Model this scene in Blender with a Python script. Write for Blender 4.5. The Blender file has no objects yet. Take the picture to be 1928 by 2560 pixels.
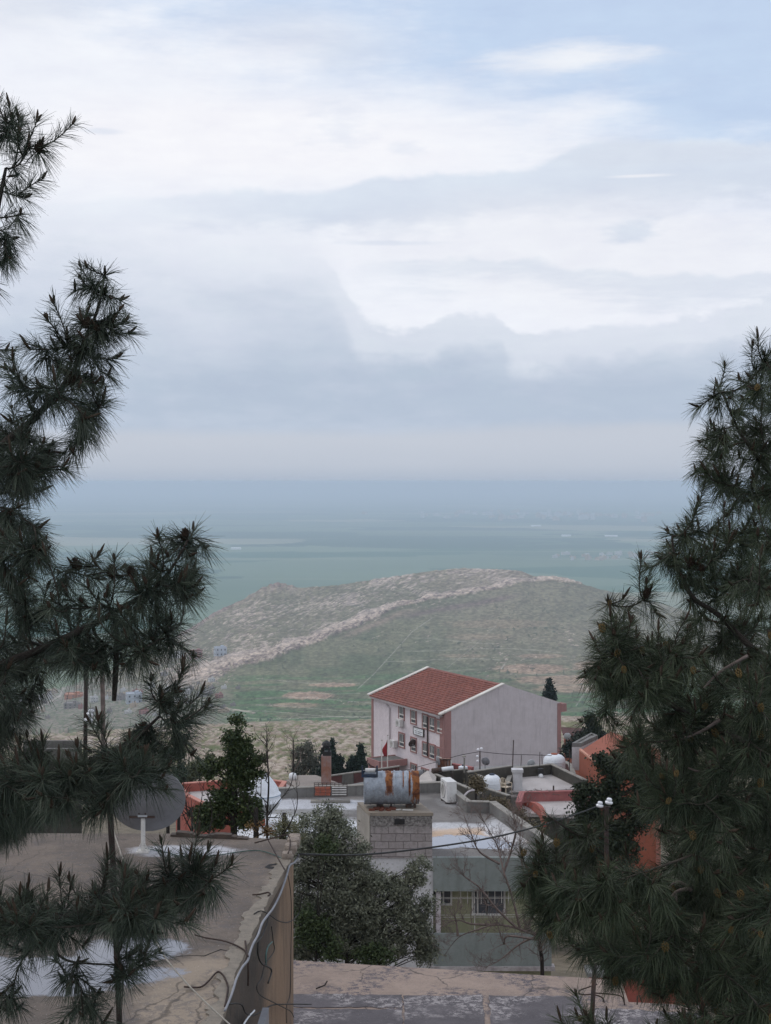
import bpy, math, random
import numpy as np
from mathutils import Vector, Matrix
random.seed(7); RNG = np.random.default_rng(11)
SC = bpy.context.scene; COL = SC.collection; R = math.radians
# ------------------------------------------------------------------ camera
F, CX, HY = 3600.0, 964.0, 1204.0          # focal length, centre column and horizon row, in pixels of the 1928 x 2560 photograph
cam = bpy.data.cameras.new('camera'); co = bpy.data.objects.new('camera', cam); COL.objects.link(co)
cam.sensor_fit = 'VERTICAL'; cam.sensor_height = 36.0; cam.sensor_width = 36.0*1928/2560
cam.lens = 36.0*F/2560; cam.shift_y = -(1280-HY)/2560
co.location = (0, 0, 0); co.rotation_euler = (R(90), 0, 0)
cam.clip_start = 0.1; cam.clip_end = 400000
SC.camera = co
def srgb(r, g, b):
    f = lambda c: (c/255/12.92) if c/255 <= .04045 else ((c/255+.055)/1.055)**2.4
    return (f(r), f(g), f(b), 1)
# ------------------------------------------------------------------ node helper
class NT:
    def __init__(s, tree): s.t = tree; tree.nodes.clear()
    def n(s, kind, **kw):
        nd = s.t.nodes.new('ShaderNode'+kind)
        for k, v in kw.items(): setattr(nd, k, v)
        return nd
    def put(s, sock, v):
        if isinstance(v, bpy.types.NodeSocket): s.t.links.new(v, sock)
        elif v is not None: sock.default_value = v
    def m(s, op, a, b=None, c=None, clamp=False):
        nd = s.n('Math', operation=op, use_clamp=clamp)
        for i, v in enumerate((a, b, c)):
            if v is not None: s.put(nd.inputs[i], v)
        return nd.outputs[0]
    def step(s, v, lo, hi):
        nd = s.n('MapRange', interpolation_type='SMOOTHSTEP'); s.put(nd.inputs[0], v)
        nd.inputs[1].default_value = lo; nd.inputs[2].default_value = hi
        return nd.outputs[0]
    def mix(s, f, a, b, blend='MIX'):
        nd = s.n('Mix', data_type='RGBA', blend_type=blend); s.put(nd.inputs[0], f); s.put(nd.inputs[6], a); s.put(nd.inputs[7], b)
        return nd.outputs[2]
    def xyz(s, x, y, z):
        nd = s.n('CombineXYZ'); s.put(nd.inputs[0], x); s.put(nd.inputs[1], y); s.put(nd.inputs[2], z); return nd.outputs[0]
    def sep(s, v):
        nd = s.n('SeparateXYZ'); s.put(nd.inputs[0], v); return nd.outputs
    def noise(s, v, scale, detail=4, rough=.55):
        nd = s.n('TexNoise'); s.put(nd.inputs['Vector'], v); s.put(nd.inputs['Scale'], scale)
        nd.inputs['Detail'].default_value = detail; nd.inputs['Roughness'].default_value = rough
        return nd.outputs[0]
    def scaled(s, v, x, y, z):
        nd = s.n('VectorMath', operation='MULTIPLY'); s.put(nd.inputs[0], v); nd.inputs[1].default_value = (x, y, z); return nd.outputs[0]
    def curve(s, v, pts, lo, hi):
        """piecewise curve: pts (u, v) with u in lo..hi, returns v"""
        vs = [p[1] for p in pts]; v0, v1 = min(vs)-1, max(vs)+1
        nd = s.n('FloatCurve'); c = nd.mapping.curves[0]
        q = [((p[0]-lo)/(hi-lo), (p[1]-v0)/(v1-v0)) for p in pts]
        c.points[0].location = q[0]; c.points[1].location = q[-1]
        for p in q[1:-1]: c.points.new(*p)
        nd.mapping.update()
        t = s.m('DIVIDE', s.m('SUBTRACT', v, lo), hi-lo, clamp=True)
        s.put(nd.inputs['Value'], t)
        return s.m('MULTIPLY_ADD', nd.outputs[0], v1-v0, v0)
# ------------------------------------------------------------------ world: hazy broken cloud over a Nishita sky
SUN_EL, SUN_AZ = 48, -58                    # the bright part of the sky is up to the left, ahead
W = bpy.data.worlds.new('World'); SC.world = W; W.use_nodes = True
w = NT(W.node_tree)
out = w.n('OutputWorld'); bg = w.n('Background')
sky = w.n('TexSky', sky_type='NISHITA'); sky.sun_disc = False
sky.sun_elevation = R(SUN_EL); sky.sun_rotation = R(SUN_AZ)
tc = w.n('TexCoord').outputs['Generated']
X, Y, Z = w.sep(tc)
az = w.m('ARCTAN2', X, Y); hyp = w.m('SQRT', w.m('ADD', w.m('MULTIPLY', X, X), w.m('MULTIPLY', Y, Y)))
el = w.m('ARCTAN2', Z, hyp)
U = w.m('MULTIPLY_ADD', az, 3600, CX)       # azimuth and elevation in 1/3600 rad
V = w.m('MULTIPLY_ADD', el, -3600, HY)
uv = w.xyz(w.m('MULTIPLY', U, .001), w.m('MULTIPLY', V, .0028), 0)
uvr = w.xyz(w.m('MULTIPLY', U, .001), w.m('MULTIPLY', V, .0013), 3.3)
big = w.m('SUBTRACT', w.noise(uv, 1.6, 6, .6), .5)
fine = w.m('SUBTRACT', w.noise(uv, 6.0, 7, .62), .5)
puff = w.m('SUBTRACT', w.noise(uvr, 9.0, 8, .6), .5)
wisp = w.m('SUBTRACT', w.noise(w.xyz(w.m('MULTIPLY', U, .0011), w.m('MULTIPLY', V, .0065), 7.7), 3.2, 8, .62), .5)
col = w.mix(1.0, sky.outputs[0], (0.085, 0.085, 0.085, 1), 'MULTIPLY')
col = w.mix(.84, col, srgb(205, 223, 248))
def layer(col, mask, c): return w.mix(mask, col, c)
# pale veil, thick everywhere but at the upper right
d1 = w.m('ADD', w.m('MULTIPLY', U, -.00055), w.m('MULTIPLY', V, .0019))
d1 = w.m('ADD', d1, w.m('MULTIPLY', big, 1.5)); d1 = w.m('ADD', d1, w.m('MULTIPLY', wisp, .55))
veil = w.step(d1, -.55, .25)
behind = w.step(w.m('ABSOLUTE', w.m('SUBTRACT', U, 964)), 1500, 3000)
veil = w.m('MAXIMUM', w.m('MULTIPLY', veil, .98), w.m('MULTIPLY', behind, .8))
col = layer(col, veil, srgb(240, 243, 251))
# small wisp upper right
def blob(u0, v0, ru, rv, n=None, amp=0.8, lo=1.0, hi=.2):
    a = w.m('DIVIDE', w.m('SUBTRACT', U, u0), ru); b = w.m('DIVIDE', w.m('SUBTRACT', V, v0), rv)
    r = w.m('SQRT', w.m('ADD', w.m('MULTIPLY', a, a), w.m('MULTIPLY', b, b)))
    if n is not None: r = w.m('ADD', r, w.m('MULTIPLY', n, amp))
    return w.step(r, lo, hi)
col = layer(col, w.m('MULTIPLY', blob(1460, 180, 260, 40, wisp, 2.4, 1.15, .1), .85), srgb(243, 245, 250))
col = layer(col, w.m('MULTIPLY', blob(760, 130, 260, 85, big, 2.4, 1.2, .1), .55), srgb(222, 227, 238))
col = layer(col, w.m('MULTIPLY', blob(30, 60, 260, 110, big, 2.0, 1.2, .1), .6), srgb(218, 224, 236))
col = layer(col, w.m('MULTIPLY', blob(600, 370, 1000, 150, big, 1.2, 1.1, .25), .8), srgb(247, 247, 252))
col = layer(col, w.m('MULTIPLY', blob(860, 330, 110, 70, fine, 3.0, 1.1, .2), .5), srgb(226, 232, 244))
col = layer(col, w.m('MULTIPLY', blob(1010, 385, 60, 20, fine, 3.0, 1.1, .2), .5), srgb(226, 232, 244))
col = layer(col, w.m('MULTIPLY', blob(265, 360, 60, 9, fine, 1.5, 1.1, .2), .6), srgb(224, 231, 243))
# grey lens of cloud
Vp = w.m('ADD', w.m('ADD', V, w.m('MULTIPLY', puff, 60)), w.m('MULTIPLY', big, 40)); Vf = w.m('ADD', w.m('ADD', V, w.m('MULTIPLY', fine, 130)), w.m('MULTIPLY', big, 110))
t1 = w.curve(U, [(-1500, 560), (150, 530), (350, 508), (560, 490), (750, 490), (850, 475), (920, 455), (1000, 446), (1150, 442), (1300, 430), (1420, 400), (1550, 375), (1928, 395), (3400, 420)], -1500, 3400)
b1 = w.curve(U, [(-1500, 640), (150, 600), (500, 575), (820, 590), (1150, 575), (1250, 538), (1500, 540), (1928, 532), (3400, 540)], -1500, 3400)
m1 = w.m('MULTIPLY', w.step(w.m('SUBTRACT', Vp, t1), -6, 16), w.step(w.m('SUBTRACT', b1, Vf), -30, 40))
fade = w.step(U, 60, 900)
m1 = w.m('MULTIPLY', m1, w.m('MULTIPLY_ADD', fade, .75, .2))
col = layer(col, m1, w.mix(w.step(w.m('SUBTRACT', V, t1), 0, 110), srgb(219, 228, 241), srgb(211, 220, 235)))
col = layer(col, w.m('MULTIPLY', blob(1600, 410, 380, 45, wisp, 2.2, 1.1, .2), .45), srgb(214, 221, 234))
col = layer(col, w.m('MULTIPLY', blob(1590, 462, 90, 5, fine, 1.0, 1.2, .2), .7), srgb(240, 241, 247))
# warm white window under the lens
col = layer(col, w.m('MULTIPLY', blob(1450, 630, 800, 150, big, 1.6, 1.2, .3), .6), srgb(234, 236, 244))
col = layer(col, w.m('MULTIPLY', blob(1575, 592, 85, 32, fine, 2.6, 1.1, .3), .8), srgb(214, 223, 237))
col = layer(col, w.m('MULTIPLY', blob(970, 613, 170, 8, fine, 1.4, 1.1, .2), .6), srgb(216, 224, 238))
# second thinner lens
t2 = w.curve(U, [(400, 760), (850, 690), (950, 655), (1200, 650), (1400, 668), (1700, 695), (1928, 702), (3400, 720)], 400, 3400)
m2 = w.m('MULTIPLY', w.step(w.m('SUBTRACT', Vp, t2), -4, 14), w.step(w.m('SUBTRACT', w.m('ADD', V, w.m('MULTIPLY', wisp, 240)), t2), 115, 20))
m2 = w.m('MULTIPLY', m2, w.step(U, 820, 1100))
col = layer(col, w.m('MULTIPLY', m2, .6), srgb(211, 220, 234))
# big grey mass
t3 = w.curve(U, [(-1500, 500), (0, 548), (150, 556), (400, 580), (600, 592), (760, 625), (830, 680), (880, 760), (940, 812), (1050, 818), (1110, 800), (1160, 784), (1250, 790), (1290, 835), (1330, 832), (1400, 812), (1500, 805), (1600, 785), (1700, 790), (1800, 768), (1928, 755), (3400, 700)], -1500, 3400)
e3 = w.m('SUBTRACT', w.m('ADD', w.m('ADD', V, w.m('MULTIPLY', big, 130)), w.m('MULTIPLY', puff, 120)), t3)
soft = w.step(U, 740, 960)
m3a = w.step(e3, -8, w.m('MULTIPLY_ADD', w.step(fine, -.1, .12), 50, 14)) if 0 else w.m('MAXIMUM', w.m('MULTIPLY', w.step(e3, -8, 20), .6), w.step(e3, 0, 130)); m3b = w.step(w.m('SUBTRACT', Vf, t3), -90, 190)
m3 = w.m('ADD', w.m('MULTIPLY', m3a, soft), w.m('MULTIPLY', m3b, w.m('SUBTRACT', 1, soft)))
shade = w.m('ADD', w.m('MULTIPLY', w.step(V, 640, 1020), .95), w.m('MULTIPLY', big, 1.7), clamp=True)
shade = w.m('ADD', shade, w.m('MULTIPLY', fine, .8), clamp=True)
c3 = w.mix(shade, srgb(216, 223, 236), srgb(184, 197, 215))
col = layer(col, m3, c3)
# pale warm strip above the horizon
m4 = w.step(w.m('ADD', w.m('ADD', V, w.m('MULTIPLY', big, 60)), w.m('MULTIPLY', w.step(U, 700, 1700), 14)), 1058, 1098)
col = layer(col, w.m('MULTIPLY', m4, .85), w.mix(w.step(V, 1090, 1215), srgb(198, 204, 215), srgb(186, 194, 207)))
col = layer(col, w.m('MULTIPLY', w.step(V, 1160, 1206), .6), srgb(171, 184, 202))
mott = w.m('ADD', w.m('MULTIPLY', wisp, .11), w.m('ADD', w.m('MULTIPLY', fine, .12), w.m('MULTIPLY', puff, .09)))
mott = w.m('MULTIPLY', mott, w.step(V, 1180, 900)); mott = w.m('ADD', mott, 1.0)
col = w.mix(1.0, col, w.xyz(mott, mott, w.m('MULTIPLY_ADD', mott, .6, .4)), 'MULTIPLY')
w.put(bg.inputs[0], col); bg.inputs[1].default_value = 1.0
w.put(out.inputs[0], bg.outputs[0])
# ------------------------------------------------------------------ sun behind thin cloud
sl = bpy.data.lights.new('sun', 'SUN'); so = bpy.data.objects.new('sun', sl); COL.objects.link(so)
sl.energy = 0.75; sl.angle = R(14); sl.color = (1, .95, .9)
sd = Vector((math.cos(R(SUN_EL))*math.sin(R(SUN_AZ)), math.cos(R(SUN_EL))*math.cos(R(SUN_AZ)), math.sin(R(SUN_EL))))
so.rotation_euler = (-sd).to_track_quat('-Z', 'Y').to_euler()
SC.view_settings.view_transform = 'Standard'; SC.view_settings.look = 'None'; SC.view_settings.exposure = 0; SC.view_settings.gamma = 1
SC.render.engine = 'CYCLES'
SC.cycles.use_denoising = True; SC.cycles.max_bounces = 6; SC.cycles.diffuse_bounces = 3; SC.cycles.volume_bounces = 2
SC.cycles.transparent_max_bounces = 4; SC.cycles.use_adaptive_sampling = True; SC.cycles.adaptive_threshold = 0.02
# ------------------------------------------------------------------ geometry helpers
def P(px, py, d): return Vector(((px-CX)/F*d, d, -(py-HY)/F*d))
def G(px, py, z): return P(px, py, -z*F/(py-HY))
def tag(o, label=None, cat=None, group=None, kind=None):
    if label: o['label'] = label
    if cat: o['category'] = cat
    if group: o['group'] = group
    if kind: o['kind'] = kind
    return o
def thing(name, loc, label, cat, group=None):
    o = bpy.data.objects.new(name, None); COL.objects.link(o); o.location = loc; o.empty_display_size = .3
    return tag(o, label, cat, group)
class MB:
    def __init__(s): s.v = []; s.f = []; s.mi = []; s.cur = 0
    def quad(s, *p):
        i = len(s.v); s.v += [tuple(q) for q in p]; s.f.append(tuple(range(i, i+len(p)))); s.mi.append(s.cur); return s
    def add(s, vs, fs):
        i = len(s.v); s.v += [tuple(q) for q in vs]
        for f in fs: s.f.append(tuple(i+k for k in f)); s.mi.append(s.cur)
        return s
    def prism(s, poly, z0, z1):
        n = len(poly); a = sum(poly[i][0]*poly[(i+1) % n][1]-poly[(i+1) % n][0]*poly[i][1] for i in range(n))
        if a < 0: poly = poly[::-1]
        vs = [(p[0], p[1], z0) for p in poly]+[(p[0], p[1], z1) for p in poly]
        return s.add(vs, [tuple(range(n-1, -1, -1)), tuple(range(n, 2*n))]+[(i, (i+1) % n, n+(i+1) % n, n+i) for i in range(n)])
    def box(s, c, sz, rz=0, bev=0):
        ca, sa = math.cos(rz), math.sin(rz); hx, hy = sz[0]/2, sz[1]/2
        pl = [(-hx, -hy), (hx, -hy), (hx, hy), (-hx, hy)]
        return s.prism([(c[0]+x*ca-y*sa, c[1]+x*sa+y*ca) for x, y in pl], c[2]-sz[2]/2, c[2]+sz[2]/2)
    def bar(s, a, b, wd, h=None):       # rectangular bar between two points
        a, b = Vector(a), Vector(b); h = h or wd; t = (b-a).normalized()
        up = Vector((0, 0, 1)) if abs(t.z) < .95 else Vector((0, 1, 0))
        sx = t.cross(up).normalized(); sz = sx.cross(t)
        vs = [p+sx*i*wd/2+sz*j*h/2 for p in (a, b) for i, j in ((-1, -1), (1, -1), (1, 1), (-1, 1))]
        return s.add(vs, [(0, 3, 2, 1), (4, 5, 6, 7), (0, 1, 5, 4), (1, 2, 6, 5), (2, 3, 7, 6), (3, 0, 4, 7)][::1])
    def tube(s, pts, r, n=6, cap=True):
        pts = [Vector(p) for p in pts]; k = len(pts); rr = r if hasattr(r, '__len__') else [r]*k
        prev = None; i0 = len(s.v)
        for i, p in enumerate(pts):
            t = (pts[min(i+1, k-1)]-pts[max(i-1, 0)]).normalized()
            if prev is None: prev = t.orthogonal().normalized()
            prev = (prev-t*prev.dot(t)); prev = prev.normalized() if prev.length > 1e-6 else t.orthogonal().normalized()
            q = t.cross(prev)
            for j in range(n):
                a = 2*math.pi*j/n; s.v.append(tuple(p+(prev*math.cos(a)+q*math.sin(a))*rr[i]))
        for i in range(k-1):
            for j in range(n):
                a, b = i0+i*n+j, i0+i*n+(j+1) % n; s.f.append((a, b, b+n, a+n)); s.mi.append(s.cur)
        if cap:
            s.f.append(tuple(i0+j for j in range(n-1, -1, -1))); s.mi.append(s.cur)
            s.f.append(tuple(i0+(k-1)*n+j for j in range(n))); s.mi.append(s.cur)
        return s
    def lathe(s, prof, c, n=24, M=None):
        vs = []; k = len(prof)
        for r, z in prof:
            for j in range(n):
                a = 2*math.pi*j/n; v = Vector((r*math.cos(a), r*math.sin(a), z))
                if M is not None: v = M @ v
                vs.append(v+Vector(c))
        fs = [(i*n+j, i*n+(j+1) % n, (i+1)*n+(j+1) % n, (i+1)*n+j) for i in range(k-1) for j in range(n)]
        fs += [tuple(range(n-1, -1, -1)), tuple((k-1)*n+j for j in range(n))]
        return s.add(vs, fs)
    def build(s, name, mats, parent=None, smooth=False, bevel=0):
        me = bpy.data.meshes.new(name); o0 = Vector((0, 0, 0))
        if parent is not None:
            q = parent
            while q is not None: o0 += q.location; q = q.parent
        me.from_pydata([(v[0]-o0.x, v[1]-o0.y, v[2]-o0.z) for v in s.v], [], s.f)
        for m in (mats if isinstance(mats, (list, tuple)) else [mats]): me.materials.append(m)
        me.polygons.foreach_set('material_index', s.mi)
        if smooth: me.polygons.foreach_set('use_smooth', [True]*len(s.f))
        o = bpy.data.objects.new(name, me); COL.objects.link(o); o.parent = parent
        if bevel:
            b = o.modifiers.new('b', 'BEVEL'); b.width = bevel; b.segments = 2; b.limit_method = 'ANGLE'; b.angle_limit = R(40)
        return o
def npmesh(name, V_, F_, mats, parent=None, mi=None, colr=None, smooth=False):
    """big meshes from numpy: V_ (n,3), F_ (m,k)"""
    me = bpy.data.meshes.new(name); V_ = np.asarray(V_, np.float64)
    if parent is not None: V_ = V_-np.array(parent.location)
    k = F_.shape[1]; me.vertices.add(len(V_)); me.vertices.foreach_set('co', V_.astype(np.float32).ravel())
    me.loops.add(F_.size); me.loops.foreach_set('vertex_index', F_.astype(np.int32).ravel())
    me.polygons.add(len(F_)); me.polygons.foreach_set('loop_start', np.arange(0, F_.size, k, dtype=np.int32))
    me.polygons.foreach_set('loop_total', np.full(len(F_), k, np.int32))
    for m in (mats if isinstance(mats, (list, tuple)) else [mats]): me.materials.append(m)
    if mi is not None: me.polygons.foreach_set('material_index', mi.astype(np.int32))
    if smooth: me.polygons.foreach_set('use_smooth', np.ones(len(F_), bool))
    me.update(calc_edges=True)
    if colr is not None:
        a = me.color_attributes.new('col', 'FLOAT_COLOR', 'POINT')
        c = np.ones((len(V_), 4), np.float32); c[:, :colr.shape[1]] = colr; a.data.foreach_set('color', c.ravel())
    o = bpy.data.objects.new(name, me); COL.objects.link(o); o.parent = parent
    return o
# ------------------------------------------------------------------ materials
def principled(name):
    m = bpy.data.materials.new(name); m.use_nodes = True; t = NT(m.node_tree)
    o = t.n('OutputMaterial'); b = t.n('BsdfPrincipled'); t.put(o.inputs[0], b.outputs[0]); return m, t, b
def mat(name, c1, c2=None, scale=3, rough=.85, bump=.3, bscale=None, streak=0, cs=(.5, .5, .5), spots=0, cspot=(.1, .09, .08), metal=0, contrast=1, spec=.3, detail=6):
    """weathered surface: two tones in noise, optional vertical streaks of dirt and lichen spots"""
    m, t, b = principled(name); c2 = c2 or tuple(x*.72 for x in c1)
    v = t.n('TexCoord').outputs['Object']
    f = t.step(t.noise(v, scale, detail, .6), .5-.22/contrast, .5+.22/contrast)
    c = t.mix(f, (*c1, 1), (*c2, 1))
    g = t.noise(v, scale*9, 4, .7); c = t.mix(t.m('MULTIPLY', t.step(g, .3, .75), .35), c, t.mix(1.0, c, (.62, .6, .58, 1), 'MULTIPLY'))
    if streak:
        s_ = t.step(t.noise(t.scaled(v, 2.2, 2.2, .16), 2.2, 5, .65), .5, .72)
        c = t.mix(t.m('MULTIPLY', s_, streak), c, (*cs, 1))
    if spots:
        s_ = t.step(t.noise(t.scaled(v, 1, 1, 1), scale*5.5, 7, .75), .56, .62)
        k_ = t.step(t.noise(v, scale*.55, 3, .5), .42, .62)
        c = t.mix(t.m('MULTIPLY', t.m('MULTIPLY', s_, k_), spots), c, (*cspot, 1))
    t.put(b.inputs['Base Color'], c); b.inputs['Roughness'].default_value = rough; b.inputs['Metallic'].default_value = metal
    b.inputs['Specular IOR Level'].default_value = spec
    if bump:
        bp = t.n('Bump'); bp.inputs['Strength'].default_value = bump; bp.inputs['Distance'].default_value = .03
        t.put(bp.inputs['Height'], t.noise(v, bscale or scale*6, 6, .65)); t.put(b.inputs['Normal'], bp.outputs[0])
    return m
def attr_mat(name, rough=.9, nscale=1.0, amt=.3, bump=.4, bdist=.3, trans=0):
    m, t, b = principled(name); a = t.n('Attribute', attribute_name='col').outputs[0]
    v = t.n('TexCoord').outputs['Object']
    f = t.noise(v, nscale, 6, .65)
    t.put(b.inputs['Base Color'], t.mix(amt, a, t.mix(1.0, a, t.mix(t.step(f, .3, .7), (.45, .45, .45, 1), (1.5, 1.5, 1.5, 1)), 'MULTIPLY')))
    b.inputs['Roughness'].default_value = rough; b.inputs['Specular IOR Level'].default_value = .2
    if bump:
        bp = t.n('Bump'); bp.inputs['Strength'].default_value = bump; bp.inputs['Distance'].default_value = bdist
        t.put(bp.inputs['Height'], f); t.put(b.inputs['Normal'], bp.outputs[0])
    return m
M = {}
M['grey_conc'] = mat('grey_concrete', (.23, .225, .215), (.15, .145, .14), 1.2, streak=.5, cs=(.09, .085, .08), spots=.5)
M['mossy'] = mat('mossy_dark_concrete', (.085, .078, .066), (.05, .046, .04), .9, streak=.5, cs=(.03, .028, .025), spots=.6, cspot=(.14, .13, .11))
M['dark_conc'] = mat('dark_concrete', (.17, .163, .152), (.1, .095, .09), .8, streak=.6, cs=(.05, .048, .045), spots=.4)
M['coping'] = mat('coping', (.33, .31, .28), (.22, .205, .185), 2, spots=.6)
M['green_paint'] = mat('grey_green_paint', (.25, .275, .265), (.21, .235, .225), 1.2, streak=.35, cs=(.13, .14, .13), bump=.12)
M['olive_paint'] = mat('olive_yellow_paint', (.36, .36, .235), (.3, .3, .19), 1.1, streak=.5, cs=(.16, .16, .1), bump=.12)
M['white_plaster'] = mat('white_plaster', (.62, .61, .63), (.5, .49, .5), 1.5, streak=.4, cs=(.36, .34, .33), bump=.15)
M['school_wall'] = mat('lilac_plaster', (.74, .665, .69), (.67, .6, .63), .25, streak=.22, cs=(.45, .4, .41), bump=.08)
M['gable_wall'] = mat('mauve_render', (.58, .53, .55), (.52, .475, .495), .12, streak=.7, cs=(.4, .365, .38), bump=.12, spots=.12, cspot=(.3, .27, .28))
M['school_trim'] = mat('rose_trim', (.36, .2, .19), (.3, .165, .155), .8, streak=.3, cs=(.2, .11, .1), bump=.1)
M['white_trim'] = mat('white_trim', (.72, .7, .67), (.55, .53, .5), 1.5, streak=.3, cs=(.35, .32, .3), bump=.1)
M['terracotta'] = mat('terracotta_paint', (.4, .12, .09), (.3, .09, .07), 1.3, streak=.35, cs=(.25, .09, .07), bump=.15)
M['orange'] = mat('orange_paint', (.33, .105, .065), (.27, .085, .052), 1.0, streak=.25, cs=(.34, .12, .07), bump=.1)
M['pink'] = mat('faded_pink_paint', (.38, .14, .13), (.27, .1, .1), 2, streak=.4, cs=(.2, .13, .12), spots=.5, cspot=(.12, .1, .1))
M['maroon'] = mat('maroon_brick', (.12, .05, .045), (.075, .035, .033), 1.6, streak=.4, cs=(.05, .03, .03))
M['pvc'] = mat('white_plastic', (.8, .82, .85), (.74, .76, .79), 2, rough=.4, bump=0, spec=.5)
M['tankwhite'] = mat('tank_plastic', (.78, .81, .86), (.66, .69, .74), 1.5, rough=.45, bump=0, streak=.2, cs=(.45, .45, .45), spec=.5)
M['tankgrey'] = mat('tank_grey_plastic', (.42, .43, .42), (.36, .37, .36), 1.5, rough=.5, bump=0)
M['ac'] = mat('ac_casing', (.7, .69, .68), (.62, .61, .6), 2, rough=.5, bump=0, streak=.2, cs=(.35, .3, .28))
M['black'] = mat('black_rubber', (.02, .02, .022), (.035, .033, .03), 4, rough=.6, bump=0)
M['steel'] = mat('dark_steel', (.06, .055, .055), (.1, .06, .045), 5, rough=.7, bump=.1, metal=.3)
M['rebar'] = mat('rusty_rebar', (.06, .035, .028), (.035, .025, .022), 20, rough=.85, bump=.2)
M['conduit'] = mat('grey_conduit', (.27, .27, .29), (.2, .2, .22), 6, rough=.5, bump=0)
M['glass'] = mat('window_glass', (.05, .055, .07), (.1, .11, .13), .7, rough=.12, bump=0, spec=.6)
M['dark'] = mat('dark_opening', (.018, .017, .018), (.03, .028, .028), 1, rough=.9, bump=0)
M['bluemetal'] = mat('blue_painted_metal', (.02, .04, .09), (.035, .04, .05), 6, rough=.6, bump=.1)
M['pole'] = mat('pole_bark_brown', (.055, .035, .032), (.03, .022, .02), 12, rough=.9, bump=.4)
M['bark'] = mat('pine_bark', (.085, .068, .058), (.04, .032, .028), 14, rough=.95, bump=.8)
M['twig'] = mat('pine_twig', (.075, .062, .05), (.04, .034, .028), 25, rough=.9, bump=0)
M['bud'] = mat('pine_bud', (.065, .042, .028), (.04, .026, .018), 30, rough=.8, bump=0)
M['pollen'] = mat('pollen_cone', (.19, .13, .05), (.11, .07, .03), 60, rough=.9, bump=0)
M['conebrown'] = mat('pine_cone', (.035, .022, .016), (.06, .038, .026), 50, rough=.9, bump=.4)
M['string'] = mat('pale_rope', (.42, .38, .33), (.3, .27, .24), 30, rough=.9, bump=0)
M['ceramic'] = mat('white_porcelain', (.82, .82, .85), (.72, .72, .76), 6, rough=.2, bump=0, spec=.6)
M['barewood'] = mat('bare_grey_bark', (.22, .17, .155), (.13, .1, .09), 9, rough=.95, bump=.3)
M['darkwood'] = mat('dark_bark', (.04, .034, .03), (.025, .02, .018), 9, rough=.95, bump=.4)
M['needle'] = attr_mat('needle', .5, 9, .25, 0)
M['leaf'] = attr_mat('leaf', .6, 5, .3, 0)
M['dish_back'] = mat('dish_back_grey', (.22, .218, .228), (.19, .188, .198), 1.2, rough=.5, bump=0, streak=.15, cs=(.1, .09, .09))
M['dish_white'] = mat('dish_white', (.5, .52, .54), (.42, .44, .46), 2, rough=.5, bump=0)
M['stone'] = mat('pale_rubble', (.36, .3, .25), (.22, .18, .155), 8, bump=.6)
M['flag'] = mat('red_cloth', (.34, .03, .035), (.26, .02, .025), 3, rough=.8, bump=0)
# ------------------------------------------------------------------ numpy noise
_T = np.random.default_rng(5).random((256, 256))
def vnoise(x, y):
    xi = np.floor(x).astype(int); yi = np.floor(y).astype(int); fx = x-xi; fy = y-yi
    fx = fx*fx*(3-2*fx); fy = fy*fy*(3-2*fy)
    a = _T[xi & 255, yi & 255]; b = _T[(xi+1) & 255, yi & 255]; c = _T[xi & 255, (yi+1) & 255]; d = _T[(xi+1) & 255, (yi+1) & 255]
    return (a*(1-fx)+b*fx)*(1-fy)+(c*(1-fx)+d*fx)*fy
def fbm(x, y, o=4, g=.5):
    s = 0; a = 1; t = 0
    for i in range(o): s = s+a*vnoise(x*2**i+17.3*i, y*2**i+9.1*i); t += a; a *= g
    return s/t
def sstep(v, a, b):
    t = np.clip((v-a)/(b-a), 0, 1); return t*t*(3-2*t)
def lerp(a, b, t): return a*(1-t)+b*t
def grid_faces(nr, nc):
    i = np.arange(nr-1)[:, None]*nc+np.arange(nc-1)[None]; i = i.ravel()
    return np.stack([i, i+1, i+nc+1, i+nc], 1)
def interp(x, pts): return np.interp(x, [p[0] for p in pts], [p[1] for p in pts])
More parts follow.
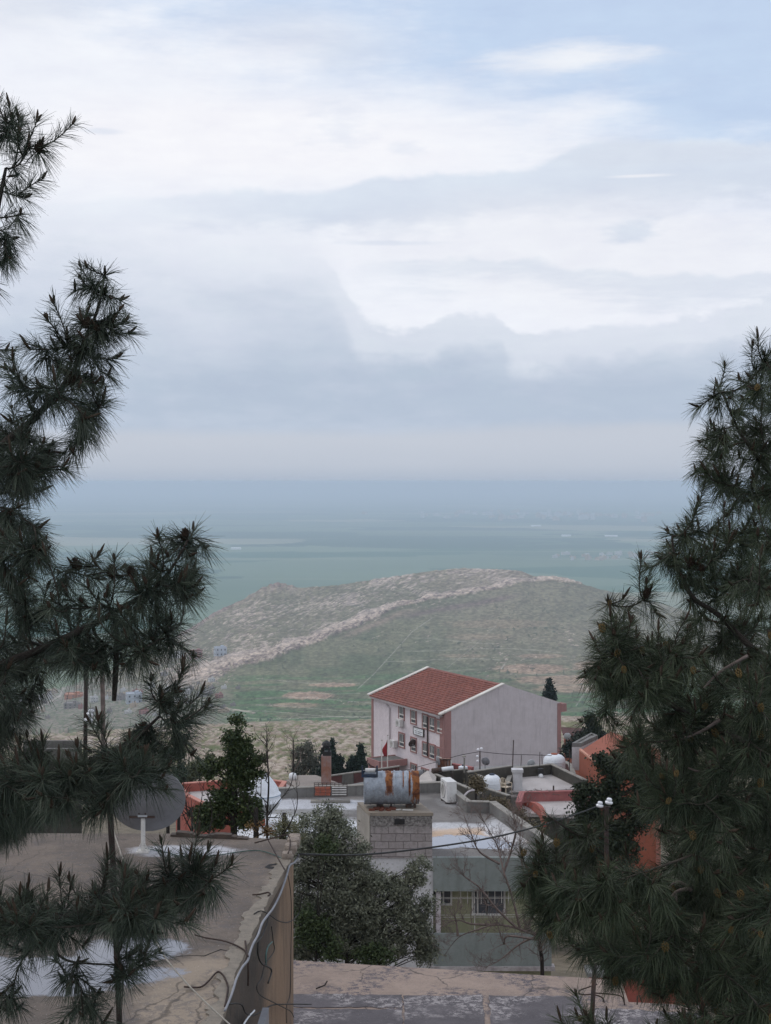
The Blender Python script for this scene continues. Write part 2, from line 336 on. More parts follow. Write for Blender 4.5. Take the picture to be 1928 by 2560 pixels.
# ------------------------------------------------------------------ near hillside: from the terrace down past the school to its crest
GZ = [(0, -8.5), (12, -10.5), (25, -13.5), (47, -18), (90, -26), (150, -37), (190, -39.5), (300, -56), (450, -80), (600, -99.5), (630, -105), (760, -150), (1000, -210), (1300, -236)]
def gz(d): return float(interp(d, GZ))
def make_hillside():
    nc = 760
    px = np.linspace(-1500, 3400, nc); px = CX+(px-CX)*1.0
    d = np.concatenate([np.linspace(1, 150, 60), np.linspace(152, 240, 110), np.linspace(240.5, 630, 520), np.linspace(640, 1300, 30)])
    PX, D = np.meshgrid(px, d); Xw = (PX-CX)/F*D
    tilt = interp(px, [(-1500, -14), (300, -2.6), (520, -1.2), (900, 0), (1500, 1.0), (3400, 3)])*1.0
    Zw = interp(D, GZ)+tilt[None]*np.clip((D-150)/450, 0, 1)*1.6
    # strata streaks of rock in the grass, running slightly downhill to the left
    s = Xw+.25*D; c = D-.55*Xw
    PXv = Xw/D*F; PYv = -Zw/D*F
    wv_ = (fbm(PXv/50, PYv/16, 3)-.5)*10
    r1 = fbm((PXv-1.5*PYv)/13, (PYv+.16*PXv+wv_)/2.8, 4, .62); r2 = fbm(PXv/6.5+40, (PYv+.1*PXv)/2.0, 3, .6); patch = fbm(s/45, c/60, 3)
    rock = sstep(r1*.62+r2*.38+(patch-.5)*.3, .47, .56)
    rock *= sstep(D, 150, 200)
    Zw = Zw+rock*(.25+.5*r2)*np.clip(D/350, .3, 1.1)+(fbm(Xw/30, D/30)-.5)*1.5*sstep(D, 200, 260)
    g1 = np.array([.105, .125, .052]); g2 = np.array([.18, .175, .085]); rk = np.array([.46, .38, .315]); rd = np.array([.27, .2, .165]); soil = np.array([.16, .135, .1])
    t = sstep(fbm(Xw/22, D/14, 4), .35, .65)[..., None]
    colr = lerp(g1, g2, t)
    colr = lerp(colr, lerp(rk, rd, sstep(r2, .45, .7)[..., None]), rock[..., None]*.9)
    colr = lerp(soil*np.ones_like(colr), colr, sstep(D, 165, 215)[..., None])
    colr = lerp(colr, np.array([.3, .27, .2]), (sstep(D, 560, 600)*.4)[..., None])
    # pale dirt tracks on the left shoulder
    for (x0, d0), (x1, d1), wd in [((-105, 470), (-78, 452), 1.6), ((-105, 470), (-84, 560), 1.4)]:
        ax, ay = x1-x0, d1-d0; L2 = ax*ax+ay*ay; tt = np.clip(((Xw-x0)*ax+(D-d0)*ay)/L2, 0, 1)
        dist = np.hypot(Xw-x0-ax*tt, D-d0-ay*tt)+(r1-.5)*1.5
        colr = lerp(colr, np.array([.42, .37, .33]), sstep(dist, wd+1, wd*.5)[..., None])
    Vv = np.stack([Xw, D, Zw], -1).reshape(-1, 3)
    o = npmesh('hillside', Vv, grid_faces(len(d), nc), attr_mat('hillside', .95, 1.2, .5, .6, .3), colr=colr.reshape(-1, 3), smooth=True)
    tag(o, kind='structure')
make_hillside()
# ------------------------------------------------------------------ rocky hill in the valley
CREST = [(-600, 1790), (0, 1765), (180, 1712), (300, 1668), (398, 1612), (440, 1590), (487, 1566), (528, 1538), (580, 1512), (629, 1487), (660, 1468), (690, 1458), (730, 1463), (745, 1471), (850, 1462), (985, 1441), (1086, 1427), (1153, 1421), (1254, 1424), (1301, 1428), (1335, 1440), (1415, 1447), (1456, 1460), (1500, 1473), (1600, 1494), (1760, 1540), (1928, 1590), (2300, 1680), (2800, 1760)]
BAND = [(380, 1730), (430, 1712), (481, 1688), (582, 1652), (682, 1630), (783, 1595), (884, 1558), (951, 1531), (998, 1510), (1052, 1498), (1187, 1478), (1321, 1450), (1380, 1446), (1430, 1450), (1700, 1500)]
DC = [(-600, 1500), (300, 1900), (700, 2350), (1150, 2500), (1500, 2450), (2800, 2000)]
Y0 = 1822.0; D0 = 1080.0; PW = .82
def hill_at(px, py):
    yc = float(interp(px, CREST)); dc = float(interp(px, DC)); f = min(max((Y0-py)/(Y0-yc), 0.001), 1)
    return P(px, py, D0+(dc-D0)*f**(1/PW))
def make_hill():
    px = np.linspace(-600, 2800, 1500); t = np.linspace(0, 1, 620)
    yc = interp(px, CREST)+(fbm(px/9, px*0+3, 3)-.5)*interp(px, [(0, 1), (500, 2), (600, 6), (720, 6), (760, 3), (1400, 3), (1700, 2)]); dc = interp(px, DC)
    T, PX = np.meshgrid(t, px, indexing='ij'); YC = yc[None]; DCC = dc[None]
    D = D0+(DCC-D0)*T; PY = Y0+(YC-Y0)*T**PW
    bl = interp(px, BAND)[None]; a = PY-bl                       # below the limestone band: a > 0
    warp = (fbm(PX/60, PY/25, 3)-.5)*18
    aw = a+warp; s = PX
    st = fbm(s/17+.02*aw, (aw+.04*s)/2.1, 4, .62); st2 = fbm(s/6.5+50, aw/1.7, 3, .6); big = fbm(PX/120+9, PY/50, 3)
    wl = interp(px, [(380, 26), (560, 20), (760, 13), (900, 12), (1050, 6), (1400, 5), (1700, 3)])[None]
    band = np.exp(-(aw/wl)**2)*sstep(PX, 380, 470)*sstep(PX, 1600, 1440)
    left = sstep(PX, 720, 480)*sstep(a, 115, 20)*sstep(a, -14, 0)*(PX > 380)          # rubbly foot of the band, lower left
    above = sstep(a, 2, -10)
    dens = .04+above*(.17+.12*sstep(PX, 700, 1000)*sstep(a, -10, -60))+left*.22+band*.55
    dens = dens+.07*sstep(PX, 1150, 1350)*sstep(PY, 1500, 1600)*0
    rock = sstep(st*.6+st2*.4, .72-dens*.72-.3*(big-.5), .79-dens*.62-.3*(big-.5))
    knob = np.exp(-((PX-688)/58)**2)*sstep(PY, YC+26, YC+3)+sstep(PX, 640, 560)*sstep(PX, 420, 470)*sstep(PY, YC+13, YC+3)
    rock = np.maximum(rock, sstep(band*(.55+st2*.7+.2*st), .38, .62)); rock = np.maximum(rock, knob*sstep(st2, .3, .5))
    # colours
    g1 = np.array([.092, .108, .06]); g2 = np.array([.145, .145, .088]); dry = np.array([.21, .178, .13]); rk = np.array([.5, .4, .33]); rdk = np.array([.17, .13, .12]); gr = np.array([.43, .36, .32])
    t2 = sstep(fbm(PX/90, PY/30, 4), .35, .65)[..., None]
    c = lerp(g1, g2, t2)
    c = lerp(c, dry, (above*.45+sstep(PX, 950, 1250)*.5*sstep(PY, 1760, 1600))[..., None])
    # terraces: bright green strips low down, brown patches
    ter = sstep(fbm(PX/160, (PY+.03*PX)/5.5, 2), .5, .58)*sstep(PY, 1650, 1720)
    c = lerp(c, np.array([.066, .125, .052]), (ter*.95*sstep(PX, 500, 640))[..., None])
    for cx, cy, rx, ry, k in [(834, 1712, 62, 6, .9), (770, 1739, 68, 11, .95), (735, 1763, 70, 7, .6), (1330, 1672, 95, 13, .85), (1400, 1700, 120, 12, .8), (1420, 1722, 90, 10, .7), (1490, 1665, 60, 14, .7), (1250, 1560, 140, 12, .3), (1200, 1592, 90, 8, .3), (1350, 1640, 60, 6, .6), (1160, 1640, 60, 5, .35), (1560, 1700, 80, 12, .7)]:
        e = np.hypot((PX-cx)/rx, (PY-cy)/ry)+(st-.5)*.7
        c = lerp(c, np.array([.31, .215, .155]), (sstep(e, 1.1, .75)*k)[..., None])
    # dark scree under the band, right part
    sc = np.exp(-((PY-interp(px, [(1000, 1545), (1080, 1527), (1200, 1508), (1300, 1488), (1420, 1478)])[None]+(st-.5)*8)/7)**2)*sstep(PX, 980, 1050)*sstep(PX, 1330, 1240)
    c = lerp(c, np.array([.14, .1, .095]), (sc*.8)[..., None])
    sc = np.exp(-((a-24)/9)**2)*sstep(PX, 820, 900)*sstep(PX, 1080, 1000); c = lerp(c, np.array([.26, .19, .15]), (sc*.7)[..., None])
    rc = lerp(rk, rdk, sstep(st2*.6+.4*fbm(s/20+7, aw/7, 3), .5, .68)[..., None])
    rc = lerp(rc, gr, (above*.5)[..., None]); rc = lerp(rc, np.array([.2, .135, .125]), np.clip(knob, 0, 1)[..., None]*.8)
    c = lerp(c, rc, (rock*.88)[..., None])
    shd = np.exp(-((a-wl*.75)/(wl*.45))**2)*sstep(PX, 430, 560)*sstep(PX, 1150, 1050)*sstep(st2, .35, .6)  # shade under the limestone ledge, painted into the hill colour
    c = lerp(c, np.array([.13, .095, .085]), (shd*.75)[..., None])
    mt = fbm(PX/7+3, PY/3.2+5, 4, .65)[..., None]; c = c*(.78+.62*sstep(mt, .25, .75))
    # field walls
    def line(pts, wd, k, cc=(.4, .37, .32)):
        nonlocal c
        for (x0, y0), (x1, y1) in zip(pts[:-1], pts[1:]):
            ax, ay = x1-x0, y1-y0; tt = np.clip(((PX-x0)*ax+(PY-y0)*ay)/(ax*ax+ay*ay), 0, 1)
            dd = np.hypot(PX-x0-ax*tt, PY-y0-ay*tt)+(st2-.5)*1.8
            c = lerp(c, np.array(cc), (sstep(dd, wd, wd*.4)*k)[..., None])
    line([(895, 1722), (935, 1685), (985, 1630), (1030, 1580), (1080, 1545)], 1.3, .6)
    line([(1118, 1670), (1180, 1620), (1240, 1565)], 1.3, .35); line([(1440, 1765), (1470, 1720)], 1.6, .6); line([(1254, 1672), (1262, 1660)], 2, .8)
    for yb, x0, x1, kk in [(1600, 1030, 1240, .4), (1622, 1010, 1400, .45), (1648, 960, 1250, .45), (1672, 1000, 1300, .3), (1700, 640, 900, .45), (1725, 650, 900, .4), (1748, 640, 930, .45), (1768, 640, 940, .5), (1781, 560, 930, .5), (1790, 560, 930, .5), (1640, 1270, 1500, .3), (1690, 1270, 1500, .4), (1715, 1300, 1500, .35)]:
        xs = np.linspace(x0, x1, 7); line([(x, yb+6*math.sin(x*.013+yb)+(x-x0)*.02) for x in xs], 1.1, kk, (.4, .38, .31))
    # village ground, tracks
    vil = sstep(PX, 600, 500)*sstep(PY, 1690, 1730)
    c = lerp(c, lerp(np.array([.26, .22, .19]), np.array([.13, .15, .1]), sstep(st2, .4, .6)[..., None]), (vil*.75)[..., None])
    line([(380, 1800), (450, 1790), (520, 1765), (560, 1770), (640, 1782)], 2.4, .8, (.42, .36, .3)); line([(60, 1790), (110, 1762), (150, 1740), (160, 1715)], 3, .8, (.42, .38, .34))
    # scattered dark bushes
    h = vnoise(PX/5.2+3, PY/4.4+8); bush = sstep(h, .86, .92)*sstep(fbm(PX/70, PY/40, 2), .48, .58)*(1-rock)*(a > 8)
    bush = np.maximum(bush, sstep(h, .8, .88)*sstep(np.hypot((PX-1340)/90, (PY-1575)/22), 1, .6))
    c = lerp(c, np.array([.05, .07, .045]), (bush*.85)[..., None])
    lift = rock*(.8+3.0*band+1.2*knob)+bush*1.2
    Xw = (PX-CX)/F*D; Zw = -(PY-HY)/F*D+lift*(.4+.8*st2)
    # beyond the crest down to the plain
    e = np.linspace(.02, 1, 40)[:, None]
    D2 = dc[None]+e*1500; z0 = Zw[-1][None]; X2 = Xw[-1][None]*D2/dc[None]; Z2 = z0+(-353-z0)*(e**.8)
    c2 = np.broadcast_to(np.array([.13, .17, .09]), (40, len(px), 3))
    eb = np.array([[1.0]])   # skirt under the foot, towards the viewer
    D3 = D0-60+0*px[None]; X3 = Xw[0][None]*D3/D0; Z3 = Zw[0][None]-30
    A = lambda *k: np.concatenate(k, 0)
    Vv = np.stack([A(X3, Xw, X2), A(D3, D, D2), A(Z3, Zw, Z2)], -1); cc = A(c[:1], c, c2)
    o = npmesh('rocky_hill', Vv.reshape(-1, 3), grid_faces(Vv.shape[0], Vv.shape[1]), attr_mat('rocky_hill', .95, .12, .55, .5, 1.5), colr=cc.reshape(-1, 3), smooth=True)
    tag(o, kind='structure')
make_hill()
# ------------------------------------------------------------------ plain
def make_plain():
    m, t, b = principled('plain_fields'); v = t.n('TexCoord').outputs['Object']
    vo = t.n('TexVoronoi', feature='F1'); wv2 = t.n('VectorMath', operation='ADD'); t.put(wv2.inputs[0], t.scaled(v, 1/1500, 1/900, 0)); nn = t.n('TexNoise'); t.put(nn.inputs['Vector'], v); nn.inputs['Scale'].default_value = .0012; nn.inputs['Detail'].default_value = 5; t.put(wv2.inputs[1], nn.outputs[1]); t.put(vo.inputs['Vector'], wv2.outputs[0]); vo.inputs['Scale'].default_value = 1.0
    r, g_, b_ = t.sep(vo.outputs['Color'])
    c = t.mix(t.step(r, .1, .9), (.06, .15, .1, 1), (.165, .235, .155, 1)); c = t.mix(t.step(g_, .83, .86), c, (.3, .31, .22, 1)); c = t.mix(t.step(b_, .8, .83), c, (.05, .12, .09, 1))
    c = t.mix(t.m('MULTIPLY', t.step(t.noise(v, .0004, 6), .4, .65), .5), c, (.075, .14, .1, 1))
    st = t.step(t.noise(t.scaled(v, .00010, .0008, 0), 3, 4), .58, .66); c = t.mix(t.m('MULTIPLY', st, .6), c, (.27, .3, .2, 1))
    t.put(b.inputs['Base Color'], c); b.inputs['Roughness'].default_value = 1; b.inputs['Specular IOR Level'].default_value = 0
    mb = MB(); Z = -350.0; R0 = 120000
    ys = [900, 3000, 6000, 12000, 25000, 50000, R0]; xs = [-R0, -40000, -15000, -5000, 0, 5000, 15000, 40000, R0]
    i0 = [[len(mb.v)+j*len(xs)+i for i in range(len(xs))] for j in range(len(ys))]
    for y in ys:
        for x in xs: mb.v.append((x, y, Z))
    for j in range(len(ys)-1):
        for i in range(len(xs)-1): mb.f.append((i0[j][i], i0[j][i+1], i0[j+1][i+1], i0[j+1][i])); mb.mi.append(0)
    tag(mb.build('plain', m), kind='structure')
    # the ground also goes on behind and beside the viewer
    mb = MB().quad((-R0, -4000, -352), (R0, -4000, -352), (R0, 899, -352), (-R0, 899, -352)); tag(mb.build('plain_behind', m), kind='structure')
make_plain()
# ------------------------------------------------------------------ haze
hz = bpy.data.materials.new('haze'); hz.use_nodes = True; t = NT(hz.node_tree)
o_ = t.n('OutputMaterial'); pv = t.n('VolumePrincipled'); t.put(o_.inputs['Volume'], pv.outputs[0])
pv.inputs['Color'].default_value = (.745, .84, .99, 1); pv.inputs['Density'].default_value = 1.2e-4; pv.inputs['Anisotropy'].default_value = .1
mb = MB().box((0, 60000, -175), (250000, 130000, 360)); tag(mb.build('haze', hz), kind='stuff', label='pale blue haze lying over the plain and the far hill', cat='haze')
# ------------------------------------------------------------------ roofs, parapets
def xy(v): return (v[0], v[1])
def inset(poly, k):
    """move each edge of a convex counter-clockwise polygon inwards by k"""
    n = len(poly); out_ = []
    for i in range(n):
        p0, p1, p2 = Vector(poly[i-1]), Vector(poly[i]), Vector(poly[(i+1) % n])
        e0 = (p1-p0).normalized(); e1 = (p2-p1).normalized(); n0 = Vector((-e0.y, e0.x)); n1 = Vector((-e1.y, e1.x))
        h = n0+n1; h = h/max(.35, 1+n0.dot(n1)); out_.append((p1.x+h.x*k, p1.y+h.y*k))
    return out_
def ccw(poly):
    n = len(poly); a = sum(poly[i][0]*poly[(i+1) % n][1]-poly[(i+1) % n][0]*poly[i][1] for i in range(n))
    return poly if a > 0 else poly[::-1]
def parapet(mb, poly, z0, z1, wd, skip=()):
    poly = ccw(poly); inn = inset(poly, wd); n = len(poly)
    for i in range(n):
        if i in skip: continue
        j = (i+1) % n; mb.prism([poly[i], poly[j], inn[j], inn[i]], z0, z1)
def puddled(name, base, base2, areas, wet=(.42, .44, .5), seams=(), lines=(), spots=.5, cspot=(.1, .1, .1), scale=1.1, light=(), cracks=0):
    """a flat roof of weathered screed with puddles / lime-washed pools, given as ellipses (x, y, rx, ry) in world metres"""
    m, t, b = principled(name); v = t.n('NewGeometry').outputs['Position']
    x, y, z = t.sep(v)
    c = t.mix(t.step(t.noise(v, scale, 6, .6), .35, .65), (*base, 1), (*base2, 1))
    c = t.mix(t.m('MULTIPLY', t.step(t.noise(v, 14, 5, .7), .35, .75), .4), c, t.mix(1.0, c, (.55, .53, .52, 1), 'MULTIPLY'))
    n1 = t.m('ADD', t.m('SUBTRACT', t.noise(v, 1.6, 7, .65), .5), t.m('MULTIPLY', t.m('SUBTRACT', t.noise(v, 9, 5, .7), .5), .4))
    def ell(cx, cy, rx, ry, lo=1.05, hi=.85, amp=1.1):
        a = t.m('DIVIDE', t.m('SUBTRACT', x, cx), rx); b2 = t.m('DIVIDE', t.m('SUBTRACT', y, cy), ry)
        r = t.m('ADD', t.m('SQRT', t.m('ADD', t.m('MULTIPLY', a, a), t.m('MULTIPLY', b2, b2))), t.m('MULTIPLY', n1, amp)); return t.step(r, lo, hi)
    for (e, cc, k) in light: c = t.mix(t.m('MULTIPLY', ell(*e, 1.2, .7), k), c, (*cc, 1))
    s_ = t.step(t.noise(t.scaled(v, 1, 1.2, 1), 8, 8, .85), .5, .53); k_ = t.step(t.noise(v, .9, 4, .55), .42, .56)
    c = t.mix(t.m('MULTIPLY', t.m('MULTIPLY', s_, k_), spots), c, (*cspot, 1))
    gr = t.noise(v, 45, 2, .5); c = t.mix(t.m('MULTIPLY', t.step(gr, .68, .74), .7), c, (.5, .46, .42, 1)); c = t.mix(t.m('MULTIPLY', t.step(gr, .33, .27), .6), c, (.05, .045, .045, 1))
    if cracks:
        nz_ = t.n('TexNoise'); t.put(nz_.inputs['Vector'], v); nz_.inputs['Scale'].default_value = 2.5; nz_.inputs['Detail'].default_value = 6
        va = t.n('VectorMath', operation='MULTIPLY_ADD'); t.put(va.inputs[0], nz_.outputs[1]); va.inputs[1].default_value = (.5, .5, 0); t.put(va.inputs[2], v)
        vo = t.n('TexVoronoi', feature='DISTANCE_TO_EDGE'); t.put(vo.inputs['Vector'], t.scaled(va.outputs[0], .62, .4, 0)); vo.inputs['Scale'].default_value = 1
        ck_ = t.m('MULTIPLY', t.step(vo.outputs[0], .011, .003), t.step(t.noise(v, .8, 3), .42, .56)); c = t.mix(t.m('MULTIPLY', ck_, cracks), c, (.035, .03, .03, 1))
    wm = None
    for e in areas:
        q = ell(*e); wm = q if wm is None else t.m('MAXIMUM', wm, q)
    rough = .9
    if wm is not None:
        c = t.mix(wm, c, (*wet, 1)); rough = t.m('MULTIPLY_ADD', wm, -.8, .9); t.put(b.inputs['Specular IOR Level'], t.m('MULTIPLY_ADD', wm, .5, .2))  # sky reflection is put into the puddles' base colour, besides their real gloss
    t.put(b.inputs['Base Color'], c); t.put(b.inputs['Roughness'], rough)
    bp = t.n('Bump'); bp.inputs['Distance'].default_value = .03
    t.put(bp.inputs['Strength'], .35 if wm is None else t.m('MULTIPLY_ADD', wm, -.35, .35))
    t.put(bp.inputs['Height'], t.noise(v, 16, 6, .7)); t.put(b.inputs['Normal'], bp.outputs[0])
    return m
# ================================================================== the neighbour's flat roof, lower left
ZL = -5.84
def left_house():
    far = [G(-260, 2082, ZL), G(430, 2084, ZL), G(742, 2100, ZL)]
    rp = [G(742, 2100, ZL), G(728, 2140, ZL), G(716, 2166, ZL), G(690, 2212, ZL), G(672, 2245, ZL), G(645, 2298, ZL), G(612, 2372, ZL), G(583, 2443, ZL), G(562, 2515, ZL), G(546, 2560, ZL), G(505, 2700, ZL)]
    poly = [xy(p) for p in far[:2]]+[xy(p) for p in rp]+[(-8, rp[-1].y)]
    root = thing('flat_roofed_house', (-4, 19, ZL-5), 'stained concrete flat-roofed house close by at lower left, carrying the big grey dish', 'house')
    pa = G(110, 2440, ZL); pb = G(460, 2128, ZL)
    m = puddled('left_roof_screed', (.185, .15, .125), (.125, .104, .09), [(pa.x-.2, pa.y, 1.75, .68), (G(330, 2375, ZL).x, G(330, 2375, ZL).y, .75, .55)],
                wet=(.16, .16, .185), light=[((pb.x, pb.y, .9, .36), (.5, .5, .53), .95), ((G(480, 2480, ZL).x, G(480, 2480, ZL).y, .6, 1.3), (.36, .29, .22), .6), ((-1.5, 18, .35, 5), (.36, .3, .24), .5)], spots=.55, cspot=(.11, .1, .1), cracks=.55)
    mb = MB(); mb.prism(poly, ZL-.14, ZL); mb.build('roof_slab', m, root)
    # walls under the slab, a little inside it
    wl = puddled('left_wall_plaster', (.15, .105, .075), (.1, .075, .058), [], spots=.8, cspot=(.03, .028, .026), scale=.8)
    t = NT.__new__(NT); t.t = wl.node_tree
    b = [n for n in wl.node_tree.nodes if n.type == 'BSDF_PRINCIPLED'][0]; v = t.n('NewGeometry').outputs['Position']
    s_ = t.step(t.noise(t.scaled(v, 1, .8, .22), 2.2, 9, .8), .42, .7); old = b.inputs['Base Color'].links[0].from_socket
    xx, yy, zz = t.sep(v)
    k = t.m('ADD', t.m('SUBTRACT', yy, 19.9), t.m('ADD', t.m('MULTIPLY', t.m('ADD', zz, 8.2), -1.3), t.m('MULTIPLY', t.noise(v, 1.2, 5), 1.6)))
    c = t.mix(t.step(k, -.8, .6), t.mix(.45, old, (.04, .034, .03, 1)), (.25, .165, .105, 1)); c = t.mix(t.m('MULTIPLY', s_, .65), c, (.07, .05, .04, 1))
    t.put(b.inputs['Base Color'], c)
    bp2 = [n for n in wl.node_tree.nodes if n.type == 'BUMP'][0]; bp2.inputs['Distance'].default_value = .06
    ins = [(p[0]-(.05 if 1 < i < 13 else 0), p[1]-(.05 if i <= 2 else 0)) for i, p in enumerate(poly)]
    MB().prism(ins, ZL-5, ZL-.14).build('wall', wl, root)
    # crumbled pale rim along the right edge and a low kerb at the back
    rim = MB(); L = [Vector((p.x, p.y)) for p in rp[1:]]
    pts = []
    for a, b2 in zip(L[:-1], L[1:]):
        for i in range(12): pts.append(a.lerp(b2, i/12))
    pts.append(L[-1]); inn = [(p.x-.03-.2*fbm(np.array([i*.35]), np.array([2.0]), 3)[0]-.05*random.random(), p.y) for i, p in enumerate(pts)]
    out_ = [(p.x+.012+.03*random.random(), p.y) for p in pts]
    rim.prism(out_+inn[::-1], ZL+.002, ZL+.022)
    rim.build('crumbling_rim', mat('rim_mortar', (.29, .25, .205), (.2, .175, .145), 7, spots=.7, cspot=(.1, .09, .08), bump=.8), root)
    kb = MB(); a, b2 = G(430, 2086, ZL), G(622, 2094, ZL)
    n = 14
    for i in range(n):
        p = a.lerp(b2, i/n); q = a.lerp(b2, (i+1)/n); h = .05+.025*math.sin(i*.9)+.01*random.random()
        kb.prism([(p.x, p.y-.16), (q.x, q.y-.16), (q.x, q.y-.01), (p.x, p.y-.01)], ZL+.003, ZL+h*(.6 if i in (0, n-1) else 1))
    kb.build('kerb', mat('dark_kerb', (.1, .075, .06), (.06, .048, .042), 4), root)
    # big crack and a broken hole near the corner
    ck = MB()
    for pl, wd in [([(945, 2410), (980, 2398), (1060, 2395), (1120, 2388), (1180, 2378), (1240, 2362), (1300, 2352)], .02)]:
        q = [G(x/2.192, 1900+y2/2.192, ZL) for x, y2 in [(930, 1085), (990, 1075), (1060, 1072), (1120, 1075), (1170, 1055), (1210, 1040), (1250, 1048), (1320, 1035)]]
        ck.tube([(p.x, p.y, ZL+.001) for p in q], [.002, .006, .004, .008, .006, .008, .004, .002], 5)
    for q in [[(1040, 2440), (1070, 2425), (1100, 2420)]]:
        pass
    hole = [G(x/4.81+500, y2/4.81+2100, ZL) for x, y2 in [(775, 330), (830, 295), (905, 285), (975, 290), (960, 305), (880, 305), (840, 318), (950, 335), (900, 352), (830, 348)]]
    MB().add([(p.x, p.y, ZL+.004) for p in hole], [tuple(range(len(hole)))]).build('hole', M['dark'], root)
    ck.build('crack', M['dark'], root)
left_house()
def big_dish():
    c = P(368, 1999, 22.7); base = G(358, 2130, ZL)
    root = thing('satellite_dish', (base.x, base.y, ZL), 'large round grey dish seen from behind, on a white post on the near left roof', 'satellite dish')
    ax = Vector((-.06, .93, .38)).normalized(); Mx = ax.to_track_quat('Z', 'Y').to_matrix()
    prof = [(.02+i*.0565, .16*((.02+i*.0565)/.585)**2-.16) for i in range(11)]; rim = [(.6, .004), (.6, .03), (.582, .03)]
    prof2 = [(r*.985, z+.012) for r, z in prof[::-1]]
    MB().lathe(prof+rim+prof2, c, 56, Mx).build('reflector', M['dish_back'], root, smooth=True)
    back = c-ax*.17
    mb = MB(); mb.tube([(base.x, base.y, ZL+.02), (base.x, base.y, back.z-.14)], .036, 14); mb.build('post', M['white_trim'], root, smooth=False)
    f = MB(); f.box((base.x, base.y, ZL+.012), (.2, .2, .02)); 
    for sx in (-1, 1): f.bar((base.x+sx*.09, base.y-.03, ZL+.02), (base.x+sx*.02, base.y-.03, ZL+.16), .014)
    f.build('foot_plate', M['white_trim'], root)
    b = MB(); bz = back.z
    b.box((base.x, base.y, bz-.1), (.15, .13, .2)); MB().box((base.x-.01, base.y-.04, bz-.2), (.4, .04, .035)).build('lower_strut', M['steel'], root); MB().box((base.x, base.y-.04, bz+.06), (.42, .05, .045)).build('upper_strut', M['steel'], root); b.box((base.x, base.y-.03, bz+.02), (.24, .06, .07))
    b.build('bracket', [M['dish_white']], root, bevel=.006)
    for sx in (-1, 1):
        for zz in (-.05, -.14): MB().tube([(base.x+sx*.05, base.y-.065, bz+zz), (base.x+sx*.05, base.y-.1, bz+zz)], .014, 6).build('bolt', M['steel'], root)
big_dish()
# ---- cables, bent bars and stones at the edge of the left roof
def px_path(pts, z=None, d=None, off=(0, 0, 0)):
    o = []
    for i, p in enumerate(pts):
        q = G(p[0], p[1], z) if z is not None else P(p[0], p[1], p[2] if len(p) > 2 else d); o.append(q+Vector(off))
    return o
def smooth_path(pts, k=5):
    pts = [Vector(p) for p in pts]; o = []
    for i in range(len(pts)-1):
        p0, p1, p2, p3 = pts[max(i-1, 0)], pts[i], pts[i+1], pts[min(i+2, len(pts)-1)]
        for j in range(k):
            t = j/k; o.append(.5*((2*p1)+(p2-p0)*t+(2*p0-5*p1+4*p2-p3)*t*t+(-p0+3*p1-3*p2+p3)*t**3))
    o.append(pts[-1]); return o
def c8(x, y): return (500+x/4.81, 2100+y/4.81)      # a reading grid used for small things at the roof edge
def wall_d(px, py):
    # depth of the right-hand wall face of the left house under a given line of sight
    a, b = Vector((-1.41, 23.2)), Vector((-1.79, 15.42)); rx = (px-CX)/F
    t_ = (a.x-rx*a.y)/(rx*(b.y-a.y)-(b.x-a.x)); return a.y+(b.y-a.y)*t_
def edge_thing(name, pts, r, m, label, cat, group=None, roof=(), lift=.03, n=6, rr=None):
    q = []
    for i, (x, y) in enumerate(pts):
        X_, Y_ = c8(x, y); xe = 745-.435*(Y_-2100)
        if X_ < xe: v = G(X_, Y_, ZL+lift)
        else: v = P(X_, Y_, min(max(wall_d(X_, Y_)-.05, 14.5), 24)) if X_ < 742 else P(X_, Y_, 23.0)
        q.append(v)
    q = smooth_path(q, 5); o = MB().tube(q, rr and [lerp(rr[0], rr[1], i/(len(q)-1)) for i in range(len(q))] or r, n).build(name, m, smooth=True)
    return tag(o, label, cat, group)
edge_thing('cable_conduit', [(1190, 172), (1170, 225), (1130, 275), (1080, 305), (1050, 400), (1020, 500), (960, 660), (880, 820), (820, 900), (750, 1000), (700, 1140), (640, 1250), (600, 1360), (575, 1450), (510, 1530), (440, 1670), (400, 1800), (350, 1940), (300, 2050)], .022, M['conduit'], 'grey plastic conduit clipped along the crumbling edge of the left roof', 'conduit', rr=(.018, .014), n=8, lift=.03)
REB = 'bent rusty bars sticking out of the left roof edge'
edge_thing('bent_rebar', [(660, 35), (790, 0), (960, -45), (1050, -60), (1080, -20), (1085, 80), (1060, 160)], .011, M['rebar'], 'long hooked rusty bar arching up beside the rubble corner', 'rebar', REB, lift=.14)
edge_thing('bent_rebar', [(820, 0), (880, 110), (950, 240), (1015, 350)], .010, M['rebar'], 'straight slanting rusty bar crossing in front of the broken hole', 'rebar', REB, lift=.1)
edge_thing('bent_rebar', [(630, 658), (700, 655), (770, 640), (820, 630), (845, 650), (820, 672)], .011, M['rebar'], 'short rusty bar with a small curled hook at its end', 'rebar', REB)
edge_thing('bent_rebar', [(-60, 1140), (80, 1178), (270, 1210), (420, 1260), (540, 1330), (580, 1400)], .011, M['rebar'], 'long rusty bar lying out over the roof next to the big crack', 'rebar', REB, lift=.04)
edge_thing('bent_rebar', [(-190, 1765), (0, 1770), (100, 1700), (180, 1610), (230, 1585), (290, 1640), (335, 1760), (320, 1900), (300, 2000)], .011, M['rebar'], 'rusty bar bent into a tall loop at the bottom edge of the left roof', 'rebar', REB)
edge_thing('bent_rebar', [(545, 1215), (560, 1330), (580, 1500), (580, 1750)], .012, M['rebar'], 'upright rusty bar hanging down the dark wall below the crack', 'rebar', REB)
WR = 'loose black wires on the stained wall'
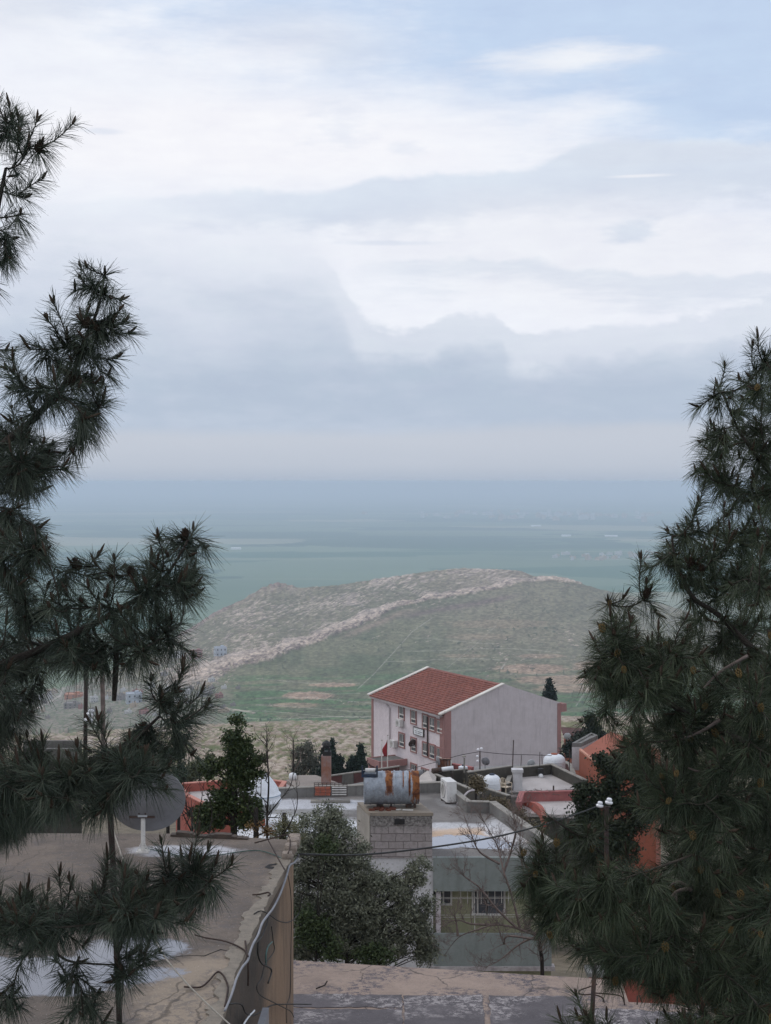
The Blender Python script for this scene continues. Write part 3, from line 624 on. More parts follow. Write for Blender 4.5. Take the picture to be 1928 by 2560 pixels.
edge_thing('loose_wire', [(650, 890), (700, 860), (760, 858), (860, 915), (940, 970), (1040, 992), (1120, 960), (1190, 880), (1215, 760), (1225, 660), (1260, 610)], .008, M['black'], 'black wire sagging in a wide loop round the wall corner', 'wire', WR)
edge_thing('loose_wire', [(1060, 430), (1090, 620), (1100, 900), (1095, 1300), (1090, 1700), (1080, 1880), (1040, 2000), (1040, 2200)], .006, M['black'], 'thin black wire running straight down the brown part of the wall', 'wire', WR)
edge_thing('loose_wire', [(700, 1210), (700, 1380), (750, 1490), (860, 1560), (820, 1720)], .012, M['black'], 'short thick black wire kinked back on itself on the wall', 'wire', WR)
edge_thing('loose_wire', [(860, 1040), (880, 1200), (890, 1340), (780, 1500), (740, 1660), (685, 1760), (720, 1860), (860, 1940), (1000, 2010), (1090, 2060), (1130, 2130)], .007, M['black'], 'long wavy black wire trailing down to a pale green end', 'wire', WR)
edge_thing('loose_wire', [(350, 1975), (450, 1965), (510, 1990), (550, 2080), (640, 2110), (740, 2060), (860, 1990), (1000, 1975), (1340, 1975)], .009, M['black'], 'black cable looping across the bottom of the wall and out to the right', 'wire', WR)
edge_thing('loose_wire', [(830, 900), (800, 1020), (750, 1150), (700, 1215), (640, 1260)], .008, M['black'], 'black wire tied close under the grey conduit', 'wire', WR)
edge_thing('green_hose_wire', [(870, 1225), (820, 1280), (795, 1380), (795, 1500)], .010, mat('teal_wire', (.1, .2, .18), (.06, .12, .11), 9, rough=.5, bump=0), 'short pale teal wire arched against the dark wall', 'wire')
edge_thing('green_cable', [(-700, 95), (-400, 150), (-250, 190), (0, 200), (200, 185), (420, 150), (680, 125), (860, 165), (1000, 230)], .008, mat('green_cable', (.05, .11, .09), (.03, .07, .06), 9, rough=.5, bump=0), 'thin dark green cable lying across the roof past the dish foot', 'cable', lift=.02)
edge_thing('torn_plastic_strip', [(525, 2215), (590, 2120), (640, 2070), (655, 2050)], .012, M['pvc'], 'torn white plastic strip caught on the cable at the bottom of the wall', 'plastic strip')
w_ = MB(); w_.prism([(-1.60, 17.4), (-1.52, 17.4), (-1.49, 18.4), (-1.57, 18.4)], -8.2, -6.72)
tag(w_.build('metal_panel', M['conduit']), 'pale grey metal strip standing against the bottom of the stained wall', 'metal strip')
q = smooth_path([P(262, 2010, 12.5), P(275, 2050, 12.3), P(312, 2160, 11.8), P(385, 2345, 11.0), P(460, 2450, 10.6), P(585, 2570, 10.2), P(700, 2660, 9.8)], 6)
tag(MB().tube(q, .006, 5).build('guy_rope', M['string'], smooth=True), 'pale taut cord slanting down across the front of the left roof', 'rope')
for i, (x, y, r, lb) in enumerate([(1135, 70, .13, 'pale brown rubble block second from the top of the pile at the roof corner'), (1150, 20, .12, 'topmost rubble block of the pile at the roof corner'), (1105, 130, .12, 'rounded rubble block in the middle of the pile at the roof corner'), (1060, 215, .1, 'smallest rubble block at the foot of the pile by the roof corner')]):
    c = G(*c8(x-10, y+14), ZL); mb = MB(); rs = np.random.default_rng(i)
    vs = []; fs = []; nu, nv = 10, 7
    for a in range(nv+1):
        for b in range(nu):
            th = math.pi*a/nv; ph = 2*math.pi*b/nu; k = (abs(math.sin(th)*math.cos(ph))**5+abs(math.sin(th)*math.sin(ph))**5+abs(math.cos(th))**5)**(-.2)*(1+.08*(rs.random()-.5))
            vs.append((c.x+r*.8*k*math.sin(th)*math.cos(ph), c.y+r*1.1*k*math.sin(th)*math.sin(ph), c.z+r*.55+r*.62*k*math.cos(th)))
    for a in range(nv):
        for b in range(nu): fs.append((a*nu+b, a*nu+(b+1) % nu, (a+1)*nu+(b+1) % nu, (a+1)*nu+b))
    mb.add(vs, fs); tag(mb.build('rubble_block', M['stone'], smooth=False), lb, 'stone', 'rubble blocks at the roof corner')
# ================================================================== near roof, bottom centre
ZN = -8.97
def near_roof():
    a, b, c, d_, e = G(380, 2388, ZN), G(740, 2401, ZN), G(1500, 2447, ZN), G(1553, 2451, ZN), G(1572, 2505, ZN)
    f = G(2100, 2530, ZN)
    poly = [(-1.25, 23.3), (-1.0, 15), (7.5, 15), xy(f), xy(e), xy(d_), xy(c), xy(b), (xy(a)[0], xy(a)[1]-.2), (xy(a)[0], 23.3)]
    root = thing('low_flat_roof_house', (2, 21, ZN-4.5), 'low flat roof at the bottom with a tan cement rim and grey felt sheets', 'house')
    tan = puddled('tan_cement_rim', (.33, .25, .205), (.265, .2, .165), [], spots=1.0, cspot=(.095, .08, .09), scale=1.4, cracks=.7)
    MB().prism(poly, ZN-4.5, ZN).build('rim', tan, root)
    # felt sheets, separate strips with small gaps
    felt = puddled('grey_roofing_felt', (.115, .102, .11), (.085, .075, .082), [], spots=.9, cspot=(.34, .31, .31), scale=1.2)
    q = [[(700, 2486), (1005, 2489), (1005, 2521), (700, 2518)], [(1009, 2489), (1206, 2490), (1218, 2600), (1014, 2600)], [(700, 2522), (1005, 2525), (1010, 2600), (700, 2600)], [(1222, 2491), (1452, 2492), (1470, 2600), (1232, 2600)], [(1484, 2521), (1750, 2535), (1800, 2620), (1496, 2620)]]
    for k, pl in enumerate(q):
        g_ = [G(x, y, ZN) for x, y in pl]
        n = 16; edge = []
        for i in range(4):
            p, r = g_[i], g_[(i+1) % 4]
            for j in range(n):
                t_ = j/n; v = p.lerp(r, t_); edge.append((v.x+.03*(random.random()-.5), v.y+.07*(random.random()-.5)))
        MB().prism(edge, ZN+.002, ZN+.012+k*.001).build('felt_sheet', felt, root)
near_roof()
def pipe_bits():
    b = G(1480, 2556, ZN)
    tag(MB().tube([(b.x, b.y, ZN), (b.x+.02, b.y, ZN+.45), (b.x+.05, b.y, ZN+.98)], .04, 10).build('standing_pipe', M['steel'], smooth=True), 'dark upright pipe standing on the low roof under the right pine', 'pipe')
    c12 = lambda x, y: (1380+x/3.04, 2380+y/3.04)
    G_ = 'rusty bars on the low roof'
    for k, (pl, lb) in enumerate([([(345, 245), (270, 270), (215, 290), (205, 312), (240, 325), (300, 322), (350, 332), (385, 350), (398, 385)], 'rusty bar curled round the upright pipe'), ([(330, 312), (420, 318), (500, 328), (535, 345), (553, 400)], 'rusty bar arching from the pipe to the step in the rim'), ([(500, 190), (520, 260), (545, 340), (553, 402)], 'straight dark bar leaning at the step in the rim'), ([(650, 335), (648, 398)], 'short upright bar in front of the red wall'), ([(663, 325), (685, 385)], 'short slanted bar in front of the red wall')]):
        q = []
        for i, (x, y) in enumerate(pl):
            X_, Y_ = c12(x, y); yb = c12(0, 402)[1]; q.append(P(X_, Y_, -ZN*F/(max(Y_, 2505)+4-HY)))
        tag(MB().tube(smooth_path(q, 4), .012, 6).build('bent_rebar', M['rebar'], smooth=True), lb, 'rebar', G_)
    p = [G(790, 2472, ZN+.03), G(800, 2468, ZN+.05), G(812, 2463, ZN+.04), G(818, 2453, ZN+.05)]
    tag(MB().tube(p, .013, 6).build('fallen_twig', M['darkwood']), 'small dark stick lying on the tan rim at the left of the low roof', 'stick')
    a = G(1478, 2440, -11.6)
    r = thing('red_walled_shed', (a.x+2.4, a.y+1, -14), 'rust-red painted shed wall glimpsed under the right pine', 'shed')
    x0, y0 = a.x, a.y
    MB().prism([(x0, y0), (x0+4.2, y0-.3), (x0+4.3, y0+.1), (x0, y0+.4)], -15, -11.6).build('wall', M['terracotta'], r)
    MB().prism([(x0-.1, y0-.1), (x0+4.3, y0-.4), (x0+4.4, y0+.2), (x0-.1, y0+.5)], -11.6, -11.5).build('roof', M['grey_conc'], r)
pipe_bits()
# ================================================================== the grey-green house with the block tower
ZG = -12.05
def hollow_block_mat():
    m, t, b = principled('block_masonry'); v = t.n('NewGeometry').outputs['Position']; x, y, z = t.sep(v)
    wob = t.m('MULTIPLY', t.m('SUBTRACT', t.noise(v, 2.4, 3), .5), .09)
    vv = t.xyz(t.m('ADD', t.m('ADD', x, t.m('MULTIPLY', y, .4)), wob), t.m('ADD', t.m('ADD', z, .02), wob), 0)
    br = t.n('TexBrick'); t.put(br.inputs['Vector'], vv); br.inputs['Scale'].default_value = 1; br.inputs['Brick Width'].default_value = .47; br.inputs['Row Height'].default_value = .245
    br.inputs['Mortar Size'].default_value = .013; br.inputs['Mortar Smooth'].default_value = .3; br.inputs['Bias'].default_value = 0; br.offset = .5
    br.inputs['Color1'].default_value = (.38, .34, .335, 1); br.inputs['Color2'].default_value = (.3, .265, .26, 1); br.inputs['Mortar'].default_value = (.16, .135, .13, 1)
    n = t.noise(v, 7, 6, .7); c = t.mix(t.m('MULTIPLY', t.step(n, .4, .7), .55), br.outputs[0], (.17, .145, .14, 1))
    top = t.step(t.m('ADD', z, t.m('MULTIPLY', n, .35)), -11.1, -10.75); c = t.mix(t.m('MULTIPLY', top, .8), c, t.mix(t.step(t.noise(v, 12, 5, .7), .42, .6), (.07, .065, .06, 1), (.27, .255, .24, 1)))
    t.put(b.inputs['Base Color'], c); b.inputs['Roughness'].default_value = .95
    bp = t.n('Bump'); bp.inputs['Strength'].default_value = .7; bp.inputs['Distance'].default_value = .02
    t.put(bp.inputs['Height'], t.m('ADD', t.m('MULTIPLY', br.outputs[1], -1), t.m('MULTIPLY', t.noise(v, 25, 5, .7), .5))); t.put(b.inputs['Normal'], bp.outputs[0])
    return m
HB = hollow_block_mat()
def green_house():
    root = thing('grey_green_house', (0, 50, ZG-6), 'two-storey grey-green house with wet flat roof and olive-yellow balcony wall', 'house')
    Fl, Fr = (-5.4, 46.3), (5.35, 46.3)
    A_ = (-4.9, 54.6); B_ = xy(G(1105, 1981, ZG)); C_ = xy(G(1167, 2032, ZG)); D_ = xy(G(1223, 2033, ZG)); E_ = xy(G(1342, 2128, ZG)); E_ = (5.25, 46.3)
    poly = [Fl, E_, D_, C_, B_, A_]
    S = lambda px, py: xy(G(px, py, ZG))
    m = puddled('wet_screed', (.22, .205, .195), (.16, .148, .143), [(*S(1160, 2100), 1.25, .75), (*S(1215, 2112), 1.0, .55), (*S(1110, 2112), .6, .6)], wet=(.24, .27, .34),  # puddle colour carries the blue of the reflected sky
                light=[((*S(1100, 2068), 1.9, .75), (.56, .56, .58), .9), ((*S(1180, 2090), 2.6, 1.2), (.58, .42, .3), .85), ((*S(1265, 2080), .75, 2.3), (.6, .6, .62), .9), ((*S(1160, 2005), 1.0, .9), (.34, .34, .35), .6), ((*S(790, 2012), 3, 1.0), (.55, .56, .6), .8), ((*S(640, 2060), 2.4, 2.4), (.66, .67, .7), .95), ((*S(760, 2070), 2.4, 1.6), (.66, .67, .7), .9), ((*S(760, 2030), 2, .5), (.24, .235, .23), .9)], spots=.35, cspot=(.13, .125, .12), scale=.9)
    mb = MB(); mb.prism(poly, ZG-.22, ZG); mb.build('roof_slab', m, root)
    body = MB(); ip = inset(ccw([(-5.4, 47.1), (5.2, 47.1)]+poly[2:]), .03); body.prism(ip, ZG-3.2, ZG-.22); body.build('wall', M['dark_conc'], root)
    # parapets along the back and right with pale copings
    pr = MB(); cp = MB(); H = .36
    def wallseg(p, q, wd=.2, h=H, side=1):
        p, q = Vector(p), Vector(q); t_ = (q-p).normalized(); n = Vector((-t_.y, t_.x))*side
        pr.prism([xy(p), xy(q), xy(q+n*wd), xy(p+n*wd)], ZG+.002, ZG+h)
        cp.prism([xy(p-n*.02-t_*.0), xy(q-n*.02), xy(q+n*(wd+.02)), xy(p+n*(wd+.02))], ZG+h, ZG+h+.035)
    wallseg(A_, B_, side=1); wallseg(B_, C_, side=1); wallseg(C_, D_, side=1, h=.38); wallseg(D_, (E_[0], E_[1]), side=1, h=.4, wd=.24)
    pr.build('parapet', M['grey_conc'], root); cp.build('coping', M['coping'], root)
    # front: fascia, recessed olive wall with windows, balcony
    x0, x1 = 1.53, 5.3; y = 46.3
    MB().box(((x0+x1)/2-.0, y-.075, ZG-.54), (x1-x0, .15, 1.08)).build('fascia', M['green_paint'], root)
    MB().box(((x0+x1)/2, y+.62, ZG-2.1), (x1-x0, .2, 2.1)).build('wall', M['olive_paint'], root)
    MB().box(((-.5-5.4)/2+.0, y-.04, ZG-2.2), (4.9, .08, 4.4)).build('wall', M['white_plaster'], root)
    MB().box((.5, y-.035, ZG-2.35), (2.06, .1, 4.7)).build('wall', M['white_plaster'], root)
    wy = y+.5
    def win(pxa, pxb, pya, pyb, mull):
        a, b = P(pxa, pya, wy), P(pxb, pyb, wy); cx_, cz_ = (a.x+b.x)/2, (a.z+b.z)/2; W_, H_ = b.x-a.x, a.z-b.z
        fr = MB()
        for sx in (-1, 1): fr.box((cx_+sx*(W_/2+.03), wy, cz_), (.06, .1, H_+.12))
        for sz in (-1, 1): fr.box((cx_, wy, cz_+sz*(H_/2+.03)), (W_, .1, .06))
        for mm in mull: fr.box((a.x+W_*mm, wy-.01, cz_), (.05, .06, H_))
        o = fr.build('window', M['white_trim'], root); MB().box((cx_, wy+.03, cz_), (W_, .03, H_)).build('pane', M['glass'], o)
    win(1080, 1126, 2219, 2258, [.3, .62]); win(1184, 1215, 2222, 2283, [.33]); win(1220, 1259, 2224, 2284, [])
    bars = MB()
    for i in range(9):
        x = x0+.9+i*.22; bars.box((x, y+.2, ZG-1.33), (.02, .02, .5 if i % 2 else .45))
    for zz in (-1.38, -1.42, -1.95, -2.02): bars.tube([(x0, y+.2, ZG+zz), (x1, y+.2, ZG+zz+.02)], .008, 5)
    bars.tube([(x0+1.35, y+.2, ZG-1.4), (x0+1.35, y+.2, ZG-2.6)], .012, 5)
    bars.build('grille', M['white_trim'], root)
    MB().box((1.62+.08, y+.1, ZG-2.15), (.16, .16, 2.0)).build('drainpipe', M['gable_wall'], root)
    MB().box(((x0+x1)/2, y-.28, ZG-2.9), (x1-x0, .14, 1.02)).build('balcony_wall', M['green_paint'], root)
    lg = MB(); lg.box(((x0+x1)/2, y-.26, ZG-3.48), (x1-x0+.2, .34, .13)); lg.build('ledge', mat('peeling_white_ledge', (.5, .46, .46), (.26, .23, .23), 3, spots=.8, cspot=(.12, .1, .1)), root)
    MB().box(((x0+x1)/2, y+.1, ZG-4.7), (x1-x0, .5, 2.3)).build('wall', M['olive_paint'], root)
    MB().box((0, y+3, ZG-5.2), (10, 5, 2.2)).build('foundation', M['dark_conc'], root)
    # the small tower of hollow blocks that carries the drum
    tz = P(1000, 2031, 46.2).z; tp = [(-.5, 46.14), (1.53, 46.14), (1.12, 47.7), (-.93, 47.7)]
    tw = MB(); tw.prism(inset(ccw(tp), .025), ZG-.02, tz-.09); o = tw.build('tower_wall', HB, root)
    MB().prism(tp, tz-.1, tz).build('tower_slab', mat('tower_slab', (.32, .27, .215), (.24, .205, .17), 2.5, spots=.6, bump=.5), root)
    # plastered left flank, standing proud
    ee = inset(ccw(tp), .025)
    MB().prism([(-.952, 47.68), (-.93, 47.7), (-.495, 46.16), (-.515, 46.15)], ZG+.01, tz-.11).build('tower_plaster', mat('tower_flank_plaster', (.36, .33, .29), (.27, .24, .21), 2, spots=.4), root)
    a, b = P(986, 2048, 46.13), P(1012, 2061, 46.13)
    MB().box(((a.x+b.x)/2, 46.15, (a.z+b.z)/2), (b.x-a.x, .05, a.z-b.z)).build('tower_vent', M['dark'], root)
    return tz
TZ = green_house()
# ---- drum
def drum():
    m, t, b = principled('rusty_galvanised'); v = t.n('NewGeometry').outputs['Position']; x, y, z = t.sep(v)
    n = t.noise(t.scaled(v, 7, 1.2, 1.0), 2.5, 8, .7); n2 = t.noise(v, 6, 5, .65)
    c = t.mix(t.step(n2, .35, .65), (.31, .345, .4, 1), (.22, .24, .275, 1)); c = t.mix(t.m('MULTIPLY', t.step(t.noise(v, 22, 4, .7), .5, .65), .35), c, (.42, .45, .5, 1)); c = t.mix(t.m('MULTIPLY', t.step(t.noise(v, 9, 7, .75), .56, .66), .5), c, (.16, .1, .07, 1))
    rust = None
    for x0, wd, drop in [(P(978, 0, 47).x-.07, .12, .52), (P(1040, 0, 47).x-.0, .16, .85), (P(1024, 0, 47).x, .035, .62), (P(1008, 0, 47).x, .02, .3)]:
        a = t.m('DIVIDE', t.m('ABSOLUTE', t.m('SUBTRACT', x, x0)), wd); zz = t.m('DIVIDE', t.m('SUBTRACT', TZ+1.05, z), drop)
        r = t.m('ADD', t.m('MAXIMUM', a, zz), t.m('MULTIPLY', t.m('SUBTRACT', n, .5), 2.2)); q = t.step(r, 1.1, .8); rust = q if rust is None else t.m('MAXIMUM', rust, q)
    c = t.mix(rust, c, t.mix(t.step(n2, .4, .6), (.27, .1, .03, 1), (.1, .032, .016, 1)))
    t.put(b.inputs['Base Color'], c); t.put(b.inputs['Roughness'], t.m('MULTIPLY_ADD', rust, .4, .5)); b.inputs['Metallic'].default_value = .15
    d = 46.95; a = P(911, 1975, d); e = P(1046, 1968, d-.05); r = .535
    root = thing('drum_tank', (.4, d, TZ), 'rust-streaked bluish steel drum tank lying on top of the block tower', 'water tank')
    axx = Vector((e.x-a.x, e.y-a.y+.12, 0)).normalized(); L = (e-a).length; zc = TZ+.1+r
    Mx = axx.to_track_quat('Z', 'Y').to_matrix(); c0 = Vector((a.x, d, zc))
    prof = [(0.01, .03), (r-.04, .02), (r-.03, -.01), (r, -.012), (r, .02)]
    nr = 9
    for i in range(1, nr):
        zz = L*i/nr; k = .012 if i != 5 else .022
        prof += [(r-.004, zz-.03), (r+k, zz-.012), (r+k, zz+.012), (r-.004, zz+.03)]
    prof += [(r, L-.02), (r, L+.012), (r-.03, L+.01), (r-.04, L-.02), (.01, L-.03)]
    MB().lathe(prof, c0, 48, Mx).build('drum', m, root, smooth=True)
    for px_, w_ in [(950, .22), (978, .06), (1022, .2), (1037, .08)]: p = P(px_, 2000, d); MB().box((p.x, d+.05, TZ+.1), (w_, .3, .2)).build('foot', M['steel'], root)
    bs = MB()
    for i in range(9):
        bs.box((a.x+.25+.18*(i % 5)*.8+.03*i, 46.45+.13*(i % 3), TZ+.03+.0*i), (.2, .1, .055), i*.7)
    tag(bs.build('broken_bricks', mat('broken_red_brick', (.2, .065, .04), (.12, .045, .03), 8)), 'scatter of broken red bricks in front of the drum on the tower slab', 'bricks', kind='stuff')
    tag(MB().box((.72, 46.42, TZ+.03), (.34, .09, .03), -.2).box((.42, 46.5, TZ+.025), (.16, .07, .03), .3).build('broken_tile', M['white_trim']), 'small white broken slab pieces under the right half of the drum', 'tile')
    cr = MB(); x0 = P(923, 0, 46.9).x+.02; zt = zc+r-.02
    for sx in (-.24, .24): cr.box((x0+sx, 46.75, zt+.07), (.05, .3, .22)); cr.box((x0+sx, 46.62, zt+.2), (.05, .05, .14))
    cr.box((x0, 46.62, zt-.06), (.53, .05, .1)); cr.box((x0, 46.9, zt+.0), (.53, .05, .1))
    r2 = thing('blue_metal_cradle', (x0, 46.75, zt-.1), 'dark blue metal cradle strapped on the left top of the rusty drum', 'bracket')
    cr.build('frame', M['bluemetal'], r2); MB().lathe([(.01, -.16), (.07, -.16), (.07, .16), (.01, .16)], (x0+.02, 46.75, zt+.09), 14, Matrix.Rotation(R(90), 3, 'Y')).build('motor', M['ac'], r2, smooth=False)
    s = P(1052, 1985, 47.6); v_ = thing('standpipe', (s.x, s.y, ZG), 'white-capped plaster standpipe just right of the block tower', 'standpipe')
    MB().lathe([(.09, 0), (.085, .6), (.06, .95), (.1, 1.0), (.1, 1.1), (.06, 1.16)], (s.x+.1, s.y, ZG), 14).build('stem', M['white_plaster'], v_); MB().lathe([(.05, 0), (.11, .02), (.11, .07), (.05, .1)], (s.x+.1, s.y, ZG+1.22), 14).build('cap', M['coping'], v_)
drum()
def ac_unit(loc, rz, size, label, group=None, pipes=True, parent=None):
    w_, d_, h_ = size; x, y, z = loc; root = thing('air_conditioner', loc, label, 'air conditioner', group)
    ca, sa = math.cos(rz), math.sin(rz); T = lambda a, b: (x+a*ca-b*sa, y+a*sa+b*ca)
    c = T(0, 0); MB().box((c[0], c[1], z+h_/2+.06), (w_, d_, h_), rz).build('casing', M['ac'], root, bevel=.012)
    g = MB(); fr = T(-w_*.1, -d_/2-.006); Mx = Vector((sa, -ca, 0)).to_track_quat('Z', 'Y').to_matrix()
    for k in range(5): g.lathe([(h_*.07*(k+1), 0), (h_*.07*(k+1)+.012, 0), (h_*.07*(k+1)+.012, .012), (h_*.07*(k+1), .012)], (fr[0], fr[1], z+h_/2+.06), 24, Mx)
    g.build('fan_grille', M['white_trim'], root)
    MB().lathe([(.01, 0), (h_*.4, 0), (h_*.4, .004)], (fr[0], fr[1], z+h_/2+.06), 24, Mx).build('fan', M['conduit'], root)
    for k in (-1, 1): p = T(k*w_*.32, 0); MB().box((p[0], p[1], z+.03), (.06, d_*1.1, .06), rz).build('foot', M['steel'], root)
    lb = T(w_*.33, -d_/2-.004); MB().box((lb[0], lb[1], z+h_*.8), (w_*.16, .006, h_*.14), rz).build('badge', M['gable_wall'], root)
    return root
p = G(1117, 2012, ZG); p2 = G(1122, 2006, ZG)
ac_unit((p2.x, p2.y+.1, ZG), R(-76), (.85, .38, .78), 'white box air conditioner standing on the wet roof by the grey parapet')
q = smooth_path([(p2.x+.3, p2.y, ZG+.35), (p2.x+.42, p2.y-.25, ZG+.12), (p2.x+.3, p2.y-.5, ZG+.06), (p2.x+.7, p2.y-.3, ZG+.45), (p2.x+.95, p2.y-.2, ZG+.5)], 5)
tag(MB().tube(q, .035, 8).build('refrigerant_hose', M['gable_wall'], smooth=True), 'lagged grey hose curling from the roof air conditioner over the parapet', 'hose')
def screen():
    a, b = P(786, 1957, 54.3), P(868, 1990, 54.3); root = thing('brick_grate', ((a.x+b.x)/2, 54.2, ZG), 'metal grate and red bricks leaning on the back parapet left of the drum', 'grate')
    g = MB(); W_ = b.x-a.x
    for i in range(9): g.box((a.x+W_*i/8, 54.3, (a.z+b.z)/2), (.02, .02, a.z-b.z))
    for i in range(9): g.box(((a.x+b.x)/2, 54.285, b.z+(a.z-b.z)*i/8), (W_, .02, .02))
    g.build('bars', M['steel'], root); bk = MB()
    for r in range(3):
        for c in range(3): bk.box((a.x+.12+c*.2+(r % 2)*.02, 54.18, b.z+.1+r*.11), (.18, .1, .09))
    bk.build('bricks', mat('orange_brick', (.36, .11, .07), (.27, .09, .06), 5), root)
    sl = MB()
    for r in range(4): sl.box((a.x+W_*.76, 54.2, b.z+.08+r*.09), (W_*.44, .06, .03))
    sl.build('slats', M['white_trim'], root); MB().box(((a.x+b.x)/2-.0, 54.12, ZG+.04), (W_*1.2, .3, .06)).build('base', M['coping'], root)
screen()
def onion_tank():
    c = (P(652, 0, 50.5).x, 50.5, ZG); k = .01403
    root = thing('water_tank', c, 'tall white onion-shaped plastic water tank on a brick stub behind the juniper', 'water tank')
    z0 = P(652, 2047, 50.5).z-ZG; zw = P(652, 2002, 50.5).z-ZG; zt = P(652, 1934, 50.5).z-ZG; r = .72
    MB().lathe([(.1, z0), (.16, z0+.03), (.42, z0+(zw-z0)*.35), (.6, z0+(zw-z0)*.65), (r*.97, zw-.03), (r*.97, zw)], c, 40).build('lower_cone', M['tankgrey'], root, smooth=True)
    prof = [(r*1.03, zw), (r*1.03, zw+.05), (r*.97, zw+.08), (r*.95, zw+.2), (r*.98, zw+.22), (r*.98, zw+.27), (r*.92, zw+.29)]
    for i in range(8):
        t_ = i/7; prof.append((r*(.9-.52*t_**1.5), zw+.3+(zt-zw-.36)*t_))
    prof += [(.24, zt-.05), (.05, zt-.04)]
    MB().lathe(prof, c, 40).build('dome', M['tankwhite'], root, smooth=True)
    MB().lathe([(.05, zt-.05), (.25, zt-.05), (.25, zt+.0), (.05, zt+.02)], c, 24).build('lid', M['conduit'], root)
    MB().lathe([(r*.985, zw+.225), (r*.985, zw+.25)], c, 40).build('band', mat('blue_band', (.2, .3, .42), (.25, .35, .45), 4, bump=0), root)
    MB().box((c[0], c[1], ZG+z0/2), (.3, .3, z0)).build('pedestal', M['orange'], root)
    ld = MB(); xs = P(640, 0, 49.7).x
    for s in (0, .17): ld.tube([(xs+s, 49.4, ZG+.3), (xs+s, 49.9, ZG+zt)], .014, 6)
    for i in range(7): ld.tube([(xs, 49.45+.06*i, ZG+.5+i*.2), (xs+.17, 49.45+.06*i, ZG+.5+i*.2)], .01, 5)
    l = thing('ladder', (xs, 49.4, ZG), 'narrow steel ladder leaning on the white onion-shaped tank', 'ladder'); ld.build('frame', M['steel'], l)
onion_tank()
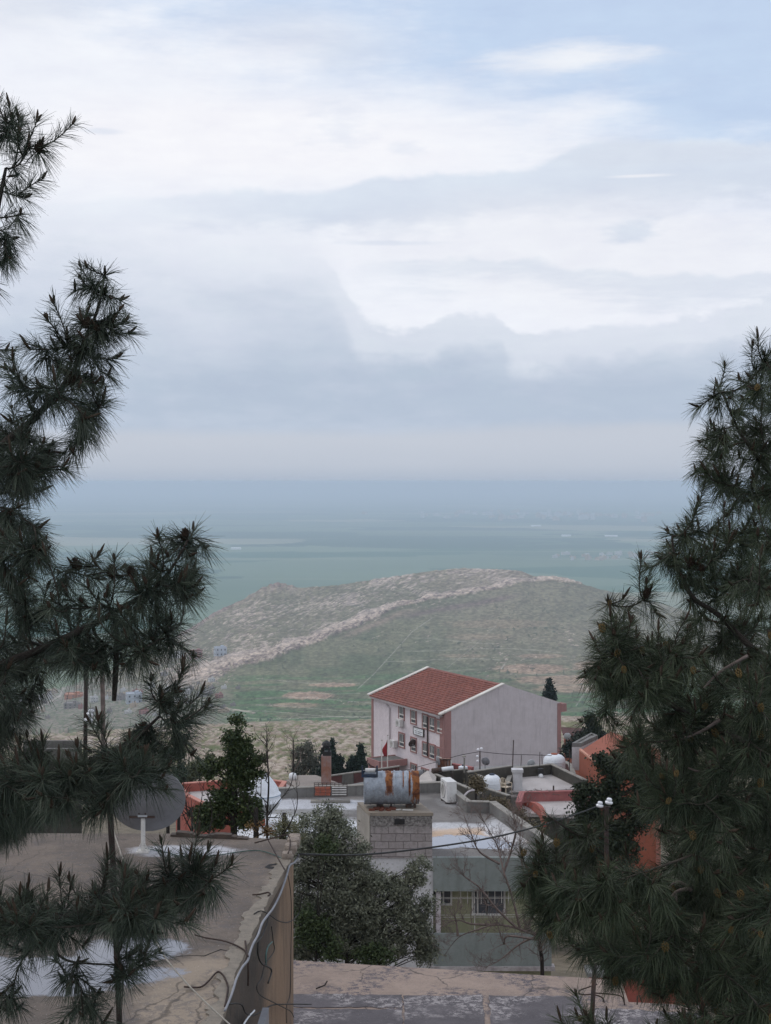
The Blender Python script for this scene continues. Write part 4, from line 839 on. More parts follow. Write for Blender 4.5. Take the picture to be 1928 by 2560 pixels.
# ================================================================== school
SC0 = Vector((6.77, 165.0)); SU = Vector((-.48, .877)).normalized(); SV = Vector((.877, .48)).normalized()
SZ = -26.62; SL, SW = 17.7, 16.2; SG = -40.0
def on_plane(px, py, o, u):
    """line of sight through (px,py) met with the vertical plane through o along u: (s, z)"""
    rx = (px-CX)/F; lam = (o.x*u.y-o.y*u.x)/(rx*u.y-u.x); s = (lam-o.y)/u.y if abs(u.y) > abs(u.x) else (lam*rx-o.x)/u.x
    return s, -(py-HY)/F*lam
def school():
    root = thing('school_building', (SC0.x, SC0.y+8, SG), 'big pale three-storey school with a red tiled gable roof', 'building')
    W3 = lambda s, t_, z: (SC0.x+SU.x*s+SV.x*t_, SC0.y+SU.y*s+SV.y*t_, z)
    def pr(mb, s0, s1, t0, t1, z0, z1):
        mb.prism([W3(s0, t0, 0)[:2], W3(s0, t1, 0)[:2], W3(s1, t1, 0)[:2], W3(s1, t0, 0)[:2]], z0, z1)
    rise = 2.75
    mb = MB(); pr(mb, .35, SL-.3, 0, SW, SG-2, SZ-.12); mb.build('wall', M['school_wall'], root)
    # gable walls (near and far), pentagon slabs
    def gable(s0, s1, m, up, name):
        g = MB(); prof = [(0, SG-2), (SW, SG-2), (SW, SZ+up), (SW/2, SZ+rise+up), (0, SZ+up)]
        a = [W3(s0, t_, z) for t_, z in prof]; b = [W3(s1, t_, z) for t_, z in prof]
        g.add(a+b, [(4, 3, 2, 1, 0), (5, 6, 7, 8, 9)]+[(i, (i+1) % 5, 5+(i+1) % 5, 5+i) for i in range(5)]); return g.build(name, m, root)
    gable(0, .35, M['gable_wall'], .12, 'gable_wall'); gable(SL-.3, SL, M['white_trim'], .12, 'gable_wall')
    # corner pilasters
    tr = MB(); pr(tr, -.04, 1.0, -.06, .0, SG-2, SZ-.1); pr(tr, -.06, .0, -.06, .85, SG-2, SZ+.28); tr.build('pilaster', M['school_trim'], root)
    tr = MB(); pr(tr, -.06, .0, SW-.45, SW+.06, SG-2, SZ+.05); pr(tr, .0, .5, SW, SW+.06, SG-2, SZ+.05); pr(tr, -.1, 1.5, SW+.06, SW+.85, SZ-1.0, SZ-.05); tr.build('pilaster', M['school_trim'], root)
    tr = MB(); pr(tr, SL-.5, SL+.02, -.05, .0, SG-2, SZ-.2); tr.build('pilaster', M['school_trim'], root)
    # tiled slopes in real courses
    m, t, b = principled('red_roof_tiles'); v = t.n('TexCoord').outputs['Object']; x, y, z = t.sep(v)
    uu = t.m('ADD', t.m('MULTIPLY', x, SU.x), t.m('MULTIPLY', y, SU.y))
    cell = t.n('TexWhiteNoise', noise_dimensions='2D'); t.put(cell.inputs['Vector'], t.xyz(t.m('FLOOR', t.m('MULTIPLY', uu, 3.6)), t.m('FLOOR', t.m('MULTIPLY', z, 9.0)), 0))
    c = t.mix(cell.outputs[0], (.27, .095, .07, 1), (.165, .056, .043, 1)); c = t.mix(t.m('MULTIPLY', t.step(t.noise(v, .5, 6, .6), .4, .65), .4), c, (.17, .065, .05, 1))
    c = t.mix(t.m('MULTIPLY', t.step(t.noise(v, 3, 5, .7), .52, .65), .45), c, (.38, .16, .11, 1)); t.put(b.inputs['Base Color'], c); b.inputs['Roughness'].default_value = .85
    n = 20; sl = SW/2+.55
    for side in (0, 1):
        r = MB(); r.cur = 0
        for i in range(n):
            t0, t1 = -.55+sl*i/n, -.55+sl*(i+1)/n
            z0 = SZ-.16+(rise+.18)*i/n; z1 = SZ-.16+(rise+.18)*(i+1)/n
            f_ = (lambda a: a) if side == 0 else (lambda a: SW-a)
            nseg = 60
            for k in range(nseg):
                s0, s1 = .35+(SL-.65)*k/nseg, .35+(SL-.65)*(k+1)/nseg; j = .02*math.sin(k*2.1+i)+.012*random.random()
                e = .13
                q = [W3(s0, f_(t0), z0+e), W3(s1, f_(t0), z0+e+j*.2), W3(s1, f_(t1), z1+.005), W3(s0, f_(t1), z1+.005)]
                r.quad(*(q if side else q[::-1])); q = [W3(s0, f_(t0), z0-.02), W3(s1, f_(t0), z0-.02), W3(s1, f_(t0), z0+e+j*.2), W3(s0, f_(t0), z0+e)]
                r.quad(*(q if side else q[::-1]))
        r.build('roof', m, root)
    # copings on the gables, eaves board, gutter
    cp = MB()
    cpm = mat('white_coping', (.74, .71, .66), (.6, .56, .52), .8, streak=.2, bump=.05)
    for s0, s1 in ((-.14, .47), (SL-.44, SL+.14)):
        for f_ in ((lambda a: a), (lambda a: SW-a)):
            near_r = s0 < 0 and f_(0) > 1; hi = .04 if near_r else .1; s0_ = 0.02 if near_r else s0
            p = [(-.6 if not near_r else 0, SZ-.1), (SW/2, SZ+rise+.12), (SW/2, SZ+rise+.12+hi), (-.6 if not near_r else 0, SZ-.1+hi+.06)]
            a = [W3(s0_, f_(q[0]), q[1]) for q in p]; b = [W3(s1, f_(q[0]), q[1]) for q in p]
            cp = MB(); cp.add(a+b, [(0, 1, 2, 3), (7, 6, 5, 4)]+[(i, i+4, (i+1) % 4+4, (i+1) % 4) for i in range(4)]); cp.build('coping', M['gable_wall'] if near_r else cpm, root)
    ev = MB(); pr(ev, .36, SL-.31, -.5, -.0, SZ-.42, SZ-.2); ev.build('eaves', mat('eaves_board', (.5, .45, .46), (.36, .32, .33), .6, streak=.3), root)
    # windows: (centre px, top py, bottom py) read on the front wall
    def win(x0, x1, y0, y1, ac=0, low=.72, up=True):
        s1, _ = on_plane(x0, y0, SC0, SU); s0, _ = on_plane(x1, y1, SC0, SU); xm = (x0+x1)/2; zt = on_plane(xm, y0, SC0, SU)[1]; zb = on_plane(xm, y1, SC0, SU)[1]
        fr = MB(); k = .17
        pr(fr, s0-k, s0, -.1, 0, zb-k, zt+k); pr(fr, s1, s1+k, -.1, 0, zb-k, zt+k); pr(fr, s0, s1, -.1, 0, zt, zt+k); pr(fr, s0, s1, -.1, 0, zb-k, zb)
        o = fr.build('window', M['school_trim'], root)
        g = MB(); pr(g, s0, s1, -.02, .0, zb, zt); g.build('pane', M['glass'], o)
        f = MB(); wd = s1-s0; zm = zb+(zt-zb)*.34
        for a in (0, .33, .62, .93): pr(f, s0+wd*a, s0+wd*a+.07, -.05, -.02, zm if a in (.33, .62) else zb, zt)
        pr(f, s0, s1, -.07, -.05, zm-.07, zm+.07); pr(f, s0, s1, -.09, -.05, zb, zb+.1); pr(f, s0, s1, -.05, -.02, zt-.06, zt); f.build('sash', M['white_trim'], o)
    c1 = lambda x: 980+x/10.536
    yy = lambda y: 1750+y/10.536
    for x0, x1, y0, y1 in [(200, 325, 170, 490), (515, 640, 285, 610), (822, 945, 400, 735), (1005, 1135, 470, 800), (1198, 1335, 545, 865),
                           (200, 330, 890, 1225), (515, 640, 1015, 1350), (822, 945, 1135, 1465), (1005, 1135, 1195, 1540), (1198, 1335, 1280, 1620), (512, 650, 1700, 1960), (800, 960, 1830, 2120)]:
        win(c1(x0), c1(x1), yy(y0), yy(y1))
    # rose bands joining the three windows of the last bay
    # downpipes
    def dp(x0, x1, y0, y1, lean=False):
        s, z0 = on_plane(x1, y0, SC0, SU); s, z1 = on_plane(x1, y1, SC0, SU); a = W3(s, -.12, z0); b = W3(s, -.12, z1); pts = [b, a]
        if lean: sx, zx = on_plane(x0, y0-9, SC0, SU); pts.append(W3(sx, -.2, zx))
        MB().tube(pts, .09, 8).build('downpipe', M['gable_wall'] if lean else M['steel'], root)
    dp(969, 976, 1770, 1856, True); dp(1070, 1071, 1792, 1890)
    # main door under the canopy and yard door
        # entrance canopy
    cn = MB(); s0, _ = on_plane(1019, 1900, SC0, SU); s1 = s0+3.1; zt = on_plane(1019, 1897, SC0, SU)[1]; dep = -3.9
    pr(cn, s0, s1, dep, -.02, zt-.75, zt-.12)
    for a, b_, c_, d_ in ((s0, s0+.2, dep, -.02), (s1-.2, s1, dep, -.02), (s0+.2, s1-.2, dep, dep+.2)): pr(cn, a, b_, c_, d_, zt-.12, zt)
    o = cn.build('canopy', M['school_trim'], root)
    pl = MB()
    for a, c_ in ((s0+.0, dep+.55), (s1-.8, dep+.02)): pr(pl, a+.05, a+.75, c_, c_+.7, SG, zt-.75)
    bw = MB(); pr(bw, s1-.2, s1-.05, dep+.8, -.02, SG, zt-.76); bw.build('porch_wall', M['school_wall'], o)
    bd = MB(); pr(bd, s1-.26, s1-.2, -1.45, -.1, SG, zt-.95); bd.build('porch_door', M['bluemetal'], o)
    lw = MB(); pr(lw, s1-.24, s1-.2, dep+.8, -1.5, SG, zt-2.1); lw.build('porch_dado', M['school_trim'], o)
    pl.build('pillar', M['school_trim'], o)
    MB().prism([W3(s0+.3, dep+.3, 0)[:2], W3(s1-.3, dep+.3, 0)[:2], W3(s1-.3, -.1, 0)[:2], W3(s0+.3, -.1, 0)[:2]], zt-.12, zt-.08).build('canopy_floor', M['dark_conc'], o)
    # name board
    a, zt_ = on_plane(1037, 1817, SC0, SU); b_, _ = on_plane(1061, 1830, SC0, SU); zb_ = on_plane(1037, 1834, SC0, SU)[1]
    bx = W3((a+b_)/2, -.2, 0); sg = thing('name_board', (bx[0], bx[1], (zt_+zb_)/2), 'white name board with dark lettering between the school windows', 'sign')
    q = MB(); s_lo, s_hi = b_, a; W3b = W3
    def prs(mb, x0, x1, t0, t1, z0, z1): mb.prism([W3(x0, t0, 0)[:2], W3(x0, t1, 0)[:2], W3(x1, t1, 0)[:2], W3(x1, t0, 0)[:2]], z0, z1)
    prs(q, s_lo, s_hi, -.16, -.02, zb_, zt_); q.build('board', M['pvc'], sg)
    e = MB(); prs(e, s_lo-.06, s_lo, -.2, -.02, zb_-.06, zt_+.06); prs(e, s_hi, s_hi+.06, -.2, -.02, zb_-.06, zt_+.06); prs(e, s_lo, s_hi, -.2, -.02, zb_-.06, zb_); prs(e, s_lo, s_hi, -.2, -.02, zt_, zt_+.06); e.build('frame', M['steel'], sg)
    tx = MB(); Hh = zt_-zb_; Ww = s_hi-s_lo
    for row, segs, hh in ((.78, [(.34, .42)], .07), (.52, [(.14, .34), (.44, .9)], .13), (.26, [(.16, .4), (.46, .8)], .11)):
        for u0, u1 in segs:
            k = u0
            while k < u1:                                  # illegible strokes, as in the picture
                w2 = random.choice((.012, .016, .022)); prs(tx, s_hi-Ww*(k+w2*.7), s_hi-Ww*k, -.175, -.16, zb_+Hh*(row-hh/2), zb_+Hh*(row+hh/2*random.choice((.6, 1, 1)))); k += w2+.014
    tx.build('lettering', M['conduit'], sg)
    # two wall units
    for x, y, lb in ((1005, 1806, 'white air conditioner hanging under the top left school window'), (990, 1858, 'white air conditioner on the blank wall left of the middle school window')):
        s, z = on_plane(x, y, SC0, SU); c = W3(s, -.35, z); ac_unit((c[0], c[1], z-.5), math.atan2(SU.y, SU.x)+math.pi, (1.1, .5, .85), lb, 'air conditioners on the school wall')
    s, z = on_plane(1040, 1857, SC0, SU); c = W3(s, -.5, z)
    small_dish((c[0], c[1], z), .5, (-.3, .5, .3), 'dark small dish on the school wall beside the middle window', M['steel'], pole=.5)
    # flag poles
    for x, y0, y1, fl in ((969, 1846, 1884, True), (954.5, 1858, 1884, False)):
        c = P(x, y1+14, 162); rt = thing('flagpole', (c.x, c.y, c.z), 'white flagpole with a hanging red flag before the school entrance' if fl else 'shorter bare flagpole before the school entrance', 'flagpole')
        top = P(x+.5, y0-6, 162); MB().tube([(c.x, c.y, c.z-3), (c.x, c.y, c.z), (top.x, top.y, top.z)], [.07, .06, .04], 8).build('pole', M['white_trim'], rt)
        MB().lathe([(.02, -.06), (.09, 0), (.02, .08)], (top.x, top.y, top.z+.06), 8).build('finial', M['coping'], rt)
        if fl:
            f = MB(); n = 8
            vs = []
            for i in range(n+1):
                for j in range(5):
                    u = j/4; vv = i/n; wd = .1+.5*min(1, vv*1.6)*(1-.5*max(0, vv-.7)/.3); vs.append((top.x-.04-u*wd, top.y+.12*math.sin(u*7+vv*3), top.z-.4-vv*1.9+u*.15*math.sin(vv*3)-u*.35*(1-vv)))
            f.add(vs, [(i*5+j, i*5+j+1, (i+1)*5+j+1, (i+1)*5+j) for i in range(n) for j in range(4)])
            o = f.build('flag', M['flag'], rt, smooth=True); s_ = o.modifiers.new('s', 'SOLIDIFY'); s_.thickness = .02
def small_dish(c, r, ax, label, m=None, pole=1.0, group=None, base=None):
    m = m or M['dish_white']; c = Vector(c); ax = Vector(ax).normalized(); Mx = ax.to_track_quat('Z', 'Y').to_matrix()
    root = thing('satellite_dish', (c.x, c.y, c.z-r-.1 if base is None else base), label, 'satellite dish', group)
    prof = [(.01+r*i/6, .28*r*((i/6)**2)-.28*r) for i in range(7)]; MB().lathe(prof+[(r, .03), (r*.97, .03)]+[(a*.96, z+.02) for a, z in prof[::-1]], c, 28, Mx).build('reflector', m, root, smooth=True)
    bk = c-ax*(.28*r+.03); MB().tube([(bk.x, bk.y, base if base is not None else bk.z-pole), (bk.x, bk.y, bk.z)], .03, 8).build('pole', M['conduit'], root)
    f = c+ax*r*.9; MB().tube([c-Vector((0, 0, r*.9)), f], .012, 5).lathe([(.03, -.06), (.045, 0), (.03, .06)], f, 8, Mx).build('feed_arm', M['steel'], root)
    return root
school()
# ================================================================== houses to the left
def simple_house(name, poly, zf, h, ht, wall, label, par=None, floor=None, pw=.2, skip=(), cat='house', coping=None, ph=.5):
    """flat-roofed house: walls, roof slab, parapet"""
    cx_ = sum(p[0] for p in poly)/len(poly); cy_ = sum(p[1] for p in poly)/len(poly); poly = ccw([tuple(p[:2]) for p in poly])
    root = thing(name, (cx_, cy_, zf-h), label, cat)
    MB().prism(poly, zf-h, zf-.15).build('wall', wall, root)
    MB().prism(inset(poly, .01), zf-.15, zf).build('roof', floor or M['grey_conc'], root)
    if ph:
        mb = MB(); parapet(mb, poly, zf-.149, zf+ph, pw, skip); mb.build('parapet', par or wall, root)
        if coping: mb = MB(); parapet(mb, inset(poly, -.03), zf+ph, zf+ph+.05, pw+.06, skip); mb.build('coping', coping, root)
    return root
PALE = puddled('pale_screed', (.5, .46, .45), (.42, .385, .375), [], spots=.25, cspot=(.3, .27, .25), scale=.8)
BEIGE = puddled('beige_screed', (.3, .255, .225), (.25, .215, .19), [], spots=.4, cspot=(.17, .15, .14), scale=.8)
GREY = puddled('grey_screed', (.26, .25, .25), (.19, .185, .18), [], spots=.4, cspot=(.1, .1, .1), scale=.6)
OZ = -17.6
a, b, c, d_ = G(440, 1958, OZ+.5), G(640, 1944, OZ+.5), G(716, 1953, OZ+.5), G(600, 2046, OZ+.5)
nl = G(463, 1986, OZ+.5); dn = (G(505, 2007, OZ+.5)-nl)
e_ = nl+dn*1.6
simple_house('terracotta_house', [xy(a), xy(b), xy(c), (c.x-.4, e_.y+1.0), xy(e_), xy(nl)], OZ, 6.5, 0, M['terracotta'], 'low house with bright terracotta walls and parapets behind the juniper', floor=PALE, coping=mat('rose_coping', (.56, .25, .2), (.45, .2, .16), 2), ph=.46)
BZ = -18.0
simple_house('beige_slab_house', [xy(G(712, 1951, BZ)), xy(G(745, 1938, BZ)), xy(G(790, 1937.5, BZ)), xy(G(880, 1968, BZ)), xy(G(770, 1985, BZ))], BZ, 5, 0, M['gable_wall'], 'low house with a plain beige slab roof left of the rusty chimney', floor=BEIGE, ph=0)
simple_house('concrete_house', [xy(G(820, 1968, -16)), xy(G(905, 1950, -16)), xy(G(1010, 1948, -16)), xy(G(1010, 1990, -16)), xy(G(820, 1990, -16))], -16.1, 6, 0, M['dark_conc'], 'weathered concrete house edge between the drum and the beige slab roof', ph=0)
p = G(732, 1949, BZ); MBv = MB().lathe([(.22, 0), (.24, .22), (.2, .36), (.05, .42)], (p.x, p.y, BZ), 14)
tag(MBv.build('roof_vent', M['pvc'], smooth=True), 'small white round vent on the beige slab roof', 'vent')
def chimney():
    d = 86; a = P(804, 1948, d); b = P(828, 1948, d); zt = P(816, 1888, d).z; z0 = -21; cx_ = (a.x+b.x)/2; w_ = b.x-a.x
    root = thing('chimney', (cx_, d, z0), 'square rust-stained chimney with a sooty black cap', 'chimney')
    MB().box((cx_+w_*.0, d, (zt+z0)/2), (w_, w_, zt-z0)).build('stack', mat('rusty_render', (.33, .3, .31), (.27, .105, .055), .9, streak=.75, cs=(.3, .12, .06)), root)
    c = MB(); c.box((cx_+.04, d, zt+.12), (w_*.86, w_*.86, .24))
    for k in (-1, 1): c.box((cx_+k*w_*.3, d, zt+.34), (.12, .3, .22))
    c.box((cx_, d, zt+.5), (w_*.7, w_*.7, .1)); c.lathe([(.1, 0), (.3, .06), (.22, .22), (.05, .34)], (cx_, d, zt+.55), 12); c.build('cap', M['black'], root)
chimney()
# long yard wall in front of the school
w1 = P(826, 1941, 118); w2 = P(1000, 1925, 122)
yw = thing('yard_wall', ((w1.x+w2.x)/2, 120, w1.z-3), 'long dark yard wall with faded red panels below the school', 'wall')
dx = Vector((w2.x-w1.x, w2.y-w1.y, 0)); n_ = Vector((-dx.y, dx.x, 0)).normalized()*.3
for i in range(6):
    u0, u1 = i/6, (i+1)/6-.006; p, q = w1+dx*u0, w1+dx*u1
    MB().prism([xy(p), xy(q), xy(q+n_), xy(p+n_)], w1.z-4, w1.z).build('panel', M['dark_conc'] if i in (1, 3) else M['maroon'], yw)
MB().prism([xy(w1-n_*.2), xy(w2-n_*.2), xy(w2+n_*.6), xy(w1+n_*.6)], w1.z, w1.z+.09).build('coping', M['coping'], yw)
# grey building far left behind the pine
simple_house('grey_block_house', [xy(P(58, 1880, 60)), xy(P(205, 1880, 60)), xy(P(205, 1880, 62)), xy(P(58, 1880, 62))], P(0, 1890, 60).z, 12, 0, M['mossy'], 'plain grey house wall showing through the left pine', floor=GREY, ph=.3, par=M['dark_conc'])
# ================================================================== houses to the right, between the green house and the school
RZ = -19.0
Q = lambda x, y, z=RZ: xy(G(x, y, z))
def red_yard_house():
    zf = -19.6
    A1, A2, A3 = G(1120, 1919, zf), G(1386, 1908, zf), G(1430, 1930, zf)
    poly = [xy(A1), xy(A2), xy(A3), (A3.x-.2, 93.6), (A1.x-.3, 93.6)]
    root = simple_house('maroon_walled_house', poly, zf, 8, 0, M['maroon'], 'flat-roofed house with a dark maroon parapet in front of the school gable', floor=GREY, ph=.5, pw=.25, skip=(3,), coping=M['coping'])
    a = G(1127, 1927, zf); b = G(1178, 1937, zf)
    MB().prism([(a.x, a.y), (b.x, b.y), (b.x+.2, b.y+.2), (a.x+.2, a.y+.2)], zf, zf+.5).build('low_wall', M['pink'], root)
    return zf
YZ = red_yard_house()
def grey_cells():
    ph = .62; zt = RZ+ph
    poly = [Q(1235, 1985), Q(1462, 1976), Q(1462, 1962), Q(1384, 1932), Q(1283, 1943), Q(1276, 1945)]
    poly = [Q(1262, 1988), Q(1470, 1977), Q(1382, 1934), Q(1278, 1944)]
    root = simple_house('roof_terrace_house', poly, RZ, 7, 0, M['dark_conc'], 'concrete house with a walled white roof terrace right of the small domed tank', par=M['mossy'], floor=PALE, ph=ph, pw=.22, skip=(0,), coping=M['coping'])
    # low front lip of the terrace
    f0, f1 = Vector(Q(1262, 1988)), Vector(Q(1470, 1977)); MB().prism([xy(f0), xy(f1), (f1.x, f1.y+.2), (f0.x, f0.y+.2)], RZ, RZ+.12).build('lip', M['dark_conc'], root)
    a = G(1295, 1976, RZ); MB().box((a.x, a.y+.2, RZ+.5), (.55, .5, 1.25)).build('pillar', M['white_plaster'], root)
    MB().box((a.x-.02, a.y+.2, RZ+1.2), (.7, .62, .18)).build('pillar_cap', M['white_plaster'], root)
    # left cell house: tall dark wall and stepped walls
    p2 = [Q(1060, 1990), Q(1263, 1995), Q(1275, 1945), Q(1165, 1950), Q(1088, 1957)]
    p2 = [(2.3, 79.5), (6.6, 79.5), (7.7, 92.5), (3.1, 92.5)]
    za = -19.3; r2 = simple_house('stepped_wall_house', p2, za, 8, 0, M['mossy'], 'grey concrete house of stepped dark walls behind the roof air conditioner', floor=BEIGE, ph=0)
    wl = MB(); cp = MB()
    def seg(a_, b_, z0, h, wd=.22):
        a_, b_ = Vector((a_.x, a_.y)), Vector((b_.x, b_.y)); t_ = (b_-a_).normalized(); n = Vector((-t_.y, t_.x))*wd
        za_, zb_ = h
        vs = [(a_.x, a_.y, z0), (b_.x, b_.y, z0), (b_.x+n.x, b_.y+n.y, z0), (a_.x+n.x, a_.y+n.y, z0), (a_.x, a_.y, za_), (b_.x, b_.y, zb_), (b_.x+n.x, b_.y+n.y, zb_), (a_.x+n.x, a_.y+n.y, za_)]
        fs = [(0, 3, 2, 1), (4, 5, 6, 7), (0, 1, 5, 4), (1, 2, 6, 5), (2, 3, 7, 6), (3, 0, 4, 7)]; wl.add(vs, fs)
        vs = [(x, y, z if i > 3 else (za_ if i in (0, 3) else zb_)) for i, (x, y, z) in enumerate(vs)]; vs = [(x, y, z+.05 if i > 3 else z) for i, (x, y, z) in enumerate(vs)]; cp.add(vs, fs)
    T = lambda px, py, z: G(px, py, z)
    def top(px, py, d): return P(px, py, d)
    t1, t2 = top(1084, 1933, 90), top(1169, 1924, 92); seg(t1, t2, -21, (t1.z, t2.z))
    t1, t3 = top(1084, 1936, 89.8), top(1200, 1985, 79); seg(t1, t3, -21, (t1.z, t3.z))
    t2, t4 = top(1169, 1927, 91.5), top(1215, 1950, 85); seg(t2, t4, -21, (t2.z, t4.z))
    t5, t6 = top(1172, 1932, 88), top(1281, 1916, 90); seg(t5, t6, -21, (t5.z, t6.z))
    t7, t8 = top(1200, 1968, 83), top(1268, 1990, 77); seg(t7, t8, -21, (t7.z, t8.z))
    wl.build('parapet', M['mossy'], r2); cp.build('coping', M['coping'], r2)
grey_cells()
def dome_tank(px, py_base, d, r, h, label, stripe=None, smallcap=True):
    c = P(px, py_base, d); root = thing('water_tank', c, label, 'water tank', 'small domed plastic water tanks')
    prof = [(r*.9, 0), (r, .05)]
    for i in range(5):
        z = .1+h*.5*i/5; prof += [(r, z), (r*1.02, z+h*.02), (r, z+h*.04)]
    for i in range(7): t_ = (i+1)/7; prof.append((r*math.cos(t_*1.25), h*.55+h*.45*math.sin(t_*1.57)))
    MB().lathe(prof, c, 32).build('body', M['tankwhite'], root, smooth=True)
    MB().lathe([(r*.3, 0), (r*.3, .08), (r*.1, .1)], (c.x, c.y, c.z+h*.98), 16).build('lid', M['bluemetal'] if smallcap else M['orange'], root)
    if stripe: MB().lathe([(r*1.025, 0), (r*1.025, .07)], (c.x, c.y, c.z+.1), 32).build('stripe', stripe, root)
dome_tank(1230, 1980, 84, .53, 1.0, 'white ribbed domed water tank with a pink foot band by the plastic chair', mat('pink_band', (.5, .2, .2), (.5, .25, .25), 3, bump=0))
dome_tank(1386, 1922, 94.5, .72, .95, 'broad white domed water tank with an orange bucket on top, at the maroon parapet', None, False)
dome_tank(1158, 1925, 95, .3, .28, 'small pale domed cistern lid low on the roof before the maroon parapet')
def chair():
    c = P(1265, 1985, 81); root = thing('plastic_chair', c, 'cream plastic garden chair beside the ribbed water tank', 'chair')
    m = mat('cream_plastic', (.6, .5, .38), (.5, .42, .32), 3, bump=0, rough=.5); rz = .7; k = 1.0
    def T(x, y, z): return (c.x+x*math.cos(rz)-y*math.sin(rz), c.y+x*math.sin(rz)+y*math.cos(rz), c.z+z)
    MB().add([T(-.22, -.22, .4), T(.22, -.22, .4), T(.22, .2, .38), T(-.22, .2, .38), T(-.22, -.22, .43), T(.22, -.22, .43), T(.22, .2, .41), T(-.22, .2, .41)], [(0, 3, 2, 1), (4, 5, 6, 7), (0, 1, 5, 4), (1, 2, 6, 5), (2, 3, 7, 6), (3, 0, 4, 7)]).build('seat', m, root)
    for sx in (-1, 1):
        for sy in (-1, 1): MB().tube([T(.2*sx, .2*sy, .4), T(.24*sx, .25*sy, 0)], .022, 6).build('leg', m, root)
        MB().tube([T(.24*sx, -.2, .4), T(.25*sx, -.22, .62), T(.25*sx, .1, .64), T(.23*sx, .24, .6)], .022, 6).build('armrest', m, root)
    b = MB(); b.tube([T(-.2, .2, .42), T(-.21, .28, .8), T(0, .31, .86), T(.21, .28, .8), T(.2, .2, .42)], .022, 6)
    for x in (-.1, 0, .1): b.tube([T(x, .22, .42), T(x, .3, .83)], .02, 5)
    b.build('backrest', m, root)
chair()
# pink house and its pale floor lower down, right
PZ = -15.2
simple_house('pink_parapet_house', [Q(1290, 2032, PZ), Q(1475, 2040, PZ), Q(1490, 1998, PZ), Q(1300, 2003, PZ)], PZ, 5, 0, M['mossy'], 'low house with a faded pink parapet and pale floor left of the dark juniper', floor=PALE, ph=.42, skip=(0,), coping=M['pink'], par=M['pink'])
mb = MB(); pts = smooth_path([P(1298, 2012, 68), P(1330, 2006, 67), P(1352, 2018, 65), P(1362, 2045, 63)], 5)
for p, q in zip(pts[:-1], pts[1:]): mb.bar(p-Vector((0, 0, .18)), q-Vector((0, 0, .18)), .2, .42)
tag(mb.build('curved_red_wall', M['terracotta']), 'low curved terracotta wall below the pink parapet', 'wall')
rr_ = random.Random(5)
hp = thing('dry_vine_heap', P(1345, 1990, 68.5), 'tangle of dry pale vines heaped on the pink parapet', 'dry vines'); mb = MB()
for i in range(60):
    a = P(rr_.uniform(1312, 1385), rr_.uniform(1978, 1992), rr_.uniform(68.2, 69.2)); b = a+Vector((rr_.uniform(-.5, .5), rr_.uniform(-.2, .2), rr_.uniform(-.15, .12))); mb.tube([a, (a+b)/2+Vector((0, 0, rr_.uniform(0, .12))), b], .012, 4)
mb.build('vine', M['barewood'], hp)
# white box and orange house, far right of the gap
zt = P(1430, 1862, 96).z
rw = simple_house('white_box_house', [xy(P(1430, 0, 96)), xy(P(1453, 0, 96)), xy(P(1495, 0, 99)), xy(P(1478, 0, 100))], zt, 1.7, 0, M['white_plaster'], 'small white stair box beside the orange house', ph=.12, floor=PALE, par=M['grey_conc'])
orr = thing('orange_house', (12.5, 90, -34), 'orange painted house mostly hidden behind the dark juniper', 'house')
o0, o1 = P(1453, 1876, 93), P(1500, 1890, 88); o2 = P(1640, 1890, 84)
zt = o0.z
MB().prism([xy(o0), xy(o1), xy(o2), (o2.x+2, o2.y+9), (o0.x+3, o0.y+7)], -34, zt).build('wall', M['orange'], orr)
MB().prism([(o0.x-.15, o0.y-.2), (o1.x-.1, o1.y-.3), (o2.x, o2.y-.3), (o2.x, o2.y-.0), (o1.x, o1.y+.0), (o0.x, o0.y+.1)], zt-1.9, zt+.02).build('balcony', M['orange'], orr)
MB().prism([(o0.x-.15, o0.y-.2), (o1.x-.1, o1.y-.3), (o2.x, o2.y-.3), (o2.x, o2.y-.0), (o1.x, o1.y+.0), (o0.x, o0.y+.1)], zt+.02, zt+.12).build('coping', mat('salmon_coping', (.6, .3, .22), (.5, .25, .18), 2), orr)
MB().prism([xy(P(1463, 0, 90.4)), xy(P(1478, 0, 88.4)), xy(P(1478, 0, 88.6)), xy(P(1463, 0, 90.6))], zt-4.2, zt-2.6).build('window', M['white_trim'], orr)
b0 = P(1412, 1838, 118)
bh = thing('brick_hut', (b0.x+1, 118, -28), 'small orange brick hut at the foot of the school gable', 'hut')
MB().prism([(b0.x, 118), (b0.x+2.6, 117), (b0.x+3, 120), (b0.x+.3, 121)], -28, P(0, 1838, 118).z).build('wall', mat('hut_brick', (.36, .13, .085), (.28, .1, .07), 2), bh)
MB().prism([(b0.x-.15, 117.85), (b0.x+2.75, 116.85), (b0.x+3.2, 120.1), (b0.x+.1, 121.2)], P(0, 1838, 118).z, P(0, 1834, 118).z).build('roof', M['maroon'], bh)
